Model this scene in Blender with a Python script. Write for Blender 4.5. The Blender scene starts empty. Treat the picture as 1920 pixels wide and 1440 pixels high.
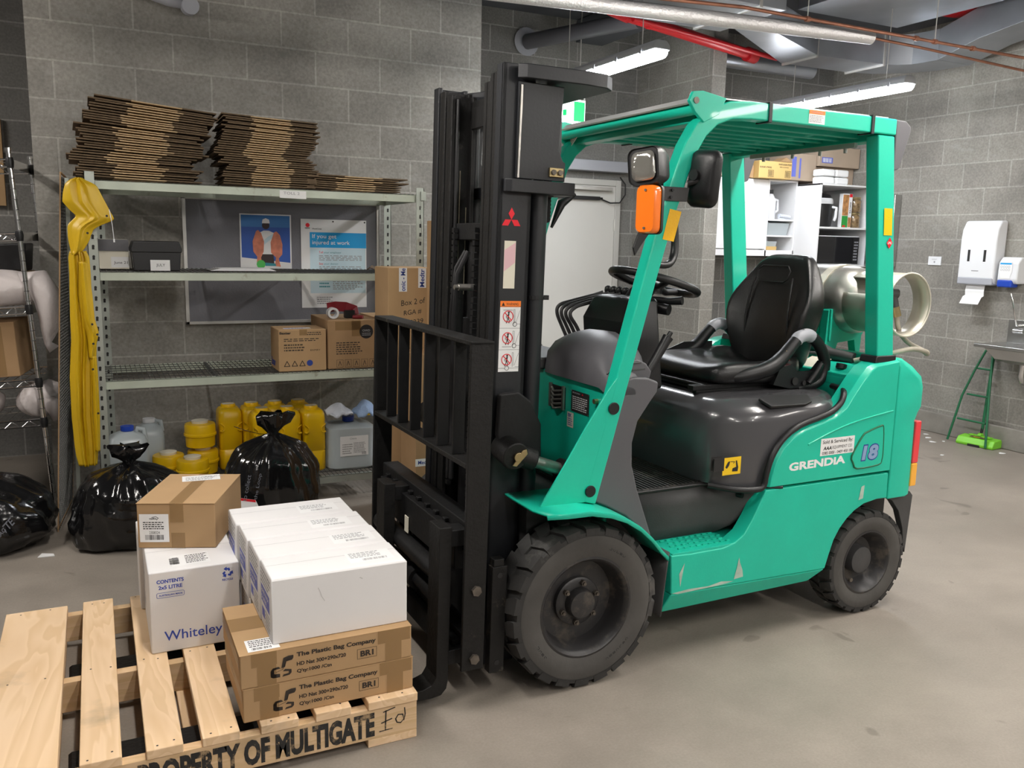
import bpy, bmesh, math, random
from mathutils import Vector, Matrix, Euler
PI=math.pi; R=math.radians
SC=bpy.context.scene; COL=SC.collection
random.seed(7)

# ---------------------------------------------------------------- camera, light, exposure
def cam_matrix(yaw,pitch,roll,h):
    cy,sy=math.cos(yaw),math.sin(yaw); cp,sp=math.cos(pitch),math.sin(pitch)
    f=Vector((sy*cp,cy*cp,-sp)); r=Vector((cy,-sy,0)); d=f.cross(r)
    c,s=math.cos(roll),math.sin(roll)
    r2=c*r+s*d; d2=-s*r+c*d
    m=Matrix((r2,-d2,-f)).transposed().to_4x4(); m.translation=Vector((0,0,h)); return m
cd=bpy.data.cameras.new('camera'); cam=bpy.data.objects.new('camera',cd); COL.objects.link(cam)
cam.matrix_world=cam_matrix(R(26.0715),R(9.3402),R(-1.2525),1.49)
cd.sensor_fit='HORIZONTAL'; cd.sensor_width=36; cd.lens=30.0; cd.clip_start=.05
SC.camera=cam
SC.view_settings.view_transform='Standard'; SC.view_settings.look='None'
SC.view_settings.gamma=1; SC.view_settings.use_curve_mapping=False
SC.view_settings.exposure=1.6
W=bpy.data.worlds.new('world'); SC.world=W; W.use_nodes=True
W.node_tree.nodes['Background'].inputs[0].default_value=(1,.95,.88,1)
W.node_tree.nodes['Background'].inputs[1].default_value=.09
LAMP=26.0

# ---------------------------------------------------------------- materials
def mat(name,col,rough=.5,metal=0,bump=0,bscale=40,var=0,vscale=6,spec=.5,emit=None,es=0,coat=0,trans=0,alpha=1,dirt=None,dirtf=.35,dscale=3):
    m=bpy.data.materials.new(name); m.use_nodes=True; nt=m.node_tree; N=nt.nodes; L=nt.links
    b=N['Principled BSDF']
    b.inputs['Base Color'].default_value=(*col,1); b.inputs['Roughness'].default_value=rough
    b.inputs['Metallic'].default_value=metal; b.inputs['Specular IOR Level'].default_value=spec
    b.inputs['Coat Weight'].default_value=coat; b.inputs['Transmission Weight'].default_value=trans
    b.inputs['Alpha'].default_value=alpha
    if emit: b.inputs['Emission Color'].default_value=(*emit,1); b.inputs['Emission Strength'].default_value=es
    tc=N.new('ShaderNodeTexCoord')
    cur=None
    if var:
        n=N.new('ShaderNodeTexNoise'); n.inputs['Scale'].default_value=vscale; n.inputs['Detail'].default_value=6
        L.new(tc.outputs['Object'],n.inputs['Vector'])
        r=N.new('ShaderNodeValToRGB'); r.color_ramp.elements[0].position=.3; r.color_ramp.elements[1].position=.7
        r.color_ramp.elements[0].color=(*[c*(1-var) for c in col],1); r.color_ramp.elements[1].color=(*[min(1,c*(1+var)) for c in col],1)
        L.new(n.outputs['Fac'],r.inputs['Fac']); cur=r.outputs['Color']
    if dirt:
        n=N.new('ShaderNodeTexNoise'); n.inputs['Scale'].default_value=dscale; n.inputs['Detail'].default_value=9; n.inputs['Roughness'].default_value=.7
        L.new(tc.outputs['Object'],n.inputs['Vector'])
        r=N.new('ShaderNodeValToRGB'); r.color_ramp.elements[0].position=1-dirtf-.06; r.color_ramp.elements[1].position=1-dirtf+.06
        r.color_ramp.elements[0].color=(0,0,0,1); r.color_ramp.elements[1].color=(1,1,1,1)
        L.new(n.outputs['Fac'],r.inputs['Fac'])
        x=N.new('ShaderNodeMix'); x.data_type='RGBA'; L.new(r.outputs['Color'],x.inputs['Factor'])
        if cur: L.new(cur,x.inputs[6])
        else: x.inputs[6].default_value=(*col,1)
        x.inputs[7].default_value=(*dirt,1); cur=x.outputs[2]
    if cur: L.new(cur,b.inputs['Base Color'])
    if bump:
        n=N.new('ShaderNodeTexNoise'); n.inputs['Scale'].default_value=bscale; n.inputs['Detail'].default_value=5
        L.new(tc.outputs['Object'],n.inputs['Vector'])
        bp=N.new('ShaderNodeBump'); bp.inputs['Strength'].default_value=bump; bp.inputs['Distance'].default_value=.01
        L.new(n.outputs['Fac'],bp.inputs['Height']); L.new(bp.outputs['Normal'],b.inputs['Normal'])
    return m
def block_mat(name,shift,c1,c2,mort,vs=1.0):
    m=bpy.data.materials.new(name); m.use_nodes=True; nt=m.node_tree; N=nt.nodes; L=nt.links; b=N['Principled BSDF']
    g=N.new('ShaderNodeNewGeometry'); sp=N.new('ShaderNodeSeparateXYZ'); sn=N.new('ShaderNodeSeparateXYZ')
    L.new(g.outputs['Position'],sp.inputs[0]); L.new(g.outputs['True Normal'],sn.inputs[0])
    def mth(op,a,bb=None):
        q=N.new('ShaderNodeMath'); q.operation=op
        for i,v in enumerate((a,bb)):
            if v is None: continue
            if isinstance(v,(int,float)): q.inputs[i].default_value=v
            else: L.new(v,q.inputs[i])
        return q.outputs[0]
    u=mth('ADD',mth('MULTIPLY',sp.outputs[0],mth('ABSOLUTE',sn.outputs[1])),mth('MULTIPLY',sp.outputs[1],mth('ABSOLUTE',sn.outputs[0])))
    u=mth('ADD',u,shift+8.0)
    cb=N.new('ShaderNodeCombineXYZ'); L.new(u,cb.inputs[0]); L.new(mth('ADD',sp.outputs[2],0.0),cb.inputs[1])
    br=N.new('ShaderNodeTexBrick'); L.new(cb.outputs[0],br.inputs['Vector'])
    br.inputs['Scale'].default_value=1; br.inputs['Brick Width'].default_value=.4; br.inputs['Row Height'].default_value=.2
    br.inputs['Mortar Size'].default_value=.006; br.inputs['Mortar Smooth'].default_value=.25; br.offset=.5; br.offset_frequency=2
    br.inputs['Color1'].default_value=(*c1,1); br.inputs['Color2'].default_value=(*c2,1); br.inputs['Mortar'].default_value=(*mort,1)
    n1=N.new('ShaderNodeTexNoise'); n1.inputs['Scale'].default_value=2.2*vs; n1.inputs['Detail'].default_value=6; L.new(g.outputs['Position'],n1.inputs['Vector'])
    n2=N.new('ShaderNodeTexNoise'); n2.inputs['Scale'].default_value=70; n2.inputs['Detail'].default_value=4; L.new(g.outputs['Position'],n2.inputs['Vector'])
    r1=N.new('ShaderNodeMapRange'); L.new(n1.outputs['Fac'],r1.inputs[0]); r1.inputs[1].default_value=.3; r1.inputs[2].default_value=.7; r1.inputs[3].default_value=.78; r1.inputs[4].default_value=1.18
    r2=N.new('ShaderNodeMapRange'); L.new(n2.outputs['Fac'],r2.inputs[0]); r2.inputs[1].default_value=.3; r2.inputs[2].default_value=.7; r2.inputs[3].default_value=.82; r2.inputs[4].default_value=1.12
    # faint efflorescence streaks
    v=N.new('ShaderNodeVectorMath'); v.operation='MULTIPLY'; L.new(g.outputs['Position'],v.inputs[0]); v.inputs[1].default_value=(1.2,1.2,5)
    n3=N.new('ShaderNodeTexNoise'); n3.inputs['Scale'].default_value=1.6; n3.inputs['Detail'].default_value=8; n3.inputs['Distortion'].default_value=1.5; L.new(v.outputs[0],n3.inputs['Vector'])
    r3=N.new('ShaderNodeMapRange'); L.new(n3.outputs['Fac'],r3.inputs[0]); r3.inputs[1].default_value=.6; r3.inputs[2].default_value=.72; r3.inputs[3].default_value=0; r3.inputs[4].default_value=.22
    s=N.new('ShaderNodeVectorMath'); s.operation='SCALE'; L.new(br.outputs['Color'],s.inputs[0]); L.new(mth('MULTIPLY',r1.outputs[0],r2.outputs[0]),s.inputs['Scale'])
    mx=N.new('ShaderNodeMix'); mx.data_type='RGBA'; L.new(r3.outputs[0],mx.inputs['Factor']); L.new(s.outputs[0],mx.inputs[6]); mx.inputs[7].default_value=(.42,.41,.39,1)
    L.new(mx.outputs[2],b.inputs['Base Color']); b.inputs['Roughness'].default_value=.92; b.inputs['Specular IOR Level'].default_value=.25
    h=mth('ADD',mth('MULTIPLY',br.outputs['Fac'],-1.0),mth('MULTIPLY',n2.outputs['Fac'],.5))
    bp=N.new('ShaderNodeBump'); bp.inputs['Strength'].default_value=.55; bp.inputs['Distance'].default_value=.004; L.new(h,bp.inputs['Height']); L.new(bp.outputs[0],b.inputs['Normal'])
    return m
def floor_mat():
    m=bpy.data.materials.new('concrete_floor'); m.use_nodes=True; nt=m.node_tree; N=nt.nodes; L=nt.links; b=N['Principled BSDF']
    g=N.new('ShaderNodeNewGeometry')
    def noise(sc,det,rough=.6,dist=0):
        n=N.new('ShaderNodeTexNoise'); n.inputs['Scale'].default_value=sc; n.inputs['Detail'].default_value=det; n.inputs['Roughness'].default_value=rough; n.inputs['Distortion'].default_value=dist
        L.new(g.outputs['Position'],n.inputs['Vector']); return n.outputs['Fac']
    def rng(x,a,bb,c,d):
        r=N.new('ShaderNodeMapRange'); L.new(x,r.inputs[0])
        for i,v in zip((1,2,3,4),(a,bb,c,d)): r.inputs[i].default_value=v
        return r.outputs[0]
    def mul(a,bb):
        q=N.new('ShaderNodeMath'); q.operation='MULTIPLY'; L.new(a,q.inputs[0]); L.new(bb,q.inputs[1]); return q.outputs[0]
    f=mul(mul(rng(noise(.9,5,.6,.6),.3,.7,.84,1.12),rng(noise(6,8,.7),.3,.7,.9,1.08)),rng(noise(120,3),.3,.7,.93,1.07))
    spots=rng(noise(4.5,2,.4,1.0),.70,.74,1,.72)
    f=mul(f,spots)
    s=N.new('ShaderNodeVectorMath'); s.operation='SCALE'; s.inputs[0].default_value=(.285,.250,.214); L.new(f,s.inputs['Scale'])
    L.new(s.outputs[0],b.inputs['Base Color'])
    L.new(rng(noise(3,6),.3,.7,.42,.62),b.inputs['Roughness']); b.inputs['Specular IOR Level'].default_value=.4
    bp=N.new('ShaderNodeBump'); bp.inputs['Strength'].default_value=.12; bp.inputs['Distance'].default_value=.004; L.new(noise(60,4),bp.inputs['Height']); L.new(bp.outputs[0],b.inputs['Normal'])
    return m
def wood_mat(name,axis,c1,c2,knot=(.20,.085,.03)):
    m=bpy.data.materials.new(name); m.use_nodes=True; nt=m.node_tree; N=nt.nodes; L=nt.links; b=N['Principled BSDF']
    tc=N.new('ShaderNodeTexCoord'); oi=N.new('ShaderNodeObjectInfo')
    mp=N.new('ShaderNodeMapping'); L.new(tc.outputs['Object'],mp.inputs['Vector'])
    mp.inputs['Scale'].default_value=(9,1.1,9) if axis=='y' else (1.1,9,9)
    ad=N.new('ShaderNodeVectorMath'); ad.operation='ADD'; L.new(mp.outputs[0],ad.inputs[0]); 
    cb=N.new('ShaderNodeVectorMath'); cb.operation='SCALE'; cb.inputs[0].default_value=(17,31,7); L.new(oi.outputs['Random'],cb.inputs['Scale']); L.new(cb.outputs[0],ad.inputs[1])
    n=N.new('ShaderNodeTexNoise'); n.inputs['Scale'].default_value=.75; n.inputs['Detail'].default_value=3; n.inputs['Distortion'].default_value=.6; L.new(ad.outputs[0],n.inputs['Vector'])
    w=N.new('ShaderNodeMath'); w.operation='MULTIPLY'; w.inputs[1].default_value=11; L.new(n.outputs['Fac'],w.inputs[0])
    fr=N.new('ShaderNodeMath'); fr.operation='FRACT'; L.new(w.outputs[0],fr.inputs[0])
    r=N.new('ShaderNodeValToRGB'); e=r.color_ramp.elements; e[0].color=(*c1,1); e[1].color=(*c2,1); e[0].position=.1; e[1].position=.85
    x=e.new(.97); x.color=(*c1,1); L.new(fr.outputs[0],r.inputs['Fac'])
    vo=N.new('ShaderNodeTexVoronoi'); vo.inputs['Scale'].default_value=.62; L.new(ad.outputs[0],vo.inputs['Vector'])
    rr=N.new('ShaderNodeMapRange'); L.new(vo.outputs['Distance'],rr.inputs[0]); rr.inputs[1].default_value=.04; rr.inputs[2].default_value=.13; rr.inputs[3].default_value=1; rr.inputs[4].default_value=0
    mx=N.new('ShaderNodeMix'); mx.data_type='RGBA'; L.new(rr.outputs[0],mx.inputs['Factor']); L.new(r.outputs['Color'],mx.inputs[6]); mx.inputs[7].default_value=(*knot,1)
    n4=N.new('ShaderNodeTexNoise'); n4.inputs['Scale'].default_value=5; n4.inputs['Detail'].default_value=5; L.new(tc.outputs['Object'],n4.inputs['Vector'])
    r4=N.new('ShaderNodeMapRange'); L.new(n4.outputs['Fac'],r4.inputs[0]); r4.inputs[1].default_value=.62; r4.inputs[2].default_value=.8; r4.inputs[3].default_value=0; r4.inputs[4].default_value=.55
    mx2=N.new('ShaderNodeMix'); mx2.data_type='RGBA'; L.new(r4.outputs[0],mx2.inputs['Factor']); L.new(mx.outputs[2],mx2.inputs[6]); mx2.inputs[7].default_value=(.19,.16,.12,1)
    L.new(mx2.outputs[2],b.inputs['Base Color']); b.inputs['Roughness'].default_value=.75; b.inputs['Specular IOR Level'].default_value=.25
    bp=N.new('ShaderNodeBump'); bp.inputs['Strength'].default_value=.08; bp.inputs['Distance'].default_value=.002; L.new(fr.outputs[0],bp.inputs['Height']); L.new(bp.outputs[0],b.inputs['Normal'])
    return m
M={}
M['green']=mat('green_paint',(.008,.52,.36),.34,bump=.03,bscale=160,coat=.15,var=.05,vscale=3)
M['green_worn']=mat('worn_green_paint',(.008,.51,.355),.4,bump=.05,bscale=120,var=.08,vscale=4,dirt=(.15,.46,.37),dirtf=.28,dscale=2.6)
M['green_in']=mat('matte_green_paint',(.008,.45,.31),.5,var=.05,vscale=5)
M['black']=mat('black_steel',(.0055,.0055,.006),.55,bump=.12,spec=.35,bscale=60,var=.3,vscale=12,dirt=(.03,.028,.026),dirtf=.3,dscale=9)
M['black_worn']=mat('worn_black_steel',(.006,.0057,.0055),.55,bump=.2,spec=.35,bscale=70,var=.3,vscale=16,dirt=(.07,.06,.045),dirtf=.32,dscale=14)
M['mast_black']=mat('mast_paint',(.010,.011,.0135),.45,bump=.05,bscale=90,var=.15,vscale=8)
M['blackp']=mat('black_plastic',(.008,.008,.009),.42,bump=.06,bscale=220)
M['vinyl']=mat('black_vinyl',(.0085,.0085,.009),.32,bump=.14,bscale=350,spec=.55)
M['grey']=mat('grey_plastic',(.105,.103,.113),.45,bump=.05,bscale=260,var=.05)
M['hood']=mat('hood_plastic',(.070,.069,.074),.22,bump=.02,bscale=200,coat=.35)
M['grey_dk']=mat('dark_grey_plastic',(.055,.054,.055),.55,bump=.08,bscale=160,var=.2,vscale=5)
M['mat_rub']=mat('ribbed_rubber_mat',(.022,.021,.020),.75,bump=.4,bscale=60,dirt=(.10,.09,.08),dirtf=.4,dscale=8)
M['tyre']=mat('tyre_rubber',(.030,.029,.028),.82,bump=.25,bscale=45,var=.2,vscale=9,dirt=(.085,.08,.075),dirtf=.4,dscale=5)
M['tyre_side']=mat('dusty_tyre_sidewall',(.072,.068,.063),.85,bump=.15,bscale=40,var=.25,vscale=5)
M['rim']=mat('dark_painted_rim',(.024,.023,.024),.42,bump=.1,bscale=50,dirt=(.07,.06,.05),dirtf=.42,dscale=12)
M['steel']=mat('bare_steel',(.45,.43,.40),.35,metal=.9,bump=.1,bscale=60,var=.2,vscale=20)
M['bolt']=mat('dull_bolt_steel',(.15,.13,.11),.5,metal=.7,var=.3,vscale=30)
M['chrome']=mat('chrome',(.72,.72,.72),.14,metal=1)
M['brass']=mat('brass',(.42,.33,.17),.35,metal=.9)
M['galv']=mat('galvanised_steel',(.40,.43,.39),.45,metal=.45,var=.12,vscale=9,dirt=(.22,.21,.17),dirtf=.36,dscale=7)
M['galv_pale']=mat('pale_green_painted_edge',(.50,.55,.46),.5,metal=.1,var=.1,vscale=6,dirt=(.28,.25,.18),dirtf=.33,dscale=9)
M['wire']=mat('dark_wire_mesh',(.09,.09,.085),.5,metal=.5)
M['duct']=mat('galvanised_duct',(.36,.38,.41),.36,metal=.75,var=.14,vscale=3)
M['foil']=mat('foil_insulation',(.82,.81,.82),.40,metal=.6,bump=.55,bscale=90)
M['copper']=mat('copper_pipe',(.38,.17,.11),.42,metal=.7,var=.2,vscale=14)
M['dkred']=mat('dark_red_plastic',(.20,.010,.018),.4)
M['red']=mat('red_paint',(.55,.012,.018),.35)
M['card']=mat('cardboard',(.44,.285,.150),.82,var=.06,vscale=5,spec=.2)
M['card2']=mat('darker_cardboard',(.37,.235,.125),.82,var=.08,vscale=6,spec=.2)
M['card_edge']=mat('cardboard_edge',(.52,.37,.21),.88,var=.12,vscale=40)
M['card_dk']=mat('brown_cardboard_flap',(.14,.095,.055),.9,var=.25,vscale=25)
M['tape']=mat('packing_tape',(.36,.22,.095),.3,spec=.5,alpha=.62)
M['tape_c']=mat('clear_tape',(.62,.50,.35),.12,spec=.6,alpha=.3)
M['whitecard']=mat('white_carton',(.76,.75,.75),.6,spec=.3,var=.015)
M['paper']=mat('white_paper',(.80,.80,.80),.75,spec=.2)
M['ink']=mat('black_ink',(.015,.014,.014),.7)
M['stencil']=mat('black_stencil_paint',(.022,.021,.020),.8,var=.4,vscale=30,dirt=(.40,.28,.16),dirtf=.40,dscale=24)
M['scrape']=mat('pale_scrape',(.40,.52,.44),.6,var=.2,vscale=20)
M['scrape_tan']=mat('rubbed_bare_metal',(.16,.14,.10),.5,metal=.4,var=.5,vscale=40)
M['markgrey']=mat('pale_mark',(.55,.54,.53),.7)
M['blue_ink']=mat('blue_ink',(.03,.07,.42),.6)
M['navy']=mat('navy_ink',(.02,.05,.28),.6)
M['lilac']=mat('blue_label_panel',(.13,.16,.55),.6)
M['orange_ink']=mat('orange_ink',(.80,.30,.10),.6)
M['greytext']=mat('grey_print',(.30,.30,.31),.7)
M['browntext']=mat('brown_print',(.035,.026,.02),.8)
M['whitep']=mat('white_plastic',(.72,.73,.75),.35)
M['whitelam']=mat('white_laminate',(.82,.82,.83),.4)
M['greyp']=mat('light_grey_plastic',(.38,.39,.43),.4)
M['bag']=mat('black_bin_liner',(.0055,.0055,.006),.13,spec=.7,bump=.25,bscale=22)
M['bagprint']=mat('pale_print_on_plastic',(.16,.17,.20),.3)
M['whitebag']=mat('thin_white_plastic_bag',(.55,.50,.49),.4,bump=.5,bscale=18,var=.1)
M['yellow']=mat('yellow_plastic',(.80,.50,.004),.32,var=.04)
M['coat']=mat('yellow_raincoat_vinyl',(.58,.37,.008),.42,bump=.12,bscale=25,var=.05)
M['blue_cap']=mat('blue_cap',(.015,.06,.42),.35)
M['clearp']=mat('translucent_plastic',(.58,.64,.66),.3,trans=.35)
M['cloth']=mat('white_towel',(.62,.66,.74),.95,bump=.6,bscale=90)
M['cloth2']=mat('pale_blue_towel',(.36,.50,.75),.95,bump=.6,bscale=90)
M['door']=mat('beige_door_paint',(.62,.61,.575),.5,var=.03,vscale=2)
M['frame']=mat('door_frame_paint',(.50,.49,.46),.5)
M['board']=mat('grey_felt_board',(.185,.185,.205),.9,bump=.2,bscale=120,var=.08,vscale=4)
M['alu']=mat('aluminium_trim',(.55,.54,.51),.4,metal=.6,var=.1,vscale=12)
M['stainless']=mat('stainless_steel',(.55,.55,.54),.27,metal=.95,var=.12,vscale=5)
M['tank']=mat('scuffed_aluminium_tank',(.44,.43,.40),.36,metal=.8,bump=.08,bscale=25,var=.2,vscale=6)
M['tank_ring']=mat('tank_collar',(.55,.52,.44),.45,metal=.6,var=.12,vscale=9)
M['hose']=mat('grey_hose',(.34,.31,.25),.6,var=.1,vscale=20)
M['orange']=mat('orange_lens',(.95,.20,.012),.18,spec=.6,coat=.6)
M['redlens']=mat('red_lens',(.80,.05,.06),.2,coat=.5)
M['amber']=mat('amber_lens',(.95,.45,.05),.2,coat=.5)
M['glass']=mat('headlamp_glass',(.34,.33,.30),.10,metal=.6,bump=.4,bscale=30,coat=1)
M['reflect']=mat('yellow_reflector',(.95,.52,.0),.35,bump=.1,bscale=150)
M['lime']=mat('lime_plastic',(.20,.58,.035),.4)
M['dkgreen']=mat('dark_green_tube',(.012,.13,.055),.4)
M['light']=mat('lit_diffuser',(1,1,1),.4,emit=(.93,.96,1),es=LAMP)
M['light_warm']=mat('lit_warm_diffuser',(1,1,1),.4,emit=(1,.95,.89),es=LAMP*1.15)
M['lampbody']=mat('lamp_body_grey',(.42,.43,.45),.5)
M['exit_white']=mat('lit_exit_panel',(1,1,1),.4,emit=(.9,1,.96),es=.9)
M['exit_green']=mat('lit_green_panel',(.02,.6,.2),.4,emit=(.005,.55,.14),es=.32)
M['ceil']=mat('dark_ceiling',(.085,.09,.10),.8,var=.12,vscale=2)
M['kerb']=mat('concrete_kerb',(.235,.22,.195),.9,bump=.3,bscale=30,var=.2,vscale=5)
M['sugar']=mat('yellow_carton',(.62,.42,.16),.75)
M['posterblue']=mat('poster_blue',(.02,.09,.40),.5)
M['postersky']=mat('poster_sky',(.03,.17,.46),.5)
M['skin']=mat('poster_skin',(.035,.02,.02),.6)
M['fish']=mat('poster_fish',(.60,.20,.12),.6,var=.25,vscale=25)
M['cyan']=mat('poster_cyan',(.0,.33,.72),.5)
M['pale_cyan']=mat('poster_pale_cyan',(.55,.70,.77),.6)
M['photo_green']=mat('poster_green',(.08,.50,.10),.6)
M['teal']=mat('poster_teal',(.03,.25,.30),.6)
M['decal_r']=mat('decal_red',(.75,.005,.02),.4)
M['decal_o']=mat('decal_orange',(.95,.22,.02),.45)
M['pinkd']=mat('faded_pink',(.75,.48,.52),.5)
M['cream']=mat('cream_sticker',(.74,.70,.58),.5)
M['yellow_s']=mat('yellow_sticker',(.85,.55,.01),.45)
M['silverblue']=mat('blue_silver_numeral',(.25,.36,.55),.35)
M['cereal']=mat('cereal_box_green',(.03,.30,.05),.5)
M['cerealb']=mat('cereal_picture',(.45,.22,.08),.6,var=.5,vscale=30)
M['jar']=mat('jar_of_nuts',(.20,.13,.06),.25,var=.5,vscale=45,coat=.6)
M['carton_grey']=mat('grey_brown_carton',(.42,.33,.25),.8,var=.05)
M['wood']=wood_mat('pallet_pine','y',(.74,.52,.31),(.82,.60,.39))
M['woodx']=wood_mat('pallet_pine_stringer','x',(.62,.43,.24),(.70,.50,.31))
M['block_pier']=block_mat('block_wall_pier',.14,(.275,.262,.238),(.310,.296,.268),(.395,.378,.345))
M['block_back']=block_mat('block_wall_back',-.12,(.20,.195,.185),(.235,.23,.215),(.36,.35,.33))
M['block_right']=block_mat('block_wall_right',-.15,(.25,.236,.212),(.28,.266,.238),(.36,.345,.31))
M['floor']=floor_mat()

# ---------------------------------------------------------------- geometry helpers
AX={'x':(1,2,0),'y':(0,2,1),'z':(0,1,2)}
def put(ax,u,v,w):
    p=[0,0,0]; a,b,c=AX[ax]; p[a]=u; p[b]=v; p[c]=w; return Vector(p)
OFF=[Vector((0,0,0))]
def cr(P,k=4):   # smooth curve through the points
    P=[Vector(p) for p in P]; Q=[2*P[0]-P[1]]+P+[2*P[-1]-P[-2]]; o=[]
    for i in range(1,len(Q)-2):
        a,b,c,d=Q[i-1:i+3]
        for j in range(k):
            t=j/k; o.append(.5*((2*b)+(c-a)*t+(2*a-5*b+4*c-d)*t*t+(3*b-a-3*c+d)*t**3))
    o.append(P[-1]); return o
def crr(r,k=4): # radii to match
    o=[]
    for a,b in zip(r[:-1],r[1:]): o+=[a+(b-a)*j/k for j in range(k)]
    return o+[r[-1]]
class MB:
    def __init__(s): s.v=[]; s.f=[]; s.mi=[]; s.m=0; s.cuts=[]
    def add(s,vs,fs):
        o=len(s.v); s.cuts.append((o,len(s.f))); s.v+= [Vector(p) for p in vs]; s.f+=[tuple(i+o for i in f) for f in fs]; s.mi+=[s.m]*len(fs); return s
    def mat(s,k): s.m=k; return s
    def box(s,x0,x1,y0,y1,z0,z1,tf=None):
        vs=[Vector((x,y,z)) for x in (x0,x1) for y in (y0,y1) for z in (z0,z1)]
        if tf: vs=[tf@p for p in vs]
        return s.add(vs,[(0,1,3,2),(4,6,7,5),(0,4,5,1),(2,3,7,6),(0,2,6,4),(1,5,7,3)])
    def prism(s,pts,ax,a,b,tf=None):
        n=len(pts); vs=[put(ax,u,v,a) for u,v in pts]+[put(ax,u,v,b) for u,v in pts]
        if tf: vs=[tf@p for p in vs]
        return s.add(vs,[tuple(range(n)),tuple(range(2*n-1,n-1,-1))]+[(i,(i+1)%n,n+(i+1)%n,n+i) for i in range(n)])
    def ring(s,rings,closed=True,caps=True):
        n=len(rings[0]); vs=[p for r in rings for p in r]; fs=[]
        for k in range(len(rings)-1):
            for i in range(n if closed else n-1):
                j=(i+1)%n; fs.append((k*n+i,k*n+j,(k+1)*n+j,(k+1)*n+i))
        if caps: fs.append(tuple((len(rings)-1)*n+i for i in reversed(range(n))))
        if caps is True: fs.append(tuple(range(n)))
        return s.add(vs,fs)
    def tube(s,path,r,n=10,sec=None,closed=False,up=None):
        P=[Vector(p) for p in path]; k=len(P); rings=[]; prev=None
        for i in range(k):
            if closed: t=(P[(i+1)%k]-P[i-1]).normalized()
            else: t=((P[min(i+1,k-1)]-P[i]).normalized()+(P[i]-P[max(i-1,0)]).normalized())
            if t.length<1e-6: t=Vector((0,0,1))
            t.normalize()
            if up is not None: a=Vector(up)-t*t.dot(Vector(up)); a.normalize()
            elif prev is None: a=t.orthogonal().normalized()
            else: a=(prev-t*t.dot(prev)).normalized()
            prev=a; b=t.cross(a); rr=r[i] if isinstance(r,(list,tuple)) else r
            if sec: rings.append([P[i]+a*v*rr+b*u*rr for u,v in sec])
            else: rings.append([P[i]+(a*math.cos(2*PI*j/n)+b*math.sin(2*PI*j/n))*rr for j in range(n)])
        if closed: rings.append(rings[0]); return s.ring(rings,caps=False)
        return s.ring(rings)
    def bar(s,path,w,h,up=(0,0,1)):   # rectangular sweep, w across, h along up
        return s.tube(path,1,sec=[(-w/2,-h/2),(w/2,-h/2),(w/2,h/2),(-w/2,h/2)],up=up)
    def cyl(s,p0,p1,r,n=16,r2=None): return s.tube([p0,p1],[r,r if r2 is None else r2],n)
    def lathe(s,prof,o,ax='z',n=32,caps=True):
        rings=[]
        for r,h in prof:
            rings.append([put(ax,r*math.cos(2*PI*i/n),r*math.sin(2*PI*i/n),h)+Vector(o) for i in range(n)])
        return s.ring(rings,caps=caps)
    def grid(s,rows):
        n=len(rows[0]); vs=[p for r in rows for p in r]
        return s.add(vs,[(k*n+i,k*n+i+1,(k+1)*n+i+1,(k+1)*n+i) for k in range(len(rows)-1) for i in range(n-1)])
    def rect(s,o,X,U,w,h):            # flat printed rectangle, lower-left corner o
        o=Vector(o); X=Vector(X).normalized(); U=Vector(U).normalized()
        return s.add([o,o+X*w,o+X*w+U*h,o+U*h],[(0,1,2,3)])
    def poly(s,o,X,U,pts):
        o=Vector(o); X=Vector(X).normalized(); U=Vector(U).normalized()
        return s.add([o+X*a+U*b for a,b in pts],[tuple(range(len(pts)))])
    def disc(s,o,X,U,r,r0=0,n=24):
        o=Vector(o); X=Vector(X).normalized(); U=Vector(U).normalized()
        C=[(math.cos(2*PI*i/n),math.sin(2*PI*i/n)) for i in range(n)]
        if not r0: return s.add([o+X*a*r+U*b*r for a,b in C],[tuple(range(n))])
        return s.add([o+X*a*r+U*b*r for a,b in C]+[o+X*a*r0+U*b*r0 for a,b in C],[(i,(i+1)%n,n+(i+1)%n,n+i) for i in range(n)])
    def line(s,o,X,U,pts,w):          # printed stroke
        o=Vector(o); X=Vector(X).normalized(); U=Vector(U).normalized()
        for (a,b),(c,d) in zip(pts[:-1],pts[1:]):
            dx,dy=c-a,d-b; l=math.hypot(dx,dy) or 1; nx,ny=-dy/l*w/2,dx/l*w/2; ex,ey=dx/l*w*.3,dy/l*w*.3
            s.add([o+X*(a-ex+nx)+U*(b-ey+ny),o+X*(c+ex+nx)+U*(d+ey+ny),o+X*(c+ex-nx)+U*(d+ey-ny),o+X*(a-ex-nx)+U*(b-ey-ny)],[(0,1,2,3)])
        return s
    def text(s,t,o,X,U,w,h,bold=0,shear=0):
        vs,fs=glyphs(t,bold,shear); 
        x0=min(p[0] for p in vs); x1=max(p[0] for p in vs); y0=min(p[1] for p in vs); y1=max(p[1] for p in vs)
        o=Vector(o); X=Vector(X).normalized(); U=Vector(U).normalized()
        if h is None: h=w*(y1-y0)/(x1-x0)
        if w is None: w=h*(x1-x0)/(y1-y0)
        return s.add([o+X*((a-x0)/(x1-x0)*w)+U*((b-y0)/(y1-y0)*h) for a,b in vs],fs)
    def bars(s,o,X,U,w,h,n=18,seed=1):
        rnd=random.Random(seed); x=0; X=Vector(X).normalized(); U=Vector(U).normalized(); o=Vector(o)
        step=w/n
        for i in range(n): s.rect(o+X*(i*step),X,U,step*rnd.uniform(.25,.75),h)
        return s
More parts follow.
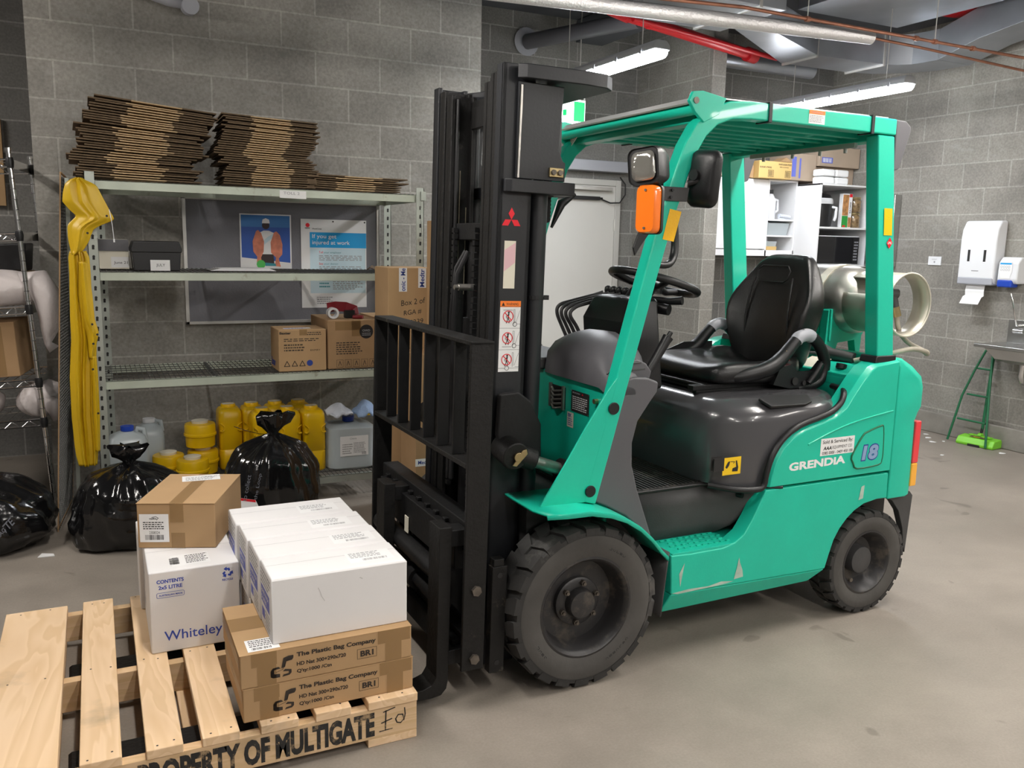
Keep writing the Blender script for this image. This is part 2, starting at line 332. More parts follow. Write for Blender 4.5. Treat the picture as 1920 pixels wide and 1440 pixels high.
    def lines(s,o,X,U,w,h,n,seed=1):  # rows of illegibly small print
        rnd=random.Random(seed); X=Vector(X).normalized(); U=Vector(U).normalized(); o=Vector(o)
        for i in range(n):
            x=0
            while x<w*rnd.uniform(.75,1):
                l=rnd.uniform(.04,.14)*w; s.rect(o+X*x+U*(h-(i+.7)*h/n),X,U,min(l,w-x),h/n*.45); x+=l+.03*w
        return s
    def build(s,name,mats,parent=None,bevel=0,seg=2,smooth=None,sub=0,solid=0,loc=None,rot=None,weld=False):
        me=bpy.data.meshes.new(name); me.from_pydata([tuple(p+OFF[0]) for p in s.v],[],s.f)
        if not isinstance(mats,(list,tuple)): mats=[mats]
        for m_ in mats: me.materials.append(M[m_] if isinstance(m_,str) else m_)
        for p,k in zip(me.polygons,s.mi): p.material_index=min(k,len(mats)-1)
        bm=bmesh.new(); bm.from_mesh(me)
        if weld: bmesh.ops.remove_doubles(bm,verts=bm.verts,dist=1e-5)
        bmesh.ops.recalc_face_normals(bm,faces=bm.faces); bm.to_mesh(me); bm.free()
        o=bpy.data.objects.new(name,me); COL.objects.link(o)
        if parent: o.parent=parent
        if loc is not None: o.location=loc
        if rot is not None: o.rotation_euler=rot
        if smooth is not None:
            for p in me.polygons: p.use_smooth=True
            me.set_sharp_from_angle(angle=R(smooth))
        if solid: q=o.modifiers.new('thick','SOLIDIFY'); q.thickness=solid; q.offset=0
        if bevel: q=o.modifiers.new('bevel','BEVEL'); q.width=bevel; q.segments=seg; q.limit_method='ANGLE'; q.angle_limit=R(35)
        if bevel and smooth is None:
            for p in me.polygons: p.use_smooth=True
            me.set_sharp_from_angle(angle=R(30))
            q.harden_normals=True
        if sub: q=o.modifiers.new('sub','SUBSURF'); q.levels=sub; q.render_levels=sub
        return o
def each(mb,name,mats,parent,world=None,**k):   # every added piece becomes an object of its own
    c=mb.cuts+[(len(mb.v),len(mb.f))]; out=[]
    if world is not None: mb.v=[v-world.location for v in mb.v]
    for (v0,f0),(v1,f1) in zip(c[:-1],c[1:]):
        q=MB(); q.v=mb.v[v0:v1]; q.f=[tuple(i-v0 for i in f) for f in mb.f[f0:f1]]; q.mi=mb.mi[f0:f1]; out.append(q.build(name,mats,parent,**k))
    return out
_G={}
def glyphs(t,bold,shear):
    k=(t,bold,shear)
    if k not in _G:
        c=bpy.data.curves.new('glyphs','FONT'); c.body=t; c.offset=bold; c.shear=shear; c.resolution_u=3
        o=bpy.data.objects.new('glyphs',c); COL.objects.link(o)
        dg=bpy.context.evaluated_depsgraph_get(); me=bpy.data.meshes.new_from_object(o.evaluated_get(dg))
        _G[k]=([(v.co.x,v.co.y) for v in me.vertices],[tuple(p.vertices) for p in me.polygons])
        bpy.data.objects.remove(o); bpy.data.curves.remove(c); bpy.data.meshes.remove(me)
    return _G[k]
def tag(o,label,cat,group=None,kind=None):
    if label: o['label']=label
    if cat: o['category']=cat
    if group: o['group']=group
    if kind: o['kind']=kind
    return o
def struct(o): o['kind']='structure'; return o
def empty(name,loc,rz=0,parent=None,rot=None):
    o=bpy.data.objects.new(name,None); COL.objects.link(o); o.location=loc; o.rotation_euler=rot or (0,0,rz); o.empty_display_size=.1
    if parent: o.parent=parent
    return o
def dup(root,loc=None,rotz=None):
    def cp(o,par):
        c=o.copy(); COL.objects.link(c); c.parent=par
        for ch in list(o.children): cp(ch,c)
        return c
    r=cp(root,None)
    if loc is not None: r.location=loc
    if rotz is not None: r.rotation_euler=(0,0,rotz)
    return r
XP,XN,YP,YN,ZP=(1,0,0),(-1,0,0),(0,1,0),(0,-1,0),(0,0,1)

# ---------------------------------------------------------------- room shell
CZ=3.33
struct(MB().box(-5,8,-5,8,-.1,0).build('floor','floor'))
struct(MB().box(-5,8,-5,8,CZ,CZ+.2).build('ceiling','ceil'))
struct(MB().box(-5,6.31,6.5,6.7,0,CZ).build('wall_back','block_back'))
struct(MB().box(-.263,2.341,5.35,6.5,0,CZ).build('wall_pier','block_pier'))
struct(MB().box(4.345,4.475,5.5,6.5,0,CZ).build('wall_wing','block_right'))
struct(MB().box(4.475,6.31,6.2,6.5,0,CZ).build('wall_niche','block_back'))
struct(MB().box(6.31,6.5,-1.5,6.7,0,CZ).build('wall_right','block_right'))
struct(MB().box(-5.2,-5,-5,6.7,0,CZ).build('wall_left','block_back'))
struct(MB().box(6.27,6.31,-1.5,6.2,0,.17).build('trim_1','kerb',bevel=.008))
# door in the back wall
d=struct(MB().box(3.20,4.12,6.455,6.498,.01,2.0).build('door_1','door',bevel=.003))
mb=MB(); mb.box(3.15,3.20,6.44,6.498,0,2.05); mb.box(4.12,4.17,6.44,6.498,0,2.05); mb.box(3.2,4.12,6.44,6.498,2.0,2.05); mb.build('door_frame','frame',d,bevel=.004)
MB().box(3.28,4.06,6.40,6.455,1.955,1.985).build('closer_arm','alu',d,bevel=.004)
mb=MB(); mb.box(3.45,3.95,6.42,6.455,1.875,1.905); mb.cyl((3.95,6.435,1.89),(3.98,6.435,1.89),.01,8); mb.build('magnetic_lock','blackp',d,bevel=.004)
mb=MB(); mb.tube([(3.97,6.44,1.885),(4.05,6.42,1.855),(4.14,6.41,1.86),(4.20,6.42,1.93),(4.21,6.44,2.02),(4.16,6.45,2.08)],.006,8); mb.build('lock_cable','blackp',d,smooth=60)
mb=MB(); [mb.cyl((4.118,6.45,z-.05),(4.118,6.45,z+.05),.008,8) for z in (.3,1.0,1.67)]; mb.build('hinge','alu',d)
mb=MB(); mb.box(3.28,4.22,6.40,6.5,2.115,2.205); o=mb.build('door_operator_cover','greyp',bevel=.006); tag(o,'long grey metal cover fixed to the wall above the beige door','door operator')

def wb(mb,name,mats,parent,**k):      # build a part from world coordinates under an unrotated Empty
    b=parent.location if parent.parent is None else Vector((0,0,0))
    mb.v=[v-b for v in mb.v]; return mb.build(name,mats,parent,**k)
def wt(mb,name,mats,base,label,cat,group=None,**k):   # a one-mesh thing from world coordinates
    b=Vector(base); mb.v=[v-b for v in mb.v]; o=mb.build(name,mats,None,loc=b,**k); return tag(o,label,cat,group)
def thing(name,base,label,cat,group=None,rz=0): return tag(empty(name,base,rz),label,cat,group)
def wp(parent,root,mb,name,mats,**k): # sub-part from world coordinates; root gives the base
    mb.v=[v-root.location for v in mb.v]; return mb.build(name,mats,parent,**k)
# ================================================================ forklift (local frame: -x is forward, near side is -y)
FK=empty('forklift',(1.425,2.845,0),R(1.0))
tag(FK,'bright green forklift with black mast and black vinyl seat parked on the grey concrete floor','forklift')
def sx(pts): return [(a,b) for a,b in pts]
# --- chassis: lower body
fr=MB()
step=[(.362,.405),(.45,.40),(.60,.400),(.655,.412),(.70,.440),(.735,.490),(.765,.545),(.792,.598)]
for s in (-1,1):
    low=[(.372,.256)]+step+[(1.455,.597),(1.458,.488),(1.400,.490),(1.325,.479),(1.275,.457),(1.235,.428),(1.20,.392),(1.172,.348),(1.150,.285),(1.134,.233)]
    fr.prism(low,'y',s*.500,s*.43)
    a=[Vector((.372,s*.5,.256)),Vector((1.134,s*.5,.233)),Vector((1.134,s*.43,.233)),Vector((.372,s*.43,.256))]
    b=[Vector((.352,s*.462,.176)),Vector((1.085,s*.462,.176)),Vector((1.085,s*.43,.176)),Vector((.352,s*.43,.176))]
    fr.ring([a,b])
fr.box(.36,1.1,-.43,.43,.20,.40); fr.box(1.0,1.46,-.43,.43,.49,.60)
frame=fr.build('chassis_frame','green_worn',FK,bevel=.006)
mb=MB(); mb.box(-.05,1.60,-.31,.31,.16,.47); mb.box(-.14,.34,-.34,.34,.26,.60); mb.box(1.2,1.5,-.36,.36,.40,.56); mb.build('underbody','grey_dk',FK)
mb=MB(); mb.cyl((0,-.40,.285),(0,.40,.285),.055,16); mb.cyl((1.385,-.40,.213),(1.385,.40,.213),.045,16); each(mb,'axle','black',FK,smooth=40)
# step plate with tread nubs
mb=MB(); mb.box(.37,.66,-.497,-.352,.392,.409)
for i in range(9):
    for j in range(4):
        x=.405+i*.028+(.014 if j%2 else 0); y=-.375-j*.03
        mb.box(x,x+.017,y-.004,y+.004,.409,.414)
mb.build('step_plate','green_worn',FK,bevel=.001)
mb=MB(); mb.box(.37,.66,.352,.497,.392,.409); mb.build('step_plate','green_worn',FK,bevel=.003)
# step well
mb=MB(); pth=[(.295,-.352),(.62,-.352),(.66,-.358),(.72,-.395),(.79,-.455),(.85,-.492)]
rows=[[Vector((x,y,z)) for x,y in pth] for z in (.405,.45,.53,.607)]
rows[0][3].z=.44; rows[0][4].z=.53; rows[0][5].z=.60; rows[1][4].z=.55; rows[1][5].z=.601; rows[2][4].z=.575; rows[2][5].z=.603
mb.grid(rows); w=mb.build('step_well_panel','grey_dk',FK,smooth=50,solid=.008)
mb=MB(); mb.cyl((.735,-.408,.565),(.742,-.43,.565),.012,14); mb.build('well_plug','blackp',w)
mb=MB(); rows=[[Vector((x,-y,z)) for x,y in pth] for z in (.41,.607)]; mb.grid(rows); mb.build('step_well_panel','grey_dk',FK,solid=.008)
# floor mat
mb=MB(); mb.box(.10,.70,-.362,.46,.598,.614); [mb.box(.20+i*.018,.207+i*.018,-.355,.45,.614,.618) for i in range(24)]; mb.build('floor_mat','mat_rub',FK,bevel=.001)
mb=MB(); mb.tube([(.29,-.362,.606),(.62,-.362,.606),(.68,-.385,.603),(.80,-.475,.60),(.87,-.503,.602)],.006,8); mb.build('edge_trim','blackp',FK,smooth=50)
# front bulkhead
bk=MB(); bk.box(.115,.135,-.425,.425,.40,1.02); bk.box(.125,.30,-.425,.425,1.0,1.03); bk=bk.build('front_bulkhead','green',FK,bevel=.012,seg=3)
mb=MB(); mb.box(.112,.115,-.147,-.038,.888,.97); mb.build('vent_recess','blackp',bk)
mb=MB()
for k in range(5): mb.tube([(.112,-.05-.0*k,.958-k*.016),(.096,-.092,.95-k*.016),(.112,-.135,.958-k*.016)],.0045,8)
for y in (-.045,-.14): mb.box(.104,.113,y-.006,y+.006,.885,.975)
mb.build('vent_guard','steel',bk,smooth=40)
X,U=YN,ZP
mb=MB(); mb.rect((.1135,-.19,.893),X,U,.122,.078); 
mb.mat(1).text('SPECIFICATION',(.1128,-.20,.960),X,U,.05,.005).lines((.1128,-.20,.90),X,U,.10,.052,7,3)
mb.mat(2).poly((.1128,-.262,.9605),X,U,[(0,0),(.006,.006),(.012,0)])
for y,z in ((-.193,.896),(-.309,.896),(-.193,.968),(-.309,.968)): mb.mat(3).disc((.1125,y,z),X,U,.003,n=10)
mb.build('data_plate',['ink','paper','decal_r','steel'],bk)
mb=MB(); mb.rect((.1135,-.165,.83),X,U,.045,.056); mb.mat(1).text('EK',(.1128,-.172,.868),X,U,.026,.013,bold=.03).lines((.1128,-.17,.835),X,U,.034,.03,4,5); mb.build('inspection_sticker',['cream','navy'],bk)
mb=MB(); mb.cyl((.115,-.363,.957),(.10,-.363,.957),.009,12); mb.build('plug','brass',bk,smooth=40)
# fenders
for s in (-1,1):
    if s>0: OFF[0]=Vector((0,-.08,0))
    pth=[(-.205,.642),(-.12,.642),(-.03,.640),(.05,.622),(.12,.592),(.19,.548),(.25,.497),(.305,.440),(.345,.405)]
    r=[[Vector((x,s*y,z)) for y in ((.42,.30)[i<0] if 0 else .30,.45,.555,.575,.578)] for i,(x,z) in enumerate(pth)]
    for i,row in enumerate(r):
        row[3].z-=.001; row[4].z-=.014
        if i>3:
            k=(i-3)/5
            for q,yy in ((2,.555-.055*k),(3,.575-.070*k),(4,.578-.072*k)): row[q].y=s*yy
    for j,(y) in enumerate((.30,.41,.50,.56,.565)): r[0][j]=Vector((-.205+(.02 if j>=3 else 0),s*y,r[0][j].z))
    mb=MB(); mb.grid(r); mb.build('front_fender','green',FK,smooth=40,solid=.008)
    mb=MB(); rr=[[Vector((x,s*y,z)) for x,z in [(.353,.42),(.345,.35),(.335,.25),(.33,.18)]] for y in (.32,.40,.50)]; mb.grid(rr); mb.build('inner_arch','grey_dk',FK,smooth=40,solid=.006)
OFF[0]=Vector((0,0,0))
# A pillar and rail of the overhead guard
og=MB(); apath=[(.022,.635),(.085,.86),(.158,1.13),(.232,1.40),(.290,1.60),(.337,1.735),(.368,1.815),(.408,1.878),(.462,1.925),(.53,1.950),(.62,1.957),(.80,1.958),(1.338,1.957)]
wv=[.052,.052,.052,.053,.055,.057,.058,.060,.060,.060,.060,.060,.060]
for s in (-1,1):
    P=[Vector((x,-.455 if s<0 else .385,z)) for x,z in apath]; rings=[]
    for i,p in enumerate(P):
        t=(P[min(i+1,len(P)-1)]-P[max(i-1,0)]).normalized(); n=Vector((-t.z,0,t.x)); h=wv[i]/2
        rings.append([p+n*a*h+Vector((0,b*.028,0)) for a,b in ((-1,-1),(1,-1),(1,1),(-1,1))])
    og.ring(rings)
og.box(.415,.475,-.44,.37,1.905,1.945); og.box(1.262,1.33,-.43,.36,1.905,1.972)
og=og.build('overhead_guard','green',FK,bevel=.006)
for s in (-1,1):
    if s>0: OFF[0]=Vector((0,-.07,0))
    mb=MB()
    mb.prism([(-.17,.641),(-.13,.70),(-.07,.79),(0,.90),(.075,1.01),(.14,1.09),(.14,1.0),(.05,.75),(.005,.641)],'y',s*.482,s*.474); mb.build('pillar_gusset','green',og,bevel=.002)
    mb=MB(); mb.cyl((.102,s*.483,.955),(.102,s*.489,.955),.021,24); mb.cyl((.022,s*.483,.678),(.022,s*.489,.678),.020,24); each(mb,'bolt_cap','blackp',og,bevel=.002)
    mb=MB(); b0=[Vector((1.345,s*.485,1.06)),Vector((1.438,s*.485,1.06)),Vector((1.438,s*.42,1.06)),Vector((1.345,s*.42,1.06))]
    b1=[Vector((1.245,s*.480,1.925)),Vector((1.335,s*.480,1.925)),Vector((1.335,s*.42,1.925)),Vector((1.245,s*.42,1.925))]
    mb.ring([b0,b1]); mb.build('rear_pillar','green',og,bevel=.007)
    mb=MB(); mb.prism([(1.325,1.055),(1.445,1.055),(1.443,1.082),(1.335,1.082)],'y',s*.492,s*.41); mb.build('pillar_foot','blackp',og,bevel=.004)
    mb=MB(); mb.prism([(.345,1.965),(.36,1.995),(.40,2.0),(.50,1.985),(.47,1.93),(.41,1.90),(.372,1.93)],'y',s*.49,s*.475); 
    e=mb.build('bracket_ear','green',og,bevel=.002)
    mb=MB(); mb.cyl((.372,s*.493,1.967),(.372,s*.49,1.967),.011,14); mb.build('pivot_bolt','bolt',e)
    for x in (.70,1.205):
        mb=MB(); mb.bar([(x,s*.486,1.925),(x,s*.486,1.99),(x,s*.424,1.99),(x,s*.424,1.925),(x,s*.486,1.925)],.004,.014,up=(1,0,0)); mb.build('cable_strap','blackp',og)
    mb=MB(); mb.prism([(1.340,1.987),(1.395,1.985),(1.425,1.965),(1.424,1.945),(1.378,1.805),(1.345,1.795)],'y',s*.478,s*.428); mb.build('corner_lamp','grey',og,bevel=.006)
OFF[0]=Vector((0,0,0))
mb=MB()
for i in range(8):
    y=-.36+i*.093; mb.box(.44,1.27,y-.014,y+.014,1.92,1.95)
mb.build('roof_slats','green_in',og,bevel=.003)
mb=MB(); mb.cyl((.392,-.475,1.945),(.392,.405,1.945),.020,16); mb.build('front_roof_tube','green',og,smooth=40)
mb=MB(); mb.prism([(.360,1.962),(.385,1.982),(.46,1.988),(1.30,1.992),(1.30,1.988),(.46,1.984),(.388,1.976),(.366,1.958)],'y',-.472,.37); mb.build('roof_cover_sheet',mat('cover_sheet',(.62,.63,.62),.22,metal=.35,spec=.6),og,smooth=30)
mb=MB(); mb.box(1.235,1.25,-.38,.20,1.885,1.903); [mb.cyl((1.243,y,1.885),(1.243,y,1.868),.007,8) for y in (-.33,-.2,-.05,.12)]; mb.build('rear_rail_bar','alu',og)
X,U=XP,ZP
mb=MB(); mb.rect((.882,-.4838,1.936),X,U,.078,.046); mb.mat(1).rect((.882,-.4842,1.969),X,U,.078,.013); mb.mat(2).text('! WARNING',(.89,-.4845,1.972),X,U,.06,.007).lines((.886,-.4844,1.94),X,U,.07,.026,5,9); mb.build('guard_sticker',['paper','decal_o','greytext'],og)
mb=MB(); mb.rect((.735,.3515,1.925),X,U,.15,.026); mb.rect((.90,.3515,1.925),X,U,.22,.026); mb.mat(1)
for i in range(5): mb.disc((.752+i*.028,.351,1.943),X,U,.003,n=8).poly((.748+i*.028,.351,1.928),X,U,[(0,0),(.008,.011),(.004,.012)])
mb.lines((.91,.351,1.927),X,U,.2,.02,3,2); mb.build('pictogram_strip',['cream','ink'],og)
# stickers on pillars
def slantrect(p0,p1,p2,p3): m_=MB(); m_.add([p0,p1,p2,p3],[(0,1,2,3)]); return m_
slantrect((.268,-.4845,1.515),(.314,-.4845,1.508),(.340,-.4845,1.607),(.292,-.4845,1.615)).build('reflector','reflect',og)
slantrect((1.317,-.4845,1.553),(1.362,-.4845,1.553),(1.352,-.4845,1.655),(1.307,-.4845,1.655)).build('reflector','reflect',og)
mb=MB(); mb.poly((1.352,-.4855,1.524),XP,ZP,[(-.017,0),(0,-.022),(.017,0),(0,.022)]); mb.mat(1).text('LPG',(1.342,-.486,1.519),XP,ZP,.02,.010,bold=.02); mb.build('gas_diamond',['decal_r','paper'],og)
X=Vector((.82,-.57,0)); mb=MB(); mb.rect((.405,.362,1.895),(-.25,-1,.35),(0,.3,1),.09,.045); mb.mat(1).lines((.403,.360,1.898),(-.25,-1,.35),(0,.3,1),.08,.04,5,6); mb.build('maker_label',['cream','ink'],og)
# lamps and mirror on the near pillar
lb=MB(); lb.prism([(.228,1.686),(.363,1.686),(.355,1.640),(.262,1.640)],'y',-.492,-.484); lb=lb.build('lamp_bracket','grey_dk',FK,bevel=.002)
mb=MB(); mb.prism([(.205,1.70),(.24,1.68),(.225,1.56),(.17,1.49),(.150,1.46),(.142,1.485),(.16,1.53),(.185,1.60)],'y',-.50,-.492); mb.build('signal_bracket','blackp',lb,bevel=.002)
mb=MB(); mb.cyl((.29,-.495,1.675),(.29,-.50,1.675),.005,8); mb.cyl((.285,-.495,1.652),(.285,-.50,1.652),.005,8); each(mb,'bracket_bolt','blackp',lb)
HT=Matrix.Translation((.165,-.545,1.737))@Matrix.Rotation(R(24),4,'Z')@Matrix.Rotation(R(-6),4,'X')
def rrect(w,h,r,n=4):
    o=[]
    for cx,cy,a0 in ((w/2-r,h/2-r,0),(-w/2+r,h/2-r,90),(-w/2+r,-h/2+r,180),(w/2-r,-h/2+r,270)):
        for i in range(n+1): a=R(a0+90*i/n); o.append((cx+r*math.cos(a),cy+r*math.sin(a)))
    return o
rings=[]
for x,w,h in ((-.045,.104,.108),(-.05,.110,.114),(-.03,.116,.120),(.0,.110,.114),(.04,.085,.09),(.06,.05,.06)):
    rings.append([HT@Vector((x,a,b)) for a,b in rrect(w,h,min(w,h)*.22)])
mb=MB(); mb.ring(rings); hl=mb.build('headlight_housing','blackp',FK,smooth=45)
mb=MB(); mb.ring([[HT@Vector((x,a,b)) for a,b in rrect(w,h,.02)] for x,w,h in ((-.050,.084,.090),(-.056,.078,.084),(-.058,.05,.055))]); mb.build('headlight_lens','glass',hl,smooth=60)
mb=MB(); mb.cyl((.20,-.54,1.69),(.215,-.515,1.662),.016,12); mb.build('lamp_mount','blackp',hl,smooth=40)
ST=Matrix.Translation((.150,-.575,1.605))@Matrix.Rotation(R(24),4,'Z')
mb=MB(); mb.ring([[ST@Vector((x,a,b)) for a,b in rrect(w,h,.018)] for x,w,h in ((.0,.07,.148),(-.03,.07,.148),(-.038,.062,.14))]); sg=mb.build('turn_signal_lens','orange',FK,smooth=45)
mb=MB(); mb.ring([[ST@Vector((x,a,b)) for a,b in rrect(w,h,.018)] for x,w,h in ((.0,.076,.154),(.014,.076,.154))]); mb.build('signal_backing','blackp',sg,smooth=45)
mb=MB(); [mb.cyl(ST@Vector((-.036,0,z)),ST@Vector((-.041,0,z)),.004,8) for z in (-.058,.058)]; each(mb,'lens_screw','bolt',sg)
MT=Matrix.Translation((.395,-.520,1.715))@Matrix.Rotation(R(14),4,'Z')@Matrix.Rotation(R(5),4,'X')
mb=MB(); mb.ring([[MT@Vector((x,a,b)) for a,b in rrect(w,h,.03)] for x,w,h in ((-.018,.08,.14),(-.008,.112,.178),(.006,.122,.188),(.014,.118,.184))]); mi=mb.build('mirror_housing','blackp',FK,smooth=50)
mb=MB(); mb.ring([[MT@Vector((x,a,b)) for a,b in rrect(.108,.174,.026)] for x in (.0141,.0155)]); mb.build('mirror_glass','chrome',mi)
mb=MB(); mb.cyl((.355,-.49,1.70),(.385,-.515,1.71),.010,10); mb.cyl(MT@Vector((-.03,.02,.01)),MT@Vector((-.01,.02,.01)),.018,12); mb.build('mirror_mount','blackp',mi,smooth=40)
mb=MB(); mb.tube(cr([(.315,-.44,1.60),(.355,-.42,1.595),(.378,-.40,1.56),(.385,-.40,1.50),(.372,-.41,1.455),(.335,-.43,1.43),(.27,-.44,1.43)]),crr([.010,.012,.014,.014,.014,.012,.010]),12); mb.build('grab_handle','blackp',FK,smooth=60)
mb=MB(); mb.tube([(.42,.34,1.70),(.36,.35,1.66),(.315,.35,1.56)],[.008,.02,.006],8); mb.build('wiper_arm','blackp',FK,smooth=60)
# grey fairing beside the pillar
for s in (-1,1):
    mb=MB(); mb.prism([(.07,.80),(.15,1.04),(.20,1.05),(.26,1.045),(.305,1.028),(.302,.995),(.27,.955),(.225,.895),(.206,.82),(.210,.74),(.235,.655),(.268,.57),(.305,.475),(.30,.455),(.255,.505),(.19,.560),(.11,.605),(.03,.64)],'y',s*.455,s*.425); f=mb.build('side_fairing','grey',FK,bevel=.008,seg=3)
    mb=MB(); mb.prism([(.17,1.03),(.175,1.075),(.20,1.10),(.235,1.108),(.275,1.09),(.30,1.06),(.29,1.03)],'y',s*.42,s*.36); mb.build('fairing_lobe','grey',f,bevel=.008,seg=3)
# dash cowl
def arcsec(y,xf,xb,z0,zt,k=9):
    o=[]
    for i in range(k):
        a=i/(k-1); ang=PI*a; x=(xf+xb)/2-math.cos(ang)*(xb-xf)/2; o.append(Vector((x,y,z0+(zt-z0)*math.sin(ang)**.62)))
    return o
mb=MB(); secs=[(.02,.13,.36,1.02,1.11),(-.0,.105,.40,1.01,1.155),(-.08,.10,.40,1.01,1.178),(-.18,.10,.39,1.01,1.183),(-.28,.10,.36,1.01,1.165),(-.35,.10,.32,1.01,1.13),(-.39,.10,.28,1.01,1.085),(-.42,.10,.25,1.0,1.07),(-.447,.10,.23,.995,1.055),(-.455,.12,.21,.99,1.02)]
mb.ring([arcsec(*q) for q in secs]); co=mb.build('dash_cowl','grey',FK,smooth=50)
mb=MB(); mb.box(.098,.30,.02,.46,1.015,1.062); mb.build('cowl_ledge','grey_dk',co,bevel=.01)
mb=MB(); mb.tube([(.16,-.455,1.03),(.165,-.458,1.06),(.19,-.458,1.075),(.24,-.458,1.078)],.0035,6); mb.tube([(.13,-.40,1.03),(.12,-.41,1.06),(.15,-.42,1.09),(.25,-.42,1.095)],.0035,6); each(mb,'cowl_seam','grey_dk',co)
# instrument console and steering
mb=MB(); C=[(-.20,.10,.36,.52,.95),(-.20,.10,.335,.50,1.10),(-.195,.10,.325,.49,1.21),(-.17,.085,.36,.50,1.285),(-.15,.07,.38,.50,1.30)]
mb.ring([[Vector((x0,y0,z)),Vector((x0,y1,z)),Vector((x1,y1,z)),Vector((x1,y0,z))] for y0,y1,x0,x1,z in C]); cn=mb.build('instrument_console','blackp',FK,bevel=.02,seg=3)
SW=Vector((.562,-.05,1.352)); tilt=Matrix.Rotation(R(16),4,'Y'); 
mb=MB(); mb.tube([(.44,-.05,1.22),(.49,-.05,1.30),(.545,-.05,1.345)],[.055,.045,.035],14); mb.build('steering_column','blackp',FK,smooth=50)
mb=MB(); mb.tube([SW+tilt@Vector((.172*math.cos(a),.172*math.sin(a),0)) for a in [2*PI*i/40 for i in range(40)]],.0155,12,closed=True)
for a in (.3,2.6,4.4):
    mb.tube([SW+tilt@Vector((.02*math.cos(a),.02*math.sin(a),-.012)),SW+tilt@Vector((.09*math.cos(a),.09*math.sin(a),-.02)),SW+tilt@Vector((.168*math.cos(a),.168*math.sin(a),0))],[.018,.014,.012],8)
mb.cyl(SW+tilt@Vector((0,0,-.04)),SW+tilt@Vector((0,0,.0)),.04,18); mb.build('steering_wheel','blackp',FK,smooth=60)
mb=MB(); mb.tube([(.52,-.10,1.29),(.555,-.17,1.285),(.58,-.21,1.29)],[.010,.014,.017],10); mb.cyl((.54,-.10,1.255),(.565,-.15,1.25),.022,12); mb.build('column_stalk','blackp',FK,smooth=60)
for i in range(4):
    y=.235-i*.042
    mb=MB(); mb.tube(cr([(.355,y-.02,1.06),(.312,y,1.16),(.288-.004*i,y,1.215),(.300,y,1.245),(.35,y-.012,1.262),(.42,y-.06,1.287),(.455,y-.085,1.302)],5),.0075,10); lv=mb.build('hydraulic_lever','grey_dk',FK,smooth=60)
    mb=MB(); mb.lathe([(.006,-.02),(.013,-.012),(.015,0),(.013,.012),(.004,.018)],(.468,y-.10,1.312),'z',12); mb.build('lever_knob','blackp',lv,smooth=60)
mb=MB(); mb.tube([(.37,-.27,1.01),(.395,-.27,1.04),(.43,-.27,1.09),(.465,-.27,1.145),(.475,-.27,1.16)],[.018,.016,.017,.019,.021],12); mb.cyl((.475,-.27,1.16),(.487,-.27,1.178),.009,10); mb.tube([(.30,-.27,1.0),(.37,-.27,1.02)],.008,8); mb.build('parking_brake_lever','blackp',FK,smooth=50)
# engine hood
def hsec(x,w,zb,zt,r,crown=.0):
    pts=[(-w,zb)]
    for i in range(7): a=R(180-15*i); pts.append((-w+r+r*math.cos(a),zt-r*.62+r*.62*math.sin(a)))
    for i in range(1,4): pts.append((-w+r+(2*w-2*r)*i/4,zt+crown))
    for i in range(7): a=R(90-15*i); pts.append((w-r+r*math.cos(a),zt-r*.62+r*.62*math.sin(a)))
    pts.append((w,zb)); return [Vector((x+ (.0),y,z)) for y,z in pts]
H=[(.585,.30,.618,.80,.06),(.60,.36,.615,.87,.09),(.63,.40,.612,.915,.12),(.68,.435,.608,.925,.13),(.76,.465,.604,.930,.13),(.82,.475,.604,.932,.13),(.86,.478,.76,.933,.13),(.91,.480,.80,.934,.12),(.97,.480,.825,.934,.11),(1.05,.480,.84,.932,.10),(1.13,.470,.835,.930,.10),(1.19,.440,.845,.927,.09),(1.235,.38,.86,.925,.07),(1.255,.30,.875,.92,.04)]
mb=MB(); mb.ring([hsec(*q) for q in H]); hd=mb.build('engine_hood','hood',FK,smooth=50)
mb=MB(); seal=[(.60,-.395,.612),(.68,-.46,.602),(.755,-.488,.602),(.785,-.492,.615),(.793,-.493,.66),(.812,-.493,.718),(.846,-.493,.770),(.893,-.493,.808),(.955,-.493,.836),(1.04,-.493,.856),(1.105,-.493,.874),(1.155,-.490,.905),(1.185,-.475,.935),(1.225,-.43,.945),(1.255,-.35,.945)]
mb.tube(cr(seal,3),.012,10); mb.tube(cr([(x,-y,z) for x,y,z in seal],3),.012,10); each(mb,'hood_seal','blackp',hd,smooth=60)
mb=MB(); mb.box(.545,.592,-.4865,-.483,.690,.738); mb.build('hood_latch_pocket','ink',hd)
X=Vector((1,-.12,0)).normalized(); U=Vector((0,.10,1)); 
mb=MB(); mb.rect((.604,-.4655,.665),XP,ZP,.086,.066); mb.mat(1); mb.poly((.604,-.4662,.665),XP,ZP,[(.012,.030),(.024,.050),(.034,.052),(.030,.036),(.020,.024)]); mb.poly((.604,-.4662,.665),XP,ZP,[(.045,.012),(.072,.010),(.074,.026),(.066,.052),(.060,.052),(.064,.028),(.047,.024)]); mb.line((.604,-.4662,.665),XP,ZP,[(.036,.05),(.055,.048),(.050,.042)],.0025); mb.build('seat_release_sticker',['yellow_s','ink'],hd)
mb=MB(); mb.rect((.548,-.4655,.688),XP,ZP,.048,.052); mb.mat(1).rect((.556,-.466,.697),XP,ZP,.030,.034); mb.build('latch_recess',['ink','blackp'],hd)
mb=MB(); tp=[Vector(q) for q in ((.815,-.470,.905),(.985,-.473,.903),(1.03,-.462,.910),(1.040,-.425,.930),(.85,-.405,.938),(.79,-.425,.930))]; nn=Vector((0,-.42,.9)); mb.ring([[q-nn*.004 for q in tp],[q+nn*.008 for q in tp]]); mb.build('hood_trim_panel','blackp',hd,bevel=.004)
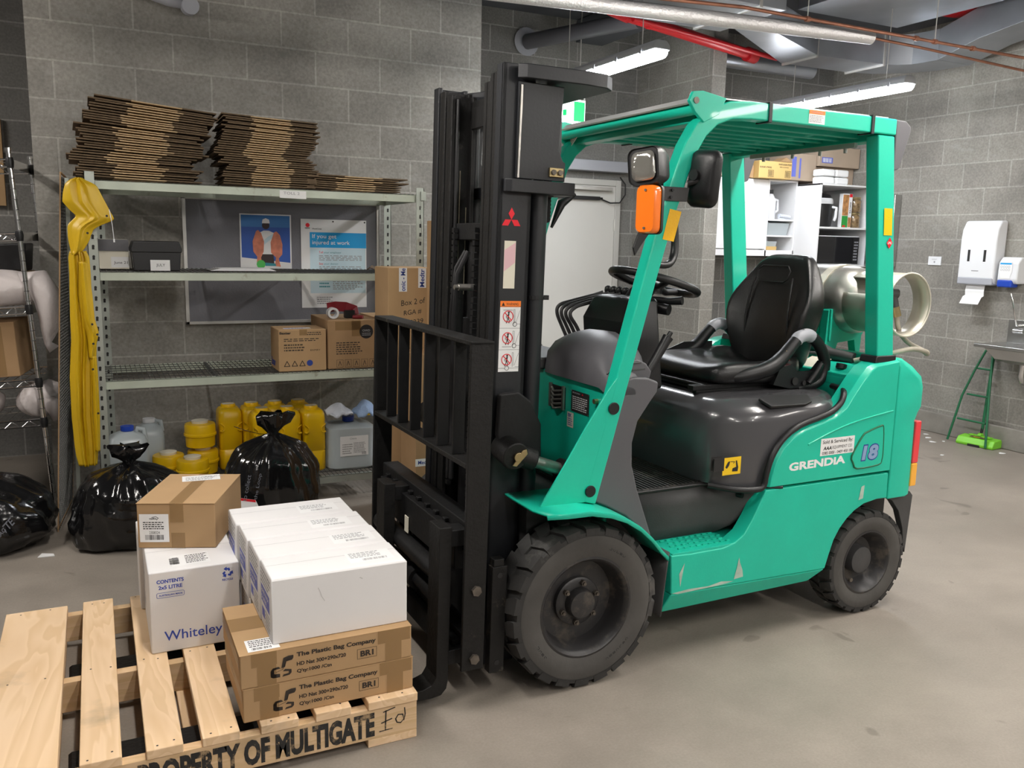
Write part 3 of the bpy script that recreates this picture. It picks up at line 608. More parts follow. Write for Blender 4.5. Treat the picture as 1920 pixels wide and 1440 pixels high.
# side cover panels and rear deck
for s in (-1,1):
    o_=[(.795,.607),(.803,.66),(.822,.715),(.855,.765),(.90,.80),(.96,.826),(1.04,.845),(1.11,.862),(1.165,.895),(1.20,.94),(1.245,.995),(1.29,1.04),(1.33,1.055),(1.455,1.068),(1.455,.850),(1.456,.607)]
    mb=MB(); 
    inner=[(x+.012 if x<1.3 else x,z-.012 if z>.65 else z) for x,z in o_]
    A=[Vector((x,s*.485,z)) for x,z in o_]; B=[Vector((x,s*.503,z)) for x,z in inner]; C_=[Vector((x,s*.42,z)) for x,z in o_]
    mb.ring([C_,A,B]); sc_=mb.build('side_cover','green',FK,bevel=.004)
    if s<0:
        rec=[(1.235,.662),(1.225,.69),(1.275,.765),(1.305,.782),(1.375,.800),(1.392,.79),(1.400,.70),(1.398,.66),(1.38,.640),(1.26,.636)]
        mb=MB(); mb.prism([(p.x,p.z) for p in cr([(x,0,z) for x,z in rec+rec[:1]],3)[:-1]],'y',-.5035,-.5065); cen=Vector((1.32,-.51,.715))
        rp=mb.build('number_panel','green',sc_,bevel=.0015)
        mb=MB(); mb.tube(cr([(x,-.5045,z) for x,z in rec+rec[:1]],3)[:-1],.0038,8,closed=True); mb.build('panel_groove_shade','dkgreen',sc_,smooth=60)  # dark green tube paints the shadow line along the number panel's edge
        mb=MB(); mb.text('18',(1.275,-.5068,.662),XP,ZP,.100,.070,bold=.085,shear=.12); mb.mat(1).text('18',(1.279,-.5074,.667),XP,ZP,.092,.060,bold=.045,shear=.12); mb.build('model_number',['navy','silverblue'],rp)
        mb=MB(); mb.rect((1.052,-.5037,.705),(1,0,.0),ZP,.182,.068); mb.mat(1).text('Sold & Serviced By:',(1.062,-.5042,.748),XP,ZP,.162,.018,bold=.01).text('AAA',(1.066,-.5042,.727),XP,ZP,.045,.014,bold=.03,shear=.2).text('EQUIPMENT CO',(1.116,-.5042,.727),XP,ZP,.105,.014).text('0385 0000 - 0409 450 100',(1.062,-.5042,.709),XP,ZP,.165,.012,bold=.01); mb.build('service_sticker',['paper','ink'],sc_)
        mb=MB(); mb.text('GRENDiA',(.895,-.5037,.660),(1,0,.014),ZP,.297,.033,bold=.04); mb.build('model_lettering','paper',sc_)
        mb=MB(); mb.tube(cr([(.985,-.5035,.757),(1.08,-.504,.790),(1.2,-.504,.822),(1.32,-.504,.842),(1.44,-.504,.857)]),.0035,6); mb.build('pressed_crease','green',sc_,smooth=60)
mb=MB(); mb.box(1.272,1.46,-.42,.42,.62,1.00); mb.prism([(1.27,.95),(1.27,.985),(1.36,1.02),(1.60,1.025),(1.60,.95)],'y',-.43,.43); rd=mb.build('rear_deck','green',FK,bevel=.006)
mb=MB(); mb.tube([(1.28,-.43,.93),(1.285,-.425,.97),(1.33,-.42,1.03)],.009,8); mb.build('deck_seal','blackp',rd)
mb=MB(); mb.cyl((1.33,-.32,1.008),(1.335,-.32,1.03),.022,14); mb.build('filler_cap','blackp',rd,bevel=.003)
mb=MB(); mb.rect((1.30,-.22,1.000),(.93,0,.37),YP,.09,.11); mb.build('deck_label','cream',rd)
# counterweight
cw=MB()
def cwsec(z,xr,xf=1.462,w=.500,c=.05):
    return [Vector((xf,-w,z)),Vector((xr-c,-w,z)),Vector((xr-c*.25,-w+c*.3,z)),Vector((xr,-w+c,z)),Vector((xr,w-c,z)),Vector((xr-c*.25,w-c*.3,z)),Vector((xr-c,w,z)),Vector((xf,w,z))]
cw.ring([cwsec(.482,1.618),cwsec(.56,1.622),cwsec(.78,1.615),cwsec(.80,1.613),cwsec(.835,1.628),cwsec(.86,1.645),cwsec(.94,1.645),cwsec(.985,1.635,c=.06),cwsec(1.03,1.58,c=.07),cwsec(1.065,1.50,w=.49,c=.03)])
cw=cw.build('counterweight','green_worn',FK,bevel=.008,seg=3,smooth=None)
for s in (-1,1):
    tl=MB(); tl.box(1.598,1.634,s*.496,s*.44,.62,.80); tl=tl.build('tail_lamp','redlens',FK,bevel=.006)
    mb=MB(); mb.box(1.598,1.634,s*.496,s*.44,.52,.62); mb.build('tail_lamp_amber','amber',tl,bevel=.006)
    mb=MB(); mb.prism([(1.46,.49),(1.635,.49),(1.655,.47),(1.64,.215),(1.625,.25),(1.61,.33),(1.575,.41),(1.53,.46)],'y',s*.47,s*.44); mb.build('mud_flap','grey_dk',FK,bevel=.003)
mb=MB(); mb.box(1.50,1.60,-.35,.35,.25,.49); mb.box(1.08,1.63,-.352,-.340,.20,.60); mb.box(1.08,1.63,.340,.352,.20,.60); mb.build('rear_underbody','blackp',FK)
mb=MB(); mb.poly((0,-.5012,0),XP,ZP,[(.375,.262),(.45,.266),(.54,.262),(.60,.270),(.66,.262),(.61,.257),(.50,.256),(.40,.255)]); mb.build('paint_scrape','scrape',frame)
mb=MB(); mb.poly((0,-.5012,0),XP,ZP,[(.66,.268),(.672,.31),(.680,.352),(.686,.33),(.700,.30),(.705,.272)]); mb.build('paint_scrape','scrape',frame)
mb=MB(); mb.poly((0,-.5012,0),XP,ZP,[(.41,.28),(.402,.33),(.425,.37),(.418,.33)]); mb.build('paint_scrape','scrape',frame)
mb=MB(); mb.poly((0,-.5012,0),XP,ZP,[(1.29,.50),(1.30,.555),(1.318,.56),(1.315,.505)]); mb.build('paint_scrape','scrape',frame)
# wheels
def wheel(name,x,y,r,w,s,nl,rear=False):
    root=MB(); hw=w/2; q=r/.285
    prof=[(r*.60,-hw*.8),(r*.66,-hw*.93),(r*.75,-hw*1.0),(r*.86,-hw*1.0),(r*.935,-hw*.96),(r*.958,-hw*.80),(r*.965,0),(r*.958,hw*.80),(r*.935,hw*.96),(r*.86,hw),(r*.75,hw),(r*.66,hw*.93),(r*.60,hw*.8)]
    root.lathe(prof,(0,0,0),'y',56,caps=False)
    for i in range(nl):
        for side in (-1,1):
            a0=2*PI*(i+(.5 if side>0 else 0))/nl; da=2*PI/nl
            def pt(rr,yy,a): return Vector((rr*math.cos(a),yy,rr*math.sin(a)))
            W_=.70*da
            A=[pt(r*.895,side*hw*1.005,a0),pt(r*.895,side*hw*1.005,a0+W_),pt(r*.98,side*hw*.97,a0+W_),pt(r*.98,side*hw*.97,a0)]
            B=[pt(r*.93,side*hw*.80,a0),pt(r*.93,side*hw*.80,a0+W_),pt(r,side*hw*.80,a0+W_),pt(r,side*hw*.80,a0)]
            C=[pt(r*.93,side*hw*-.02,a0+da*.38),pt(r*.93,side*hw*-.02,a0+da*.38+W_*.8),pt(r*.998,side*hw*-.02,a0+da*.38+W_*.8),pt(r*.998,side*hw*-.02,a0+da*.38)]
            root.ring([A,B,C])
    t=root.build(name,'tyre',FK,smooth=28,loc=(x,y,r))
    mb=MB(); o=s*hw
    mb.lathe([(r*.60,o*.86),(r*.67,o*.985),(r*.76,o*1.02),(r*.80,o*1.035),(r*.82,o*1.02),(r*.86,o*1.02),(r*.885,o*.99)],(0,0,0),'y',56,caps=False)
    sw_=mb.build('tyre_sidewall','tyre_side',t,smooth=40)
    if not rear:
        mb=MB()
        for word,a0 in (('SOLID',1.2),('SIDE',3.9),('6.50-10',5.6)):
            for k,ch in enumerate(word):
                a=a0-k*.075; c_=Vector((r*.735*math.cos(a),o*1.022,r*.735*math.sin(a)))
                mb.text(ch,c_,(math.sin(a),0,-math.cos(a)),(math.cos(a),0,math.sin(a)),.012,.017)
        mb.build('sidewall_lettering','tyre',sw_)
    mb=MB()
    if not rear:
        mb.lathe([(r*.615,o*.80),(r*.635,o*.90),(r*.60,o*.93),(r*.575,o*.86),(r*.55,o*.70),(r*.53,o*.2),(r*.50,-o*.05),(r*.30,-o*.05),(r*.10,-o*.05)],(0,0,0),'y',48,caps='end')
    else:
        mb.lathe([(r*.60,o*.80),(r*.625,o*.92),(r*.59,o*.94),(r*.55,o*.80),(r*.50,o*.30),(r*.42,-o*.1),(r*.34,-o*.2),(r*.10,-o*.2)],(0,0,0),'y',48,caps='end')
    rm=mb.build('rim','rim',t,smooth=35)
    mb=MB()
    if not rear:
        mb.lathe([(r*.30,-o*.1),(r*.30,o*.18),(r*.275,o*.24),(r*.19,o*.26),(r*.18,o*.52),(r*.165,o*.62),(r*.10,o*.66),(r*.02,o*.66)],(0,0,0),'y',32)
    else:
        mb.lathe([(r*.27,-o*.2),(r*.265,o*.35),(r*.255,o*.50),(r*.22,o*.55),(r*.02,o*.56)],(0,0,0),'y',32)
    hb=mb.build('hub','grey_dk' if rear else 'rim',t,smooth=35)
    if not rear:
        for k in range(6):
            a=R(20+60*k); c_=Vector((r*.245*math.cos(a),o*.24,r*.245*math.sin(a)))
            mb=MB(); mb.cyl(c_,c_+Vector((0,s*.014,0)),.010,6); mb.cyl(c_+Vector((0,s*.014,0)),c_+Vector((0,s*.022,0)),.006,8); mb.build('wheel_nut','bolt',t)
    else:
        mb=MB(); mb.cyl((-r*.30,o*.55,-r*.33),(-r*.30,o*.72,-r*.33),.009,10); mb.build('tyre_valve','bolt',t)
    return t
wheel('front_wheel',0,-.450,.285,.16,-1,22); wheel('front_wheel',0,.450,.285,.16,1,22)
wheel('rear_wheel',1.385,-.432,.219,.125,-1,24,True); wheel('rear_wheel',1.385,.432,.219,.125,1,24,True)
# seat
SX,SY=.0,-.02
st=MB()
def seatback(z,xc,w,d,bol):
    o=[]
    n=20
    for i in range(n):
        a=2*PI*i/n; c,s_=math.cos(a),math.sin(a)
        y=w*math.copysign(abs(s_)**.7,s_); x=d*math.copysign(abs(c)**.8,c)
        if c<0: x-=bol*1.5*(abs(y)/w)**4
        x+=.034
        o.append(Vector((xc+x,SY+y,z)))
    return o
SB=[(.975,1.20,.13,.03,.0),(.99,1.20,.18,.045,.02),(1.05,1.205,.205,.05,.05),(1.12,1.21,.215,.052,.065),(1.18,1.215,.240,.052,.07),(1.25,1.225,.252,.052,.065),(1.31,1.24,.238,.05,.05),(1.37,1.255,.195,.048,.035),(1.425,1.265,.158,.045,.02),(1.458,1.272,.128,.036,.01),(1.472,1.275,.09,.02,.0)]
st.ring([seatback(*q) for q in SB]); sb=st.build('seat_backrest','vinyl',FK,smooth=70,sub=1)
STX=.034
mb=MB(); mb.tube([(1.19,SY+.13,1.08),(1.185,SY+.125,1.2),(1.20,SY+.12,1.32),(1.215,SY+.11,1.37)],.005,8); mb.tube([(1.19,SY-.13,1.08),(1.185,SY-.125,1.2),(1.20,SY-.12,1.32),(1.215,SY-.11,1.37)],.005,8)
mb.tube([(1.222,SY+.075,1.42),(1.222,SY-.075,1.42),(1.214,SY-.095,1.40),(1.206,SY-.09,1.365),(1.203,SY-.07,1.352),(1.203,SY+.07,1.352),(1.206,SY+.09,1.365),(1.214,SY+.095,1.40)],.0035,8,closed=True); each(mb,'seat_stitching','vinyl',sb,smooth=70)
def cushsec(x,w,zt,zb,side):
    o=[]
    for y,z in ((-w,zb+.012),(-w-.004,(zb+zt)/2),(-w+.002,zt-.006+side),(-w*.86,zt+.006+side),(-w*.62,zt),(-w*.3,zt-.005),(w*.3,zt-.005),(w*.62,zt),(w*.86,zt+.006+side),(w-.002,zt-.006+side),(w+.004,(zb+zt)/2),(w,zb+.012),(w*.8,zb),(-w*.8,zb)): o.append(Vector((x,SY+y,z)))
    return o
mb=MB(); mb.ring([cushsec(*q) for q in ((.722,.17,1.00,.972,0),(.735,.215,1.022,.958,0),(.77,.238,1.038,.952,0),(.85,.252,1.038,.950,.006),(.95,.256,1.025,.948,.018),(1.05,.254,1.012,.948,.038),(1.15,.240,1.005,.95,.055),(1.21,.21,1.0,.96,.05))]); cu=mb.build('seat_cushion','vinyl',FK,smooth=70,sub=1)
for s in (-1,1):
    y0=SY+s*.262
    mb=MB(); pr_=[(.96,.945),(.93,.985),(1.0,1.03),(1.06,1.085),(1.10,1.125),(1.145,1.148),(1.20,1.135),(1.25,1.09),(1.275,1.03),(1.262,.975),(1.22,.94),(1.10,.925)]
    hol=[(1.06,1.03),(1.10,1.075),(1.14,1.098),(1.18,1.085),(1.205,1.05),(1.20,1.01),(1.15,.985),(1.09,.99)]
    # frame of the hip restraint: tube around the outline plus lower web
    mb.prism([(.99,.955),(1.02,1.02),(1.08,1.035),(1.12,1.00),(1.21,1.00),(1.25,1.04),(1.275,1.02),(1.262,.965),(1.20,.935),(1.08,.935)],'y',y0-.012,y0+.014)
    hp=[(.78,y0-s*.050,.985),(.85,y0-s*.022,.992),(.96,y0,1.018),(1.03,y0,1.055),(1.085,y0,1.108),(1.125,y0,1.142),(1.165,y0,1.150),(1.215,y0,1.125),(1.258,y0,1.075),(1.278,y0,1.02),(1.262,y0,.965),(1.215,y0,.938),(1.13,y0,.932)]
    mb.tube(cr(hp),crr([.012,.026,.031,.029,.025,.024,.024,.024,.024,.023,.022,.018,.014]),14)
    hr=mb.build('hip_restraint','blackp',FK,smooth=45)
    mb=MB(); mb.tube(cr([(1.108,y0,1.128),(1.125,y0,1.142),(1.165,y0,1.150),(1.19,y0,1.140)]),.0262,12); mb.build('worn_tape_wrap','greyp',hr,smooth=45)
    if s<0:
        mb=MB(); mb.tube(cr([(1.17,y0-.024,.955),(1.20,y0-.030,.995),(1.225,y0-.032,1.035)]),.012,10); mb.build('recline_lever','blackp',hr,smooth=45)
        mb=MB(); mb.box(1.040,1.056,y0-.020,y0+.020,1.082,1.092); mb.build('torn_foam_patch',mat('torn_foam',(.45,.30,.12),.9),hr,bevel=.002,rot=(0,0,0))
        mb=MB(); mb.cyl((1.10,y0-.017,.965),(1.10,y0-.020,.965),.016,14); mb.cyl((1.15,y0-.017,.955),(1.15,y0-.020,.955),.010,12); each(mb,'restraint_boss','ink',hr)
mb=MB(); mb.bar([(.80,SY+.255,.97),(.74,SY+.262,.965),(.64,SY+.25,.93),(.62,SY+.24,.90)],.045,.004,up=(0,1,0)); mb.bar([(1.10,SY+.24,1.05),(.95,SY+.25,1.05),(.80,SY+.262,.995),(.72,SY+.25,.955),(.70,SY+.24,.91)],.045,.004,up=(0,1,0)); each(mb,'seat_belt','blackp',FK)
mb=MB(); mb.box(1.075,1.11,SY-.235,SY-.205,1.035,1.062); mb.build('belt_buckle','decal_r',FK,bevel=.004)
mb=MB()
for s in (-1,1): mb.box(.64,1.22,SY+s*.19-.018,SY+s*.19+.018,.940,.960); mb.cyl((.66,SY+s*.19,.935),(1.18,SY+s*.19,.935),.014,10)
mb.box(.70,1.18,SY-.18,SY+.18,.935,.962); mb.cyl((.70,SY-.2,.955),(.70,SY+.2,.955),.008,8); mb.cyl((1.17,SY-.215,.945),(1.19,SY-.215,.945),.026,12)
mb.build('seat_slide','black',FK,bevel=.003)
# LPG cylinder lying across the counterweight
GX,GZ,GR=1.585,1.275,.150
tk=MB(); tk.lathe([(.02,-.235),(.07,-.228),(.115,-.205),(.14,-.17),(GR,-.125),(GR,.30),(.14,.345),(.11,.38),(.05,.40),(.01,.40)],(GX,0,GZ),'y',40); tk=tk.build('gas_cylinder','tank',FK,smooth=35)
mb=MB(); Z0=-.415; n=40
for (ra,ya,yb,gap) in ((.128,Z0,-.335,0),(.128,-.335,-.15,9)):
    for i in range(n):
        if gap and (i in range(33,40) or i in range(0,7) or i in range(14,18)): continue
        a0,a1=2*PI*i/n,2*PI*(i+1)/n; mb.add([(GX+ra*math.cos(a0),ya,GZ+ra*math.sin(a0)),(GX+ra*math.cos(a1),ya,GZ+ra*math.sin(a1)),(GX+ra*math.cos(a1),yb,GZ+ra*math.sin(a1)),(GX+ra*math.cos(a0),yb,GZ+ra*math.sin(a0))],[(0,1,2,3)])
mb.build('collar','tank_ring',tk,solid=.005,smooth=40,weld=True)
mb=MB(); mb.tube([(GX+.130*math.cos(2*PI*i/40),Z0,GZ+.130*math.sin(2*PI*i/40)) for i in range(40)],.005,8,closed=True); mb.build('collar_rim','tank_ring',tk,smooth=60)
mb=MB(); mb.cyl((GX,-.22,GZ+.01),(GX,-.30,GZ+.02),.022,14); mb.cyl((GX-.03,-.29,GZ+.045),(GX+.045,-.32,GZ+.04),.02,12); mb.cyl((GX+.03,-.31,GZ+.03),(GX+.036,-.32,GZ-.02),.018,12); mb.build('valve','grey_dk',tk,smooth=40)
mb=MB(); mb.cyl((GX+.034,-.32,GZ-.015),(GX+.045,-.325,GZ-.055),.020,10); mb.build('brass_coupling','brass',tk,smooth=40)
mb=MB(); mb.tube(cr([(GX+.045,-.325,GZ-.05),(GX+.06,-.33,GZ-.11),(GX+.11,-.34,GZ-.165),(GX+.18,-.36,GZ-.20),(GX+.19,-.38,GZ-.215),(GX+.15,-.40,GZ-.20),(GX+.05,-.41,GZ-.185),(GX-.06,-.40,GZ-.20),(GX-.16,-.30,GZ-.24)]),.0105,12); mb.build('gas_hose','hose',tk,smooth=60)
mb=MB()
for y in (-.06,.24):
    mb.tube([(GX+(GR+.004)*math.cos(a),y,GZ+(GR+.004)*math.sin(a)) for a in [R(q) for q in range(0,361,15)]],1,sec=[(-.002,-.02),(.002,-.02),(.002,.02),(-.002,.02)],up=(0,1,0))
each(mb,'tank_strap','tank_ring',tk)
mb=MB()
for y in (-.12,.28):
    mb.prism([(1.42,1.02),(1.475,1.02),(1.50,1.09),(1.60,1.10),(1.62,1.02),(1.64,1.02),(1.645,1.12),(1.70,1.20),(1.69,1.21),(1.585,1.13),(1.47,1.20),(1.445,1.24),(1.43,1.235)],'y',y-.02,y+.02)
mb.box(1.42,1.62,-.15,.32,1.02,1.04); mb.box(1.435,1.447,-.15,.32,1.10,1.24)
mb.build('cylinder_cradle','green_in',FK,bevel=.003)
mb=MB(); mb.tube([(1.45,.05,1.04),(1.43,-.08,1.08),(1.42,-.18,1.05),(1.45,-.28,1.04)],.025,10); mb.tube([(1.50,-.30,1.045),(1.36,-.05,1.045),(1.34,.2,1.045)],.008,8); each(mb,'hose_bundle','grey_dk',FK,smooth=50)

# --- mast (own tilted frame)
TI=R(1.1); MX=-.277
def channel(mb,x0,x1,y0,y1,z0,z1,s,web_out=True):  # web towards outside unless I-beam
    t=.014
    if web_out: mb.box(x0,x1,s*y1,s*(y1-t),z0,z1)
    else: mb.box(x0,x1,s*((y0+y1)/2-t/2),s*((y0+y1)/2+t/2),z0,z1)
    mb.box(x0,x0+.016,s*y0,s*y1,z0,z1); mb.box(x1-.016,x1,s*y0,s*y1,z0,z1)
ms=MB()
for s in (-1,1): channel(ms,0,.118,.247,.295,.03,2.055,s)
mast=ms.build('mast','mast_black',FK,bevel=.003,loc=(MX,0,0),rot=(0,TI,0))
ms=MB()
for s in (-1,1): channel(ms,.004,.112,.192,.242,.05,2.035,s,False)
ms.box(.090,.110,-.192,.192,1.93,2.0); ms.box(.085,.11,-.192,.192,.06,.16)
ms.build('middle_mast_stage','black_worn',mast,bevel=.003)
ms=MB()
for s in (-1,1): channel(ms,.008,.106,.136,.187,.06,2.015,s,False)
ms.box(.085,.104,-.136,.136,1.90,1.975); ms.box(.08,.104,-.136,.136,1.05,1.12); ms.box(.05,.09,-.136,.136,.10,.2)
ms.build('inner_mast_stage','black_worn',mast,bevel=.003)
for x,z0,z1 in ((.045,.9,1.75),(.072,1.3,1.62),(.030,1.0,1.5)):
    mb=MB(); mb.box(x,x+.003,.1335,.1352,z0,z1); mb.build('worn_streak','scrape_tan',mast)
for s in (-1,1):
    for y,z in ((.245,1.93),(.19,1.915)):
        mb=MB(); mb.cyl((.05,s*(y-.018),z),(.05,s*(y+.018),z),.036,20); mb.build('mast_roller','bolt',mast,smooth=30)
    mb=MB(); mb.cyl((.160,s*.262,.10),(.160,s*.262,1.655),.033,20); mb.cyl((.160,s*.262,1.655),(.160,s*.262,1.99),.018,14); lc=mb.build('lift_cylinder','mast_black',mast,smooth=40)
    for z in (1.315,1.66):
        mb=MB(); mb.lathe([(.036,-.006),(.036,.006)],(.160,s*.262,z),'z',20); mb.box(.19,.215,s*.262-.008,s*.262+.008,z-.008,z+.008); mb.build('cylinder_clamp','blackp',lc)
    # side plates at the top, welded to the outer channel
    mb=MB(); mb.prism([(.05,1.70),(.05,2.0),(.215,2.0),(.205,1.80),(.222,1.765),(.232,1.76),(.232,1.70)],'y',s*.298,s*.310); mb.build('mast_side_plate','mast_black',mast,bevel=.002)
    mb=MB(); mb.prism([(.052,1.70),(.06,1.70),(.063,1.99),(.055,1.99)],'y',s*.311,s*.316); mb.build('weld_bead','steel',mast,bevel=.002)
    mb=MB(); mb.box(.170,.222,s*.310,s*.318,1.712,1.742); bp_=mb.build('bolt_plate','brass',mast,bevel=.002)
    mb=MB(); [mb.cyl((x,s*.318,1.727),(x,s*.326,1.727),.009,6) for x in (.183,.208)]; each(mb,'plate_bolt','bolt',bp_)
mb=MB(); mb.prism([(.035,-.325),(.06,-.345),(.27,-.362),(.35,-.355),(.392,-.32),(.392,.30),(.35,.33),(.06,.33),(.035,.315),(.12,.26),(.15,.20),(.15,-.20),(.12,-.26)],'z',2.005,2.05); mb.build('top_tie_plate','mast_black',mast,bevel=.004)
mb=MB(); mb.prism([(.012,-.312),(.03,-.325),(.265,-.325),(.265,-.20),(.20,-.20),(.20,.20),(.265,.20),(.265,.325),(.03,.325),(.012,.312),(.012,.297),(.13,.297),(.14,.24),(.14,-.24),(.13,-.297),(.012,-.297)],'z',1.655,1.697); mb.build('upper_tie_bar','mast_black',mast,bevel=.003)
mb=MB(); mb.box(.12,.16,-.30,.30,.75,.85); mb.box(.12,.16,-.30,.30,.08,.20); each(mb,'mast_cross_beam','black',mast,bevel=.003)
mb=MB(); mb.cyl((.075,.03,.22),(.075,.03,1.22),.042,20); mb.cyl((.075,.03,1.22),(.075,.03,1.50),.026,16); mb.build('free_lift_cylinder','black',mast,smooth=40)
mb=MB(); mb.box(.03,.12,-.10,.12,1.50,1.56); mb.build('chain_crosshead','black',mast,bevel=.004)
mb=MB(); mb.cyl((-.03,-.055,1.335),(.03,-.055,1.335),.012,14); mb.cyl((-.045,-.055,1.335),(-.03,-.055,1.335),.009,14); mb.build('anchor_pin','steel',mast,smooth=40)
for y in (-.085,.10):
    mb=MB()
    for k in range(44): z=.58+k*.022; mb.box(.010,.026,y-.010+(.002 if k%2 else -.002),y+.010,z,z+.017)
    mb.build('lift_chain','black',mast)
mb=MB()
for k in range(34): z=1.58+k*.0125; mb.cyl((.235,-.20,z),(.235,-.17,z),.012,8)
mb.tube([(.205,-.27,1.72),(.225,-.26,1.80),(.228,-.25,1.90),(.215,-.25,1.98)],.016,8)
mb.build('hose_roll','blackp',mast,smooth=30)
mb=MB(); mb.tube([(.02,.0,1.46),(-.01,.01,1.40),(-.02,.02,1.25),(-.01,.05,1.1),(.0,.06,.62)],.010,8); mb.tube([(.02,-.02,1.46),(-.015,-.01,1.38),(-.02,.0,1.22),(-.01,.02,1.0),(.0,.03,.62)],.010,8); mb.tube([(.03,.13,.62),(.03,.13,2.0)],.007,8); each(mb,'hydraulic_hose','blackp',mast,smooth=60)
# decals on the near channel
Y0=-.2962; X,U=XP,ZP
def dec(x,z): return (x,Y0,z)
mb=MB(); cx,cz=.047,1.568; e=.0225
def rh(a): # rhombus pointing along angle a from centre
    d=Vector((math.cos(R(a)),math.sin(R(a)))); n=Vector((-d.y,d.x)); return [(0,0),tuple(d*e*1.73*.5+n*e*.5),tuple(d*e*1.73),tuple(d*e*1.73*.5-n*e*.5)]
for a in (90,210,330): mb.poly(dec(cx,cz),X,U,rh(a))
mb.build('three_diamond_emblem','decal_r',mast)
mb=MB(); mb.rect(dec(.025,1.345),X,U,.042,.155); mb.mat(1).add([(.026,Y0-.0003,1.40),(.066,Y0-.0003,1.43),(.066,Y0-.0003,1.495),(.026,Y0-.0003,1.47)],[(0,1,2,3)]); mb.build('mast_sticker',['cream','pinkd'],mast)
mb=MB(); bx,bz,bw,bh=.018,1.068,.076,.236; mb.rect(dec(bx,bz),X,U,bw,bh); Y0-=.0004
mb.mat(1).rect(dec(bx,bz+bh-.020),X,U,bw,.020); Y0-=.0003; mb.mat(2).text('WARNING',dec(bx+.022,bz+bh-.0145),X,U,.045,.009); mb.poly(dec(bx+.005,bz+bh-.016),X,U,[(0,0),(.012,0),(.006,.012)])
for k in range(3):
    z=bz+.004+(2-k)*.072
    mb.mat(2).line(dec(bx,z+.070),X,U,[(0,0),(bw,0)],.0008)
    mb.line(dec(bx,z),X,U,[(.052,.012),(.050,.060),(.055,.060),(.056,.016)],.0009).line(dec(bx,z),X,U,[(.060,.018),(.074,.058)],.0009).line(dec(bx,z),X,U,[(.062,.012),(.076,.012)],.0009)
    if k==2: mb.disc(dec(bx+.032,z+.008),X,U,.008,.0065).line(dec(bx,z+.008),X,U,[(0,0),(.024,0)],.001).line(dec(bx,z+.008),X,U,[(.041,0),(.074,0)],.001)
    else: mb.disc(dec(bx+.056,z+.011),X,U,.008,.0062).line(dec(bx,z+(.058 if k==0 else .008)),X,U,[(.012,0),(.046,0)],.0012)
    Y0-=.0002; c0=(bx+.030,z+.037)
    mb.disc(dec(c0[0]+.002,c0[1]+.013),X,U,.0034,n=12).line(dec(*c0),X,U,[(.002,.008),(0,-.006)],.005).line(dec(*c0),X,U,[(0,-.006),(-.006,-.022)],.0024).line(dec(*c0),X,U,[(0,-.006),(.005,-.014),(.004,-.022)],.0024).line(dec(*c0),X,U,[(0,.006),(-.007,.0),(-.006,-.006)],.0018)
    Y0-=.0002; mb.mat(3).disc(dec(*c0),X,U,.0195,.0168,n=28).line(dec(*c0),X,U,[(-.012,.012),(.012,-.012)],.0028)
    Y0+=.0004
mb.build('warning_decal',['paper','decal_o','ink','decal_r'],mast)
# tilt cylinder and pivot
for s in (-1,1):
    mb=MB(); mb.prism([(.01,1.0),(.005,.86),(.02,.82),(.10,.80),(.15,.76),(.17,.72),(.178,.78),(.172,.89),(.13,.97),(.08,1.005)],'y',s*.31,s*.335); mb.build('tilt_bracket','black',mast,bevel=.008)
    mb=MB(); mb.cyl((.045,s*.30,.815),(.045,s*.40,.80),.048,20); mb.cyl((.045,s*.36,.805),(.13,s*.37,.775),.038,14); tc_=mb.build('tilt_clevis','black_worn',mast,bevel=.006)
    mb=MB(); mb.cyl((.05,s*.402,.80),(.05,s*.412,.80),.016,14); mb.prism([(.03,.772),(.045,.768),(.085,.808),(.08,.825),(.065,.822)],'y',s*.402,s*.408); mb.build('pin_keeper','brass',tc_,bevel=.002)
    mb=MB(); mb.cyl((.12,s*.37,.775),(.235,s*.37,.735),.021,16); mb.build('tilt_rod','steel',mast,smooth=40)
    mb=MB(); mb.cyl((.225,s*.37,.74),(.36,s*.37,.69),.036,16); mb.build('tilt_cylinder','black',mast,smooth=40)
# carriage, load backrest and forks
cg=MB(); cg.box(-.135,-.07,-.42,.42,.50,.60); cg.box(-.135,-.07,-.42,.42,.10,.22); 
for y in (-.16,.16): cg.box(-.10,.02,y-.012,y+.012,.10,.49)
cg.box(-.165,-.135,-.40,.36,.44,.56); cg.box(-.165,-.135,-.40,.36,.12,.20)
for k in range(9): cg.box(-.150,-.128,-.36+k*.085,-.335+k*.085,.56,.575)
cg=cg.build('carriage','black',mast,bevel=.004)
mb=MB(); mb.cyl((-.165,-.34,.385),(-.165,.34,.385),.034,18); mb.build('side_shift_cylinder','black',cg,smooth=40)
mb=MB(); mb.cyl((-.17,-.34,.30),(-.17,.34,.30),.026,16); mb.lathe([(.040,-.022),(.040,.022)],(-.17,-.08,.30),'y',16); mb.build('fork_position_cylinder','black',cg,smooth=40)
mb=MB(); mb.cyl((-.185,-.34,.305),(-.185,.34,.305),.009,12); mb.build('chrome_rod','chrome',cg,smooth=40)
mb=MB(); mb.box(-.171,-.168,.02,.055,.43,.49); mb.box(-.171,-.168,.0,.03,.23,.27); each(mb,'carriage_sticker','cream',cg)
for s in (-1,1):
    y=-.455 if s<0 else .43
    mb=MB(); mb.box(-.062,-.008,y-.018,y+.018,.095,.46); mb.box(-.058,-.02,y-.018,y+.018,.46,.485); sp_=mb.build('carriage_side_plate','black_worn',cg,bevel=.003)
    mb=MB(); [mb.cyl((-.035,y-s*-.0181,z),(-.035,y-s*-.0195,z),.009,12) for z in (.13,.43)]; each(mb,'plate_hole','ink',sp_)
br=MB(); br.box(-.170,-.092,-.492,-.478,.13,1.192); br.box(-.170,-.092,.437,.451,.13,1.192)
br.box(-.170,-.092,-.492,.451,1.180,1.194); br.box(-.170,-.105,-.478,.437,.795,.812)
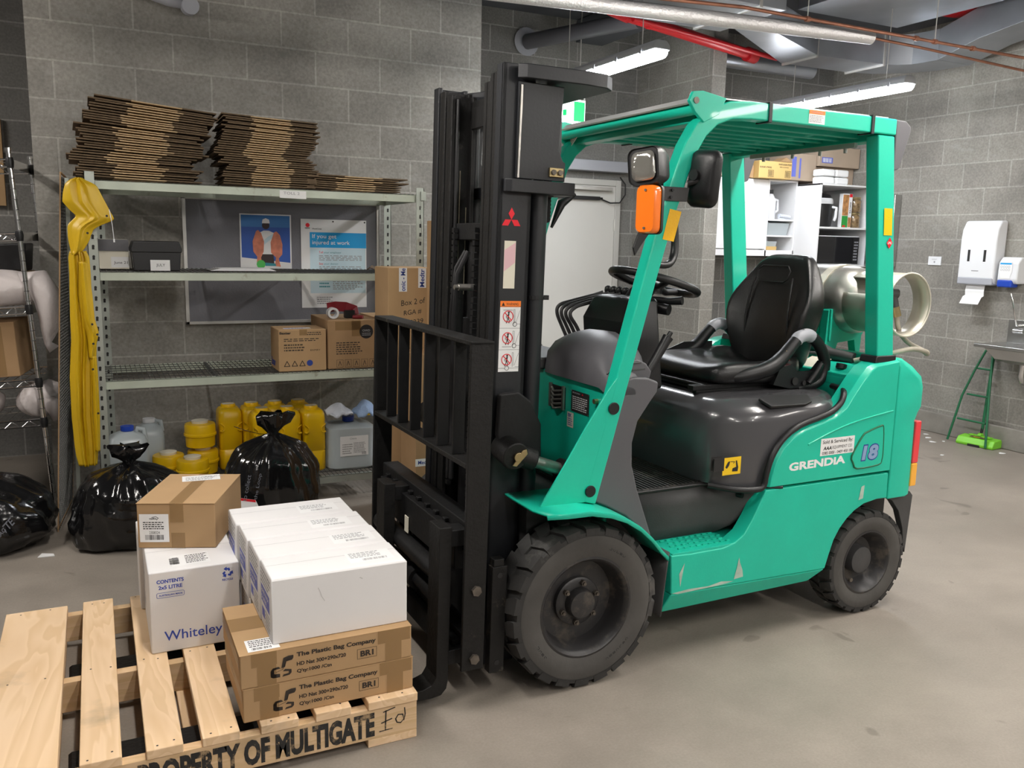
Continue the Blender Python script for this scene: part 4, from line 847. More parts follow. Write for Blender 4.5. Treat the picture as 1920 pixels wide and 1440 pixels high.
br=br.build('load_backrest','black_worn',mast,bevel=.003)
for k in range(6):
    y=-.478+(k+1)*(.915/7); mb=MB(); mb.box(-.162,-.122,y-.006,y+.006,.812,1.18); mb.build('backrest_bar','black',br,bevel=.002)
for z in (.17,.40):
    mb=MB(); mb.cyl((-.128,-.492,z),(-.128,-.503,z),.017,6); mb.build('backrest_bolt','bolt',br)
for y in (-.395,.145):
    mb=MB(); w=.045; prof=[(-.235,.60),(-.235,.10),(-.250,.075),(-.28,.065),(-1.28,.052),(-1.29,.045),(-1.28,.038),(-.25,.030),(-.215,.035),(-.197,.055),(-.192,.085),(-.192,.60)]
    TM=Matrix.Rotation(-TI,4,'Y')
    P=[(x,z) for x,z in prof]
    mb.prism(P,'y',y-w,y+w); fo=mb.build('fork','black_worn',mast,bevel=.003)
    mb=MB(); mb.box(-.192,-.135,y-w*.8,y+w*.8,.53,.585); mb.box(-.192,-.135,y-w*.8,y+w*.8,.13,.18); each(mb,'fork_hook','black',fo,bevel=.003)
# ================================================================ pallet and its load
PL=thing('wooden_pallet',(.235,2.815,0),'pale pine pallet on the floor carrying the cartons, in front of the forklift','pallet')
for x0,x1 in ((-.345,-.150),(-.100,.000),(.058,.150),(.198,.296),(.352,.457),(.505,.609),(.659,.812)):
    j=random.uniform(-.01,.01)
    mb=MB(); mb.box(x0,x1,2.262+j*.3,3.352+j,.123,.150); bd=wb(mb,'deck_board','wood',PL,bevel=.003)
    mb=MB()
    for y in (2.285,2.80,3.33):
        for k in (.25,.75): xx=x0+(x1-x0)*k+random.uniform(-.008,.008); mb.disc((xx,y+random.uniform(-.012,.012),.1506),XP,YP,.0032,n=8)
    each(mb,'nail_head','ink',bd,world=PL)
st=None
for y in (2.268,2.79,3.312):
    mb=MB(); mb.box(-.345,.812,y,y+.036,.025,.123); s_=wb(mb,'stringer','woodx',PL,bevel=.002)
    if y<2.3: st=s_
for x0,x1 in ((-.345,-.16),(.17,.30),(.66,.812)):
    mb=MB(); mb.box(x0,x1,2.268,3.348,0,.025); wb(mb,'bottom_board','wood',PL,bevel=.002)
mb=MB(); mb.text('PROPERTY OF MULTIGATE',(.035,2.2672,.034),XP,ZP,.645,.078,bold=.05); wp(st,PL,mb,'stencilled_lettering','stencil')
mb=MB(); o=(.695,2.2672,.035); 
mb.line(o,XP,ZP,[(.0,.010),(.040,.012)],.0035).line(o,XP,ZP,[(.018,.012),(.020,.073)],.004).line(o,XP,ZP,[(.006,.036),(.038,.044)],.004).line(o,XP,ZP,[(.012,.070),(.048,.078)],.0035)
mb.line(o,XP,ZP,[(.066,.024),(.054,.028),(.050,.040),(.058,.052),(.072,.050),(.076,.034),(.066,.024)],.0035).line(o,XP,ZP,[(.078,.070),(.080,.050),(.076,.030)],.0035); wp(st,PL,mb,'handwritten_mark','stencil')
# the two flat brown cartons at the front corner
def plastic_bag_carton(z0,dx,label,dz=.1):
    T=thing('cardboard_carton',(.56,2.46,z0),label,'carton','flat brown cartons at the front of the pallet')
    x0,x1,y0,y1=.310+dx,.808+dx,2.292,2.640; z1=z0+dz
    mb=MB(); mb.box(x0,x1,y0,y1,z0,z1); bx=wb(mb,'carton_body','card',T,bevel=.004)
    mb=MB(); mb.box(x0-.001,x1+.0005,y0-.0006,y1,z1-.0015,z1+.0008); wp(bx,T,mb,'lid_flap','card',bevel=.001)
    X,U=XP,ZP; Y=y0-.0013
    mb=MB(); mb.text('The Plastic Bag Company',(x0+.155,Y,z0+.066),X,U,.232,.0175,bold=.035).text('HD Nat 300+290x720',(x0+.155,Y,z0+.042),X,U,.142,.012,bold=.03).text("Q'ty:1000 /Ctn",(x0+.155,Y,z0+.018),X,U,.100,.014,bold=.03)
    mb.text('BR1',(x0+.340,Y,z0+.032),X,U,.040,.018,bold=.04)
    q=(x0+.331,Y,z0+.026); mb.line(q,X,U,[(0,0),(.058,0),(.058,.030),(0,.030),(0,0)],.0011)
    g=(x0+.082,Y,z0+.018)
    for poly in ([(0,.004),(.008,.0),(.026,.0),(.026,.010),(.010,.012),(.010,.024),(.028,.026),(.022,.032),(.006,.030),(0,.022)],[(.030,.026),(.040,.028),(.044,.044),(.060,.046),(.064,.052),(.064,.060),(.050,.060),(.036,.056)],[(.032,.0),(.052,.002),(.058,.008),(.058,.018),(.040,.022),(.034,.016),(.050,.014),(.050,.008),(.036,.006)]): mb.poly(g,X,U,poly)
    mb.line(g,X,U,[(.014,.016),(.034,.022),(.046,.050),(.058,.052)],.0012)
    wp(bx,T,mb,'printed_text','browntext')
    mb=MB(); mb.rect((x0+.046,Y,z0),X,U,.052,.060).rect((x0+.030,Y,z0+.060),X,U,.070,.040).rect((x1-.105,Y,z0+.06),X,U,.100,.040).rect((x1-.082,Y,z0),X,U,.05,.060)
    mb.rect((x0-.0013,y1,z0+.055),YN,U,.34,.035)
    mb.rect((x0-.0,y0+.16,z1+.0011),X,YP,.12,.09); each(mb,'packing_tape','tape',bx,world=T)
    return T,bx
T,bx=plastic_bag_carton(.150,.0,'flat brown carton resting on the pallet boards, lower of the two marked BR1')
T,bx=plastic_bag_carton(.2512,-.005,'flat brown carton under the nearest white carton, the upper of the two marked BR1')
mb=MB(); mb.rect((.330,2.305,.3528),(1,.0,0),YP,.088,.075); mb.mat(1).bars((.342,2.312,.3532),XP,YP,.055,.014,16).lines((.338,2.33,.3532),XP,YP,.065,.045,4,3); wp(bx,T,mb,'shipping_label',['paper','ink'])
# long white cartons
def white_carton(x0,x1,y0,y1,z0,z1,label,scuff=False,seed=0,sticker=.72,group='long white cartons stacked across the pallet'):
    T=thing('white_carton',((x0+x1)/2,(y0+y1)/2,z0),label,'carton',group)
    mb=MB(); c=.006
    mb.ring([[Vector((x0,y0,z0)),Vector((x1,y0,z0)),Vector((x1,y1,z0)),Vector((x0,y1,z0))],[Vector((x0,y0,z1-c)),Vector((x1,y0,z1-c)),Vector((x1,y1,z1-c)),Vector((x0,y1,z1-c))],[Vector((x0+.002,y0+.004,z1)),Vector((x1-.004,y0+.004,z1)),Vector((x1-.004,y1-.004,z1)),Vector((x0+.002,y1-.004,z1))]])
    bx=wb(mb,'carton_body','whitecard',T,bevel=.003)
    mb=MB(); X,U=YN,ZP; q=(x0-.0006,y1-.02,z0); w=y1-y0
    mb.mat(0).rect((x0-.0006,y1-.012,z0+.075),X,U,w-.045,.052); mb.rect((x0-.0006,y1-.02,z0+.030),X,U,.045,.030)
    mb.mat(1).text('HAND WASH',(x0-.001,y1-.02,z0+.105),X,U,w-.065,.014,bold=.02).text('5 LITRE',(x0-.001,y1-.02,z0+.083),X,U,(w-.065)*.7,.013,bold=.02)
    mb.mat(2).lines((x0-.0006,y1-.014,z0+.132),X,U,w-.03,.05,4,seed+3).lines((x0-.0006,y1-.075,z0+.012),X,U,w-.10,.055,5,seed)
    wp(bx,T,mb,'side_print',['lilac','paper','greytext'])
    mb=MB(); sx_=x0+(x1-x0)*sticker; yy=(y0+y1)/2-.045
    mb.rect((sx_-.05,yy-.01,z1+.0006),XP,YP,.135,.085); mb.mat(1).bars((sx_-.01,yy,z1+.001),XP,(.1,1,0),.075,.016,22,seed).lines((sx_-.04,yy+.026,z1+.001),XP,YP,.10,.045,4,seed+5); wp(bx,T,mb,'shipping_label',['paper','greytext'])
    mb=MB(); mb.rect((x0+.003,(y0+y1)/2-.0006+.02,z1+.0004),XP,YP,x1-x0-.01,.0013); wp(bx,T,mb,'lid_seam','greytext')
    if scuff:
        mb=MB(); mb.line((x0,y0-.0007,z0),XP,ZP,[(.132,.150),(.137,.138),(.142,.122),(.150,.108)],.0022).line((x0,y0-.0007,z0),XP,ZP,[(.255,.162),(.262,.158)],.003); wp(bx,T,mb,'scuff_mark','markgrey')
    return T
white_carton(.400,.800,2.325,2.500,.3525,.547,'white carton nearest the camera, with a small scratch on its plain long side',True,1)
white_carton(.397,.797,2.505,2.683,.3525,.547,'second white carton from the front in the four-carton row, on the flat brown carton',False,2)
white_carton(.390,.792,2.688,2.848,.3485,.547,'third white carton from the front in the four-carton row, upper layer',False,3,.66)
white_carton(.380,.782,2.853,3.030,.3485,.547,'rearmost long white carton in the four-carton row, farthest from the camera, upper layer',False,4,.68)
white_carton(.398,.792,2.690,2.848,.150,.3475,'lower-layer white carton directly under the third one of the row',False,6)
white_carton(.390,.782,2.853,3.030,.150,.3475,'lower-layer white carton directly under the rearmost one of the row',False,7)
# upright white cartons
def upright(x0,x1,y0,y1,z1,label,full):
    T=thing('white_carton',((x0+x1)/2,(y0+y1)/2,.15),label,'carton'); mb=MB(); mb.box(x0,x1,y0,y1,.15,z1); bx=wb(mb,'carton_body','whitecard',T,bevel=.005)
    if full:
        X,U=XP,ZP; Y=y0-.0007
        mb=MB(); mb.text('CONTENTS',(x0+.024,Y,z1-.040),X,U,.082,.013,bold=.035).text('2x5 LITRE',(x0+.029,Y,z1-.060),X,U,.072,.013,bold=.03).text('Whiteley',(x0+.040,Y,.178),X,U,.180,.044,bold=.006)
        mb.text('RECYCLE',(x1-.055,Y,z1-.060),X,U,.034,.007,bold=.03)
        q=(x0+.023,Y,z1-.088); mb.line(q,X,U,[(.003,0),(.080,0),(.083,.003),(.083,.014),(.080,.017),(.003,.017),(0,.014),(0,.003),(.003,0)],.0013).text('AUSTRALIAN MADE',(x0+.029,Y,z1-.083),X,U,.072,.006,bold=.03)
        c=(x1-.038,Y,z1-.032)
        for a in (90,210,330):
            ca,sa=math.cos(R(a)),math.sin(R(a)); rot=lambda p:(p[0]*ca-p[1]*sa,p[0]*sa+p[1]*ca)
            mb.poly(c,X,U,[rot(p) for p in ((.006,-.009),(.015,-.007),(.015,.002),(.020,.002),(.0125,.012),(.005,.002),(.0095,.002),(.009,-.001),(.004,-.004))])
        wp(bx,T,mb,'printed_text','blue_ink')
        mb=MB(); c=(x0+.245,Y,.186); mb.disc(c,X,U,.014,.0115).line(c,X,U,[(-.012,.004),(.010,.0),(.0,.012)],.0018).line(c,X,U,[(-.004,-.013),(.002,.0),(.0,.012)],.0018); mb.mat(1).lines((x0+.262,Y,.180),X,U,.02,.022,3,2); wp(bx,T,mb,'round_emblem',['orange_ink','blue_ink'])
        mb=MB(); mb.rect((x0+.075,y0+.03,z1+.0006),(1,.06,0),YP,.12,.105); mb.mat(1).bars((x0+.10,y0+.05,z1+.001),YP,XN,.06,.03,12).lines((x0+.12,y0+.045,z1+.001),(1,.06,0),YP,.07,.08,6,2).lines((x0+.08,y0+.045,z1+.001),XP,YP,.02,.07,5,8); wp(bx,T,mb,'shipping_label',['paper','ink'])
        mb=MB(); mb.lines((x0-.0007,y1-.02,.20),YN,ZP,.10,.16,10,5); wp(bx,T,mb,'side_print','greytext')
        mb=MB(); mb.rect((x0+.002,(y0+y1)/2+.01,z1+.0004),XP,YP,x1-x0-.004,.0013); wp(bx,T,mb,'lid_seam','greytext')
    return T
upright(.104,.384,2.824,3.195,.4265,'upright white carton with blue print reading CONTENTS 2x5 LITRE on its front',True)
upright(.091,.374,3.205,3.395,.4265,'plain upright white carton mostly hidden behind the one with blue CONTENTS print',False)
# brown carton on top, turned
BT=tag(empty('brown_carton',(.278,3.205,.4275),R(-21.5)),'tan carton with a white barcode label, turned askew on top of the upright white cartons','carton')
w,l,h=.262,.375,.158
mb=MB(); mb.box(-w/2,w/2,-l/2,l/2,0,h); bx=mb.build('carton_body','card',BT,bevel=.004)
mb=MB(); mb.box(-w/2-.001,w/2+.001,-l/2-.0015,-.002,h-.001,h+.0022); mb.box(-w/2-.001,w/2+.001,.002,l/2+.001,h-.001,h+.0022); 
mb=MB(); 
mb.prism([(-w/2-.001,-l/2-.002),(-.0015,-l/2-.002),(-.0015,l/2),(-w/2-.001,l/2)],'z',h,h+.0022); mb.build('lid_flap','card',bx,bevel=.0008)
mb=MB(); mb.prism([(.0015,-l/2-.002),(w/2+.001,-l/2-.002),(w/2+.001,l/2),(.0015,l/2)],'z',h,h+.0022); mb.build('lid_flap','card',bx,bevel=.0008)
mb=MB(); mb.rect((-.022,-l/2-.002,h+.0026),XP,YP,.046,l); mb.rect((-.020,-l/2-.0022,h-.065),XP,ZP,.046,.065); mb.rect((-.018,-l/2-.001,0),XP,ZP,.046,.055); each(mb,'packing_tape','tape',bx)
mb=MB(); Y=-l/2-.0012; mb.rect((-w/2+.008,Y,.022),XP,ZP,.098,.100); Y-=.0004
mb.mat(1).bars((-w/2+.026,Y,.030),XP,ZP,.062,.018,24,4).text('2308324',(-w/2+.040,Y,.051),XP,ZP,.035,.010).lines((-w/2+.020,Y,.066),XP,ZP,.075,.030,4,6).text('medline',(-w/2+.042,Y,.103),XP,ZP,.024,.006,bold=.03).line((-w/2+.05,Y,.104),XP,ZP,[(0,.006),(.014,.009),(.022,.004),(.016,-.003)],.0018); mb.build('barcode_label',['paper','ink'],bx)
mb=MB(); mb.rect((-.055,.075,h+.0030),(1,.30,0),(-.3,1,0),.135,.075); mb.mat(1).lines((-.045,.085,h+.0034),(1,.30,0),(-.3,1,0),.11,.05,4,8).bars((.005,.138,h+.0035),(1,.3,0),(-.3,1,0),.07,.014,18); mb.build('paper_label',['paper','greytext'],bx)
# ---- black rubbish bags
def bin_bag(name,c,rx,ry,h,neck,seed,label,lean=(0,0),tuft=.1,rz=0,parts=True):
    rnd=random.Random(seed); T=tag(empty(name,(c[0],c[1],0),rz),label,'rubbish bag'); n=96; ph=[rnd.uniform(0,6.28) for _ in range(12)]
    K=[(0,.62),(.03,.84),(.09,.97),(.2,1.04),(.34,1.06),(.48,1.04),(.60,1.0),(.70,.94),(.78,.85),(.85,.72),(.91,.53),(.96,.28),(1.0,.075)]
    rings=[]
    for kk in range(len(K)*2-1):
        a=K[kk//2]; b=K[min(kk//2+kk%2,len(K)-1)]; t=(a[0]+b[0])/2; r=(a[1]+b[1])/2
        row=[]
        for i in range(n):
            th=2*PI*i/n; w=1+.05*math.sin(2*th+ph[0]+2.2*t)+.045*math.sin(3*th+ph[1]-3*t)+.03*math.sin(5*th+ph[2]+6*t)
            f=max(0,(t-.5)/.5); amp=.17*f
            w*=1+amp*(abs(math.sin(5.5*th+ph[3]+1.3*t+.6*math.sin(2*th)))**.6-.62)+amp*.45*math.sin(13*th+ph[4]+2*t+1.5*math.sin(3*th))
            w+=.022*math.sin(11*th+ph[5]+9*t)*(1-f)+.015*math.sin(23*th+7*t+ph[6])
            dr=.02*math.sin(9*t*3+2*th+ph[7])*(.3 if t<.05 else 1)
            row.append(Vector((lean[0]*t**1.5+rx*(r*w+dr)*math.cos(th),lean[1]*t**1.5+ry*(r*w+dr)*math.sin(th),max(0,h*t+.012*math.sin(4*th+ph[8]+5*t)*(1 if t>.03 else 0)))))
        rings.append(row)
    mb=MB(); mb.ring(rings); b=mb.build('bag_body','bag',T,smooth=180)
    top=Vector((lean[0],lean[1],h)); rings=[]; m=28
    for q,(dz,rr) in enumerate(((-.01,.020),(.0,.018),(.015,.026),(tuft*.35,.042),(tuft*.62,.05),(tuft*.85,.056),(tuft,.062))):
        rings.append([top+Vector((rr*(1+.35*math.sin(3*a+ph[9]+q*.4)+.22*math.sin(7*a+ph[10]))*math.cos(a)*(1.25 if q>3 else 1),rr*(1+.3*math.sin(4*a+ph[11]))*math.sin(a)*.7,dz+(.016*math.sin(5*a+ph[3]) if q>3 else 0))) for a in [2*PI*i/m for i in range(m)]])
    mb=MB(); mb.ring(rings,caps=True); mb.build('knotted_top','bag',T,smooth=180)
    return T,b
T,b=bin_bag('rubbish_bag',(.105,4.44),.245,.21,.395,.06,3,'full black bin liner tied at the top, standing left of the cartons below the raincoat',(.0,.0),.085)
mb=MB(); 
mb.text('MULTI',(.118,-.176,.175),(.5,-.2,.9),(-.8,.1,.4),.07,.016); mb.build('faint_print','bagprint',b)
T,b=bin_bag('rubbish_bag',(.745,4.40),.235,.20,.495,.06,11,'tall black bin liner tied at the top, standing right of the askew brown carton',(.045,.0),.105)
mb=MB(); mb.line((0,0,0),XP,ZP,[(.0,.0),(.02,.03)],.0001); mb=MB()
for k,(t,dx) in enumerate((('to collect',-.02),('the Loop',.035))): mb.text(t,(-.115+dx,-.232+.006*k,.22),(.22,.10,.95),(-.97,.1,.2),.13,.020)
mb.build('faint_print','bagprint',b)
mb=MB(); rows=[[Vector((-.20+.055*i+.02*j,-.212-.006*i-.01*j,.245-.05*j-.012*i)) for i in range(3)] for j in range(4)]; mb.grid(rows); lb_=mb.build('paper_tag','paper',b,solid=.0015)
mb=MB(); mb.add([rows[0][0]+Vector((0,-.003,0)),rows[0][2]+Vector((0,-.003,0)),rows[0][2]+Vector((0,-.003,-.012)),rows[0][0]+Vector((0,-.003,-.012))],[(0,1,2,3)]); mb.build('red_stripe','decal_r',b)
mb=MB(); mb.tube([(.045,0,.49),(-.03,-.02,.505),(-.10,-.03,.53),(-.155,-.03,.555)],.0018,6); mb.build('tie_string','bag',b)
T,b=bin_bag('rubbish_bag',(-.62,4.62),.36,.26,.37,.06,21,'large slumped black bin liner on the floor at the left edge of the picture',(-.05,.05),.06)
mb=MB(); mb.text('LITTE',(.17,-.235,.10),(.55,.10,.6),(-.5,.1,.8),.09,.035,bold=.02); mb.text('THE BAG',(.13,-.262,.07),(.55,.10,.6),(-.5,.1,.8),.10,.02,bold=.02); mb.build('faint_print','bagprint',b)
mb=MB(); mb.prism([(-.305,4.35),(-.235,4.345),(-.24,4.375),(-.29,4.40)],'z',.001,.005); wt(mb,'paper_scrap','paper',(-.27,4.37,0),'small white paper scrap lying on the floor beside the slumped black bag','paper scrap')
# ---- ceiling lamps
def batten(x,y0,y1,z,label,wires=True,lm='light'):
    t=empty('ceiling_lamp',(x,(y0+y1)/2,z)); h=(y1-y0)/2
    tag(t,label,'light fitting','fluorescent battens below the ceiling')
    mb=MB(); P=[(-.062,.0),(-.058,.03),(-.035,.055),(.035,.055),(.058,.03),(.062,.0)]; mb.prism(P,'y',-h,h); mb.build('lamp_body','lampbody',t,bevel=.008)
    rings=[]
    for yy,k in ((-h,.75),(-h+.015,.95),(-h+.04,1),(h-.04,1),(h-.015,.95),(h,.75)):
        rings.append([Vector((a*k*.056,yy,b*k)) for a,b in ((-1,0),(-.95,-.02),(-.7,-.038),(0,-.045),(.7,-.038),(.95,-.02),(1,0))])
    mb=MB(); mb.ring(rings); mb.build('diffuser',lm,t,smooth=50)
    for k in range(5):
        for s in (-1,1): mb=MB(); yy=-h+.12+k*(2*h-.24)/4; mb.box(s*.062,s*.068,yy-.01,yy+.01,-.008,.022); mb.build('diffuser_clip','greyp',t)
    if wires:
        for yy in (-h+.2,h-.2): mb=MB(); mb.cyl((0,yy,.05),(0,yy,(2.9 if (abs(x-2.98)<.1 and 4.2<y0+h+yy<4.8) or (abs(x-4.965)<.1 and y0+h+yy>4.9) else 3.12 if abs(x-4.965)<.1 and y0+h+yy>3.5 else CZ)-z),.003,6); mb.build('hanging_wire','alu',t)
batten(2.98,4.24,5.52,2.6,'lit white tube light hanging by the top of the forklift mast')
batten(4.965,4.20,5.48,2.6,'lit white tube light hanging behind the forklift roof, over the kitchen cupboards')
for x,y in ((.35,2.35),(2.98,2.1),(4.965,2.0),(1.0,-.5),(2.98,-.5),(4.965,-.6),(-1.6,4.4),(1.0,-3.2),(2.98,-3.2)):  # unseen battens; far-left and rearmost ones added to brighten pier and shelf fronts
    batten(x,y-.63,y+.63,2.62,'assumed tube light overhead, outside the camera view',True,'light_warm')
# ================================================================ galvanised storage rack against the pier
YF,YB=4.70,5.26
RK=thing('storage_rack',(.85,4.98,0),'galvanised rack with four wire shelves against the block wall behind the pallet','shelving rack')
for x,y in ((-.022,YF-.012),(1.665,YF-.012),(.02,YB),(1.655,YB)):
    mb=MB(); mb.box(x,x+.045,y,y+.003,0,1.79); mb.box(x if x<1 else x+.042,(x+.003) if x<1 else x+.045,y,y+.04,0,1.79); mb.mat(1)
    for k in range(34):
        z=.03+k*.05; mb.disc((x+.024,y-.0008,z+.004),XP,ZP,.0065,n=10).rect((x+.018,y-.0008,z-.012),XP,ZP,.011,.012)
    wb(mb,'post',['galv','ink'],RK)
for z,beam in ((1.755,'galv_pale'),(1.312,'galv_pale'),(.765,'galv_pale'),(.160,'galv')):
    mb=MB(); mb.box(.025,1.665,YF,YF+.004,z-.046,z-.004); mb.box(.025,1.665,YF,YF+.025,z-.008,z-.004); mb.box(.025,1.665,YB+.02,YB+.024,z-.046,z-.004)
    mb.box(.02,.024,YF,YB,z-.046,z-.004); mb.box(1.666,1.67,YF,YB,z-.046,z-.004); sh=wb(mb,'shelf',beam,RK,bevel=.001)
    mb=MB()
    for k in range(66): x=.03+k*.025; mb.box(x-.0012,x+.0012,YF+.005,YB+.02,z-.004,z-.0012)
    for k in range(7): y=YF+.02+k*.088; mb.box(.025,1.665,y-.0018,y+.0018,z-.008,z-.004)
    for x in (.56,1.10): mb.box(x-.008,x+.008,YF+.01,YB+.02,z-.02,z-.004)
    wp(sh,RK,mb,'wire_deck','wire')
mb=MB(); mb.rect((.905,YF-.001,1.703),(1,0,-.01),ZP,.14,.040); mb.mat(1).text('TOLL 2',(.925,YF-.0014,1.722),XP,ZP,.085,.014); wb(mb,'shelf_tag',['paper','greytext'],RK)
mb=MB(); mb.tube([(1.69,YF-.01,1.73),(1.695,YF-.012,1.60),(1.70,YF-.012,1.52)],.003,6); mb.box(1.69,1.72,YF-.02,YF,1.72,1.77); wb(mb,'bracket_clip','galv',RK)
# flattened cartons in three stacks
def flat_carton(name):
    T=empty(name,(0,0,0))
    mb=MB(); mb.box(-.118,.118,-.006,.38,0,.0052); b=mb.build('carton_panel','card_edge',T)
    for s in (-1,1):
        mb=MB(); P=[Vector((s*.10,.000,.0012)),Vector((s*.285,.010,.0030)),Vector((s*.283,.36,.0030)),Vector((s*.10,.37,.0012))]
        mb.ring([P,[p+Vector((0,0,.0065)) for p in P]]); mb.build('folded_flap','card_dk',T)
    return T
rnd=random.Random(5); first=None
stacks=((.228,32,1.757,'flattened brown carton in the left stack on top of the rack','flattened cartons in the left stack',1.0),
        (.862,31,1.757,'flattened brown carton in the middle stack on top of the rack','flattened cartons in the middle stack',.86),
        (1.345,7,1.757,'flattened brown carton in the low right stack on top of the rack','flattened cartons in the low right stack',.93))
for si,(cx,n,z0,lab,grp,sc) in enumerate(stacks):
    for k in range(n):
        if first is None: first=flat_carton('flattened_carton'); t=first
        else: t=dup(first)
        u=k/max(1,n-1)
        if si==0: dx=[0,-.02,.03,.02,.05,.085][min(5,int(u*6))]+rnd.uniform(-.02,.02); tilt=R(1.0+3.6*u)
        elif si==1: dx=.02*math.sin(u*9)+rnd.uniform(-.02,.02); tilt=R(.6+1.6*u)
        else: dx=rnd.uniform(-.03,.03); tilt=R(.6)
        t.location=(cx+dx,YF+.03+rnd.uniform(-.012,.012),z0+.004+k*.0114+.30*math.tan(tilt)*.5*(1 if si==0 else .3)); t.rotation_euler=(R(rnd.uniform(-.2,.4)),tilt+R(rnd.uniform(-.15,.15)),R(rnd.uniform(-2,2))); t.scale=(sc*rnd.uniform(.96,1.02),1,1)
        tag(t,lab,'flattened carton',grp)
# pin board on the wall with two posters
mb=MB(); mb.box(.48,1.63,5.322,5.348,.99,1.712); nb=wt(mb,'notice_board','board',(1.055,5.335,.985),'grey felt pin board with aluminium frame fixed to the wall behind the rack','notice board')
mb=MB(); 
for a in ((.47,.49,.98,1.722),(1.622,1.642,.98,1.722),(.47,1.642,.98,.998),(.47,1.642,1.704,1.722)): mb.box(a[0],a[1],5.314,5.35,a[2],a[3])
mb.v=[v-nb.location for v in mb.v]; mb.build('board_frame','alu',nb,bevel=.002)
YQ=5.320; X,U=XP,ZP
mb=MB(); mb.box(.787,1.088,YQ-.001,YQ,1.31,1.632); Y=YQ-.0015
mb.mat(1).rect((.795,Y,1.335),X,U,.285,.22); mb.mat(2).rect((.795,Y,1.555),X,U,.285,.070)
mb.mat(0).add([(.795,Y-.0002,1.375),(1.08,Y-.0002,1.345),(1.08,Y-.0002,1.318),(.795,Y-.0002,1.318)],[(0,1,2,3)])
Y-=.0004; mb.poly((.94,Y,1.335),X,U,[(-.035,.05),(-.05,.12),(-.045,.185),(-.015,.20),(.015,.20),(.05,.185),(.05,.12),(.035,.05)])
mb.mat(4).poly((.94,Y-.0002,1.335),X,U,[(-.035,.10),(.04,.16),(.045,.185),(.01,.165),(-.04,.12)])
mb.mat(3).disc((.938,Y-.0003,1.565),X,U,.022,n=16).poly((.94,Y-.0003,1.335),X,U,[(-.04,.0),(-.042,.06),(.04,.06),(.045,-.01)])
mb.mat(0).poly((.938,Y-.0005,1.578),X,U,[(-.022,0),(-.018,.022),(0,.03),(.02,.022),(.024,0)])
mb.mat(5).poly((.892,Y-.0006,1.35),X,U,[(-.012,-.015),(-.008,.03),(-.03,.06),(-.033,.12),(-.012,.18),(.0,.188),(.018,.17),(.034,.12),(.03,.06),(.014,.025),(.02,-.012)])
mb.poly((1.0,Y-.0006,1.335),X,U,[(-.014,-.01),(-.006,.04),(-.034,.07),(-.036,.13),(-.015,.19),(.0,.197),(.02,.175),(.034,.12),(.032,.06),(.010,.035),(.022,-.014)])
mb.mat(6).disc((.905,Y-.0008,1.335),X,U,.026,n=12); mb.mat(7).poly((.95,Y-.0008,1.325),X,U,[(-.02,0),(-.02,.02),(.04,.015),(.045,0)])
wt(mb,'photo_poster',['paper','posterblue','postersky','skin','pale_cyan','fish','photo_green','teal'],(.938,5.318,1.31),'blue sea photo of a person in a white cap holding two orange fish','poster')
mb=MB(); mb.box(1.146,1.556,YQ-.001,YQ,1.07,1.612); Y=YQ-.0015
mb.mat(1).rect((1.20,Y,1.16),X,U,.350,.29); mb.mat(2).rect((1.20,Y-.0002,1.440),X,U,.355,.093)
mb.mat(0).text('If you get',(1.215,Y-.0006,1.490),X,U,.150,.032,bold=.006).text('injured at work',(1.215,Y-.0006,1.452),X,U,.235,.032,bold=.006)
mb.mat(3).disc((1.188,Y,1.575),X,U,.013,n=12); mb.mat(4).text('NSW',(1.172,Y,1.552),X,U,.030,.010,bold=.03).text('WorkCover',(1.215,Y,1.550),X,U,.06,.008,bold=.02)
mb.mat(3).text('Tell',(1.255,Y-.0006,1.405),X,U,.025,.014).text('See',(1.255,Y-.0006,1.335),X,U,.025,.014); mb.mat(5).text('your employer',(1.285,Y-.0006,1.402),X,U,.11,.015).text('your doctor',(1.285,Y-.0006,1.333),X,U,.09,.014)
mb.mat(6).lines((1.255,Y-.0006,1.36),X,U,.27,.035,4,3).lines((1.255,Y-.0006,1.30),X,U,.27,.028,3,4).lines((1.34,Y-.0006,1.18),X,U,.19,.09,8,6).lines((1.24,Y,1.09),X,U,.10,.05,4,7)
mb.mat(5).lines((1.255,Y-.0006,1.19),X,U,.07,.06,3,2)
mb.mat(4); [mb.disc((x,Y-.0005,1.60),X,U,.005,n=10) for x in (1.345,1.545)]
wt(mb,'safety_poster',['paper','pale_cyan','cyan','decal_r','ink','teal','greytext'],(1.35,5.318,1.07),'white poster on the grey board reading If you get injured at work','poster')
# second shelf
S2=1.3125
B=thing('grey_file_box',(.105,5.02,S2),'open grey paper box with a handwritten June label, left end of the second shelf','storage box')
mb=MB()
for a in ((.027,.168,4.945,4.949,0,.10),(.027,.031,4.949,5.18,0,.155),(.164,.168,4.949,5.18,0,.155),(.027,.168,5.176,5.18,0,.155),(.027,.168,4.945,5.18,0,.003)): mb.box(a[0],a[1],a[2],a[3],S2+a[4],S2+a[5])
bb=wb(mb,'box_body','cream',B); mb=MB(); mb.rect((.082,4.944,S2+.010),XP,ZP,.085,.055); mb.mat(1).text('June 21',(.095,4.9435,S2+.025),XP,ZP,.065,.018); wp(bb,B,mb,'handwritten_label',['paper','ink'])
mb=MB(); mb.box(.035,.162,4.96,5.17,S2+.01,S2+.10); wp(bb,B,mb,'papers','paper')
mb=MB(); mb.box(.022,.168,4.94,4.944,S2+.095,S2+.155); mb.box(.022,.026,4.94,5.18,S2+.10,S2+.16); wp(bb,B,mb,'raised_flap','grey')
B=thing('black_file_box',(.295,4.90,S2),'black box file with a white handwritten July card on its front','storage box')
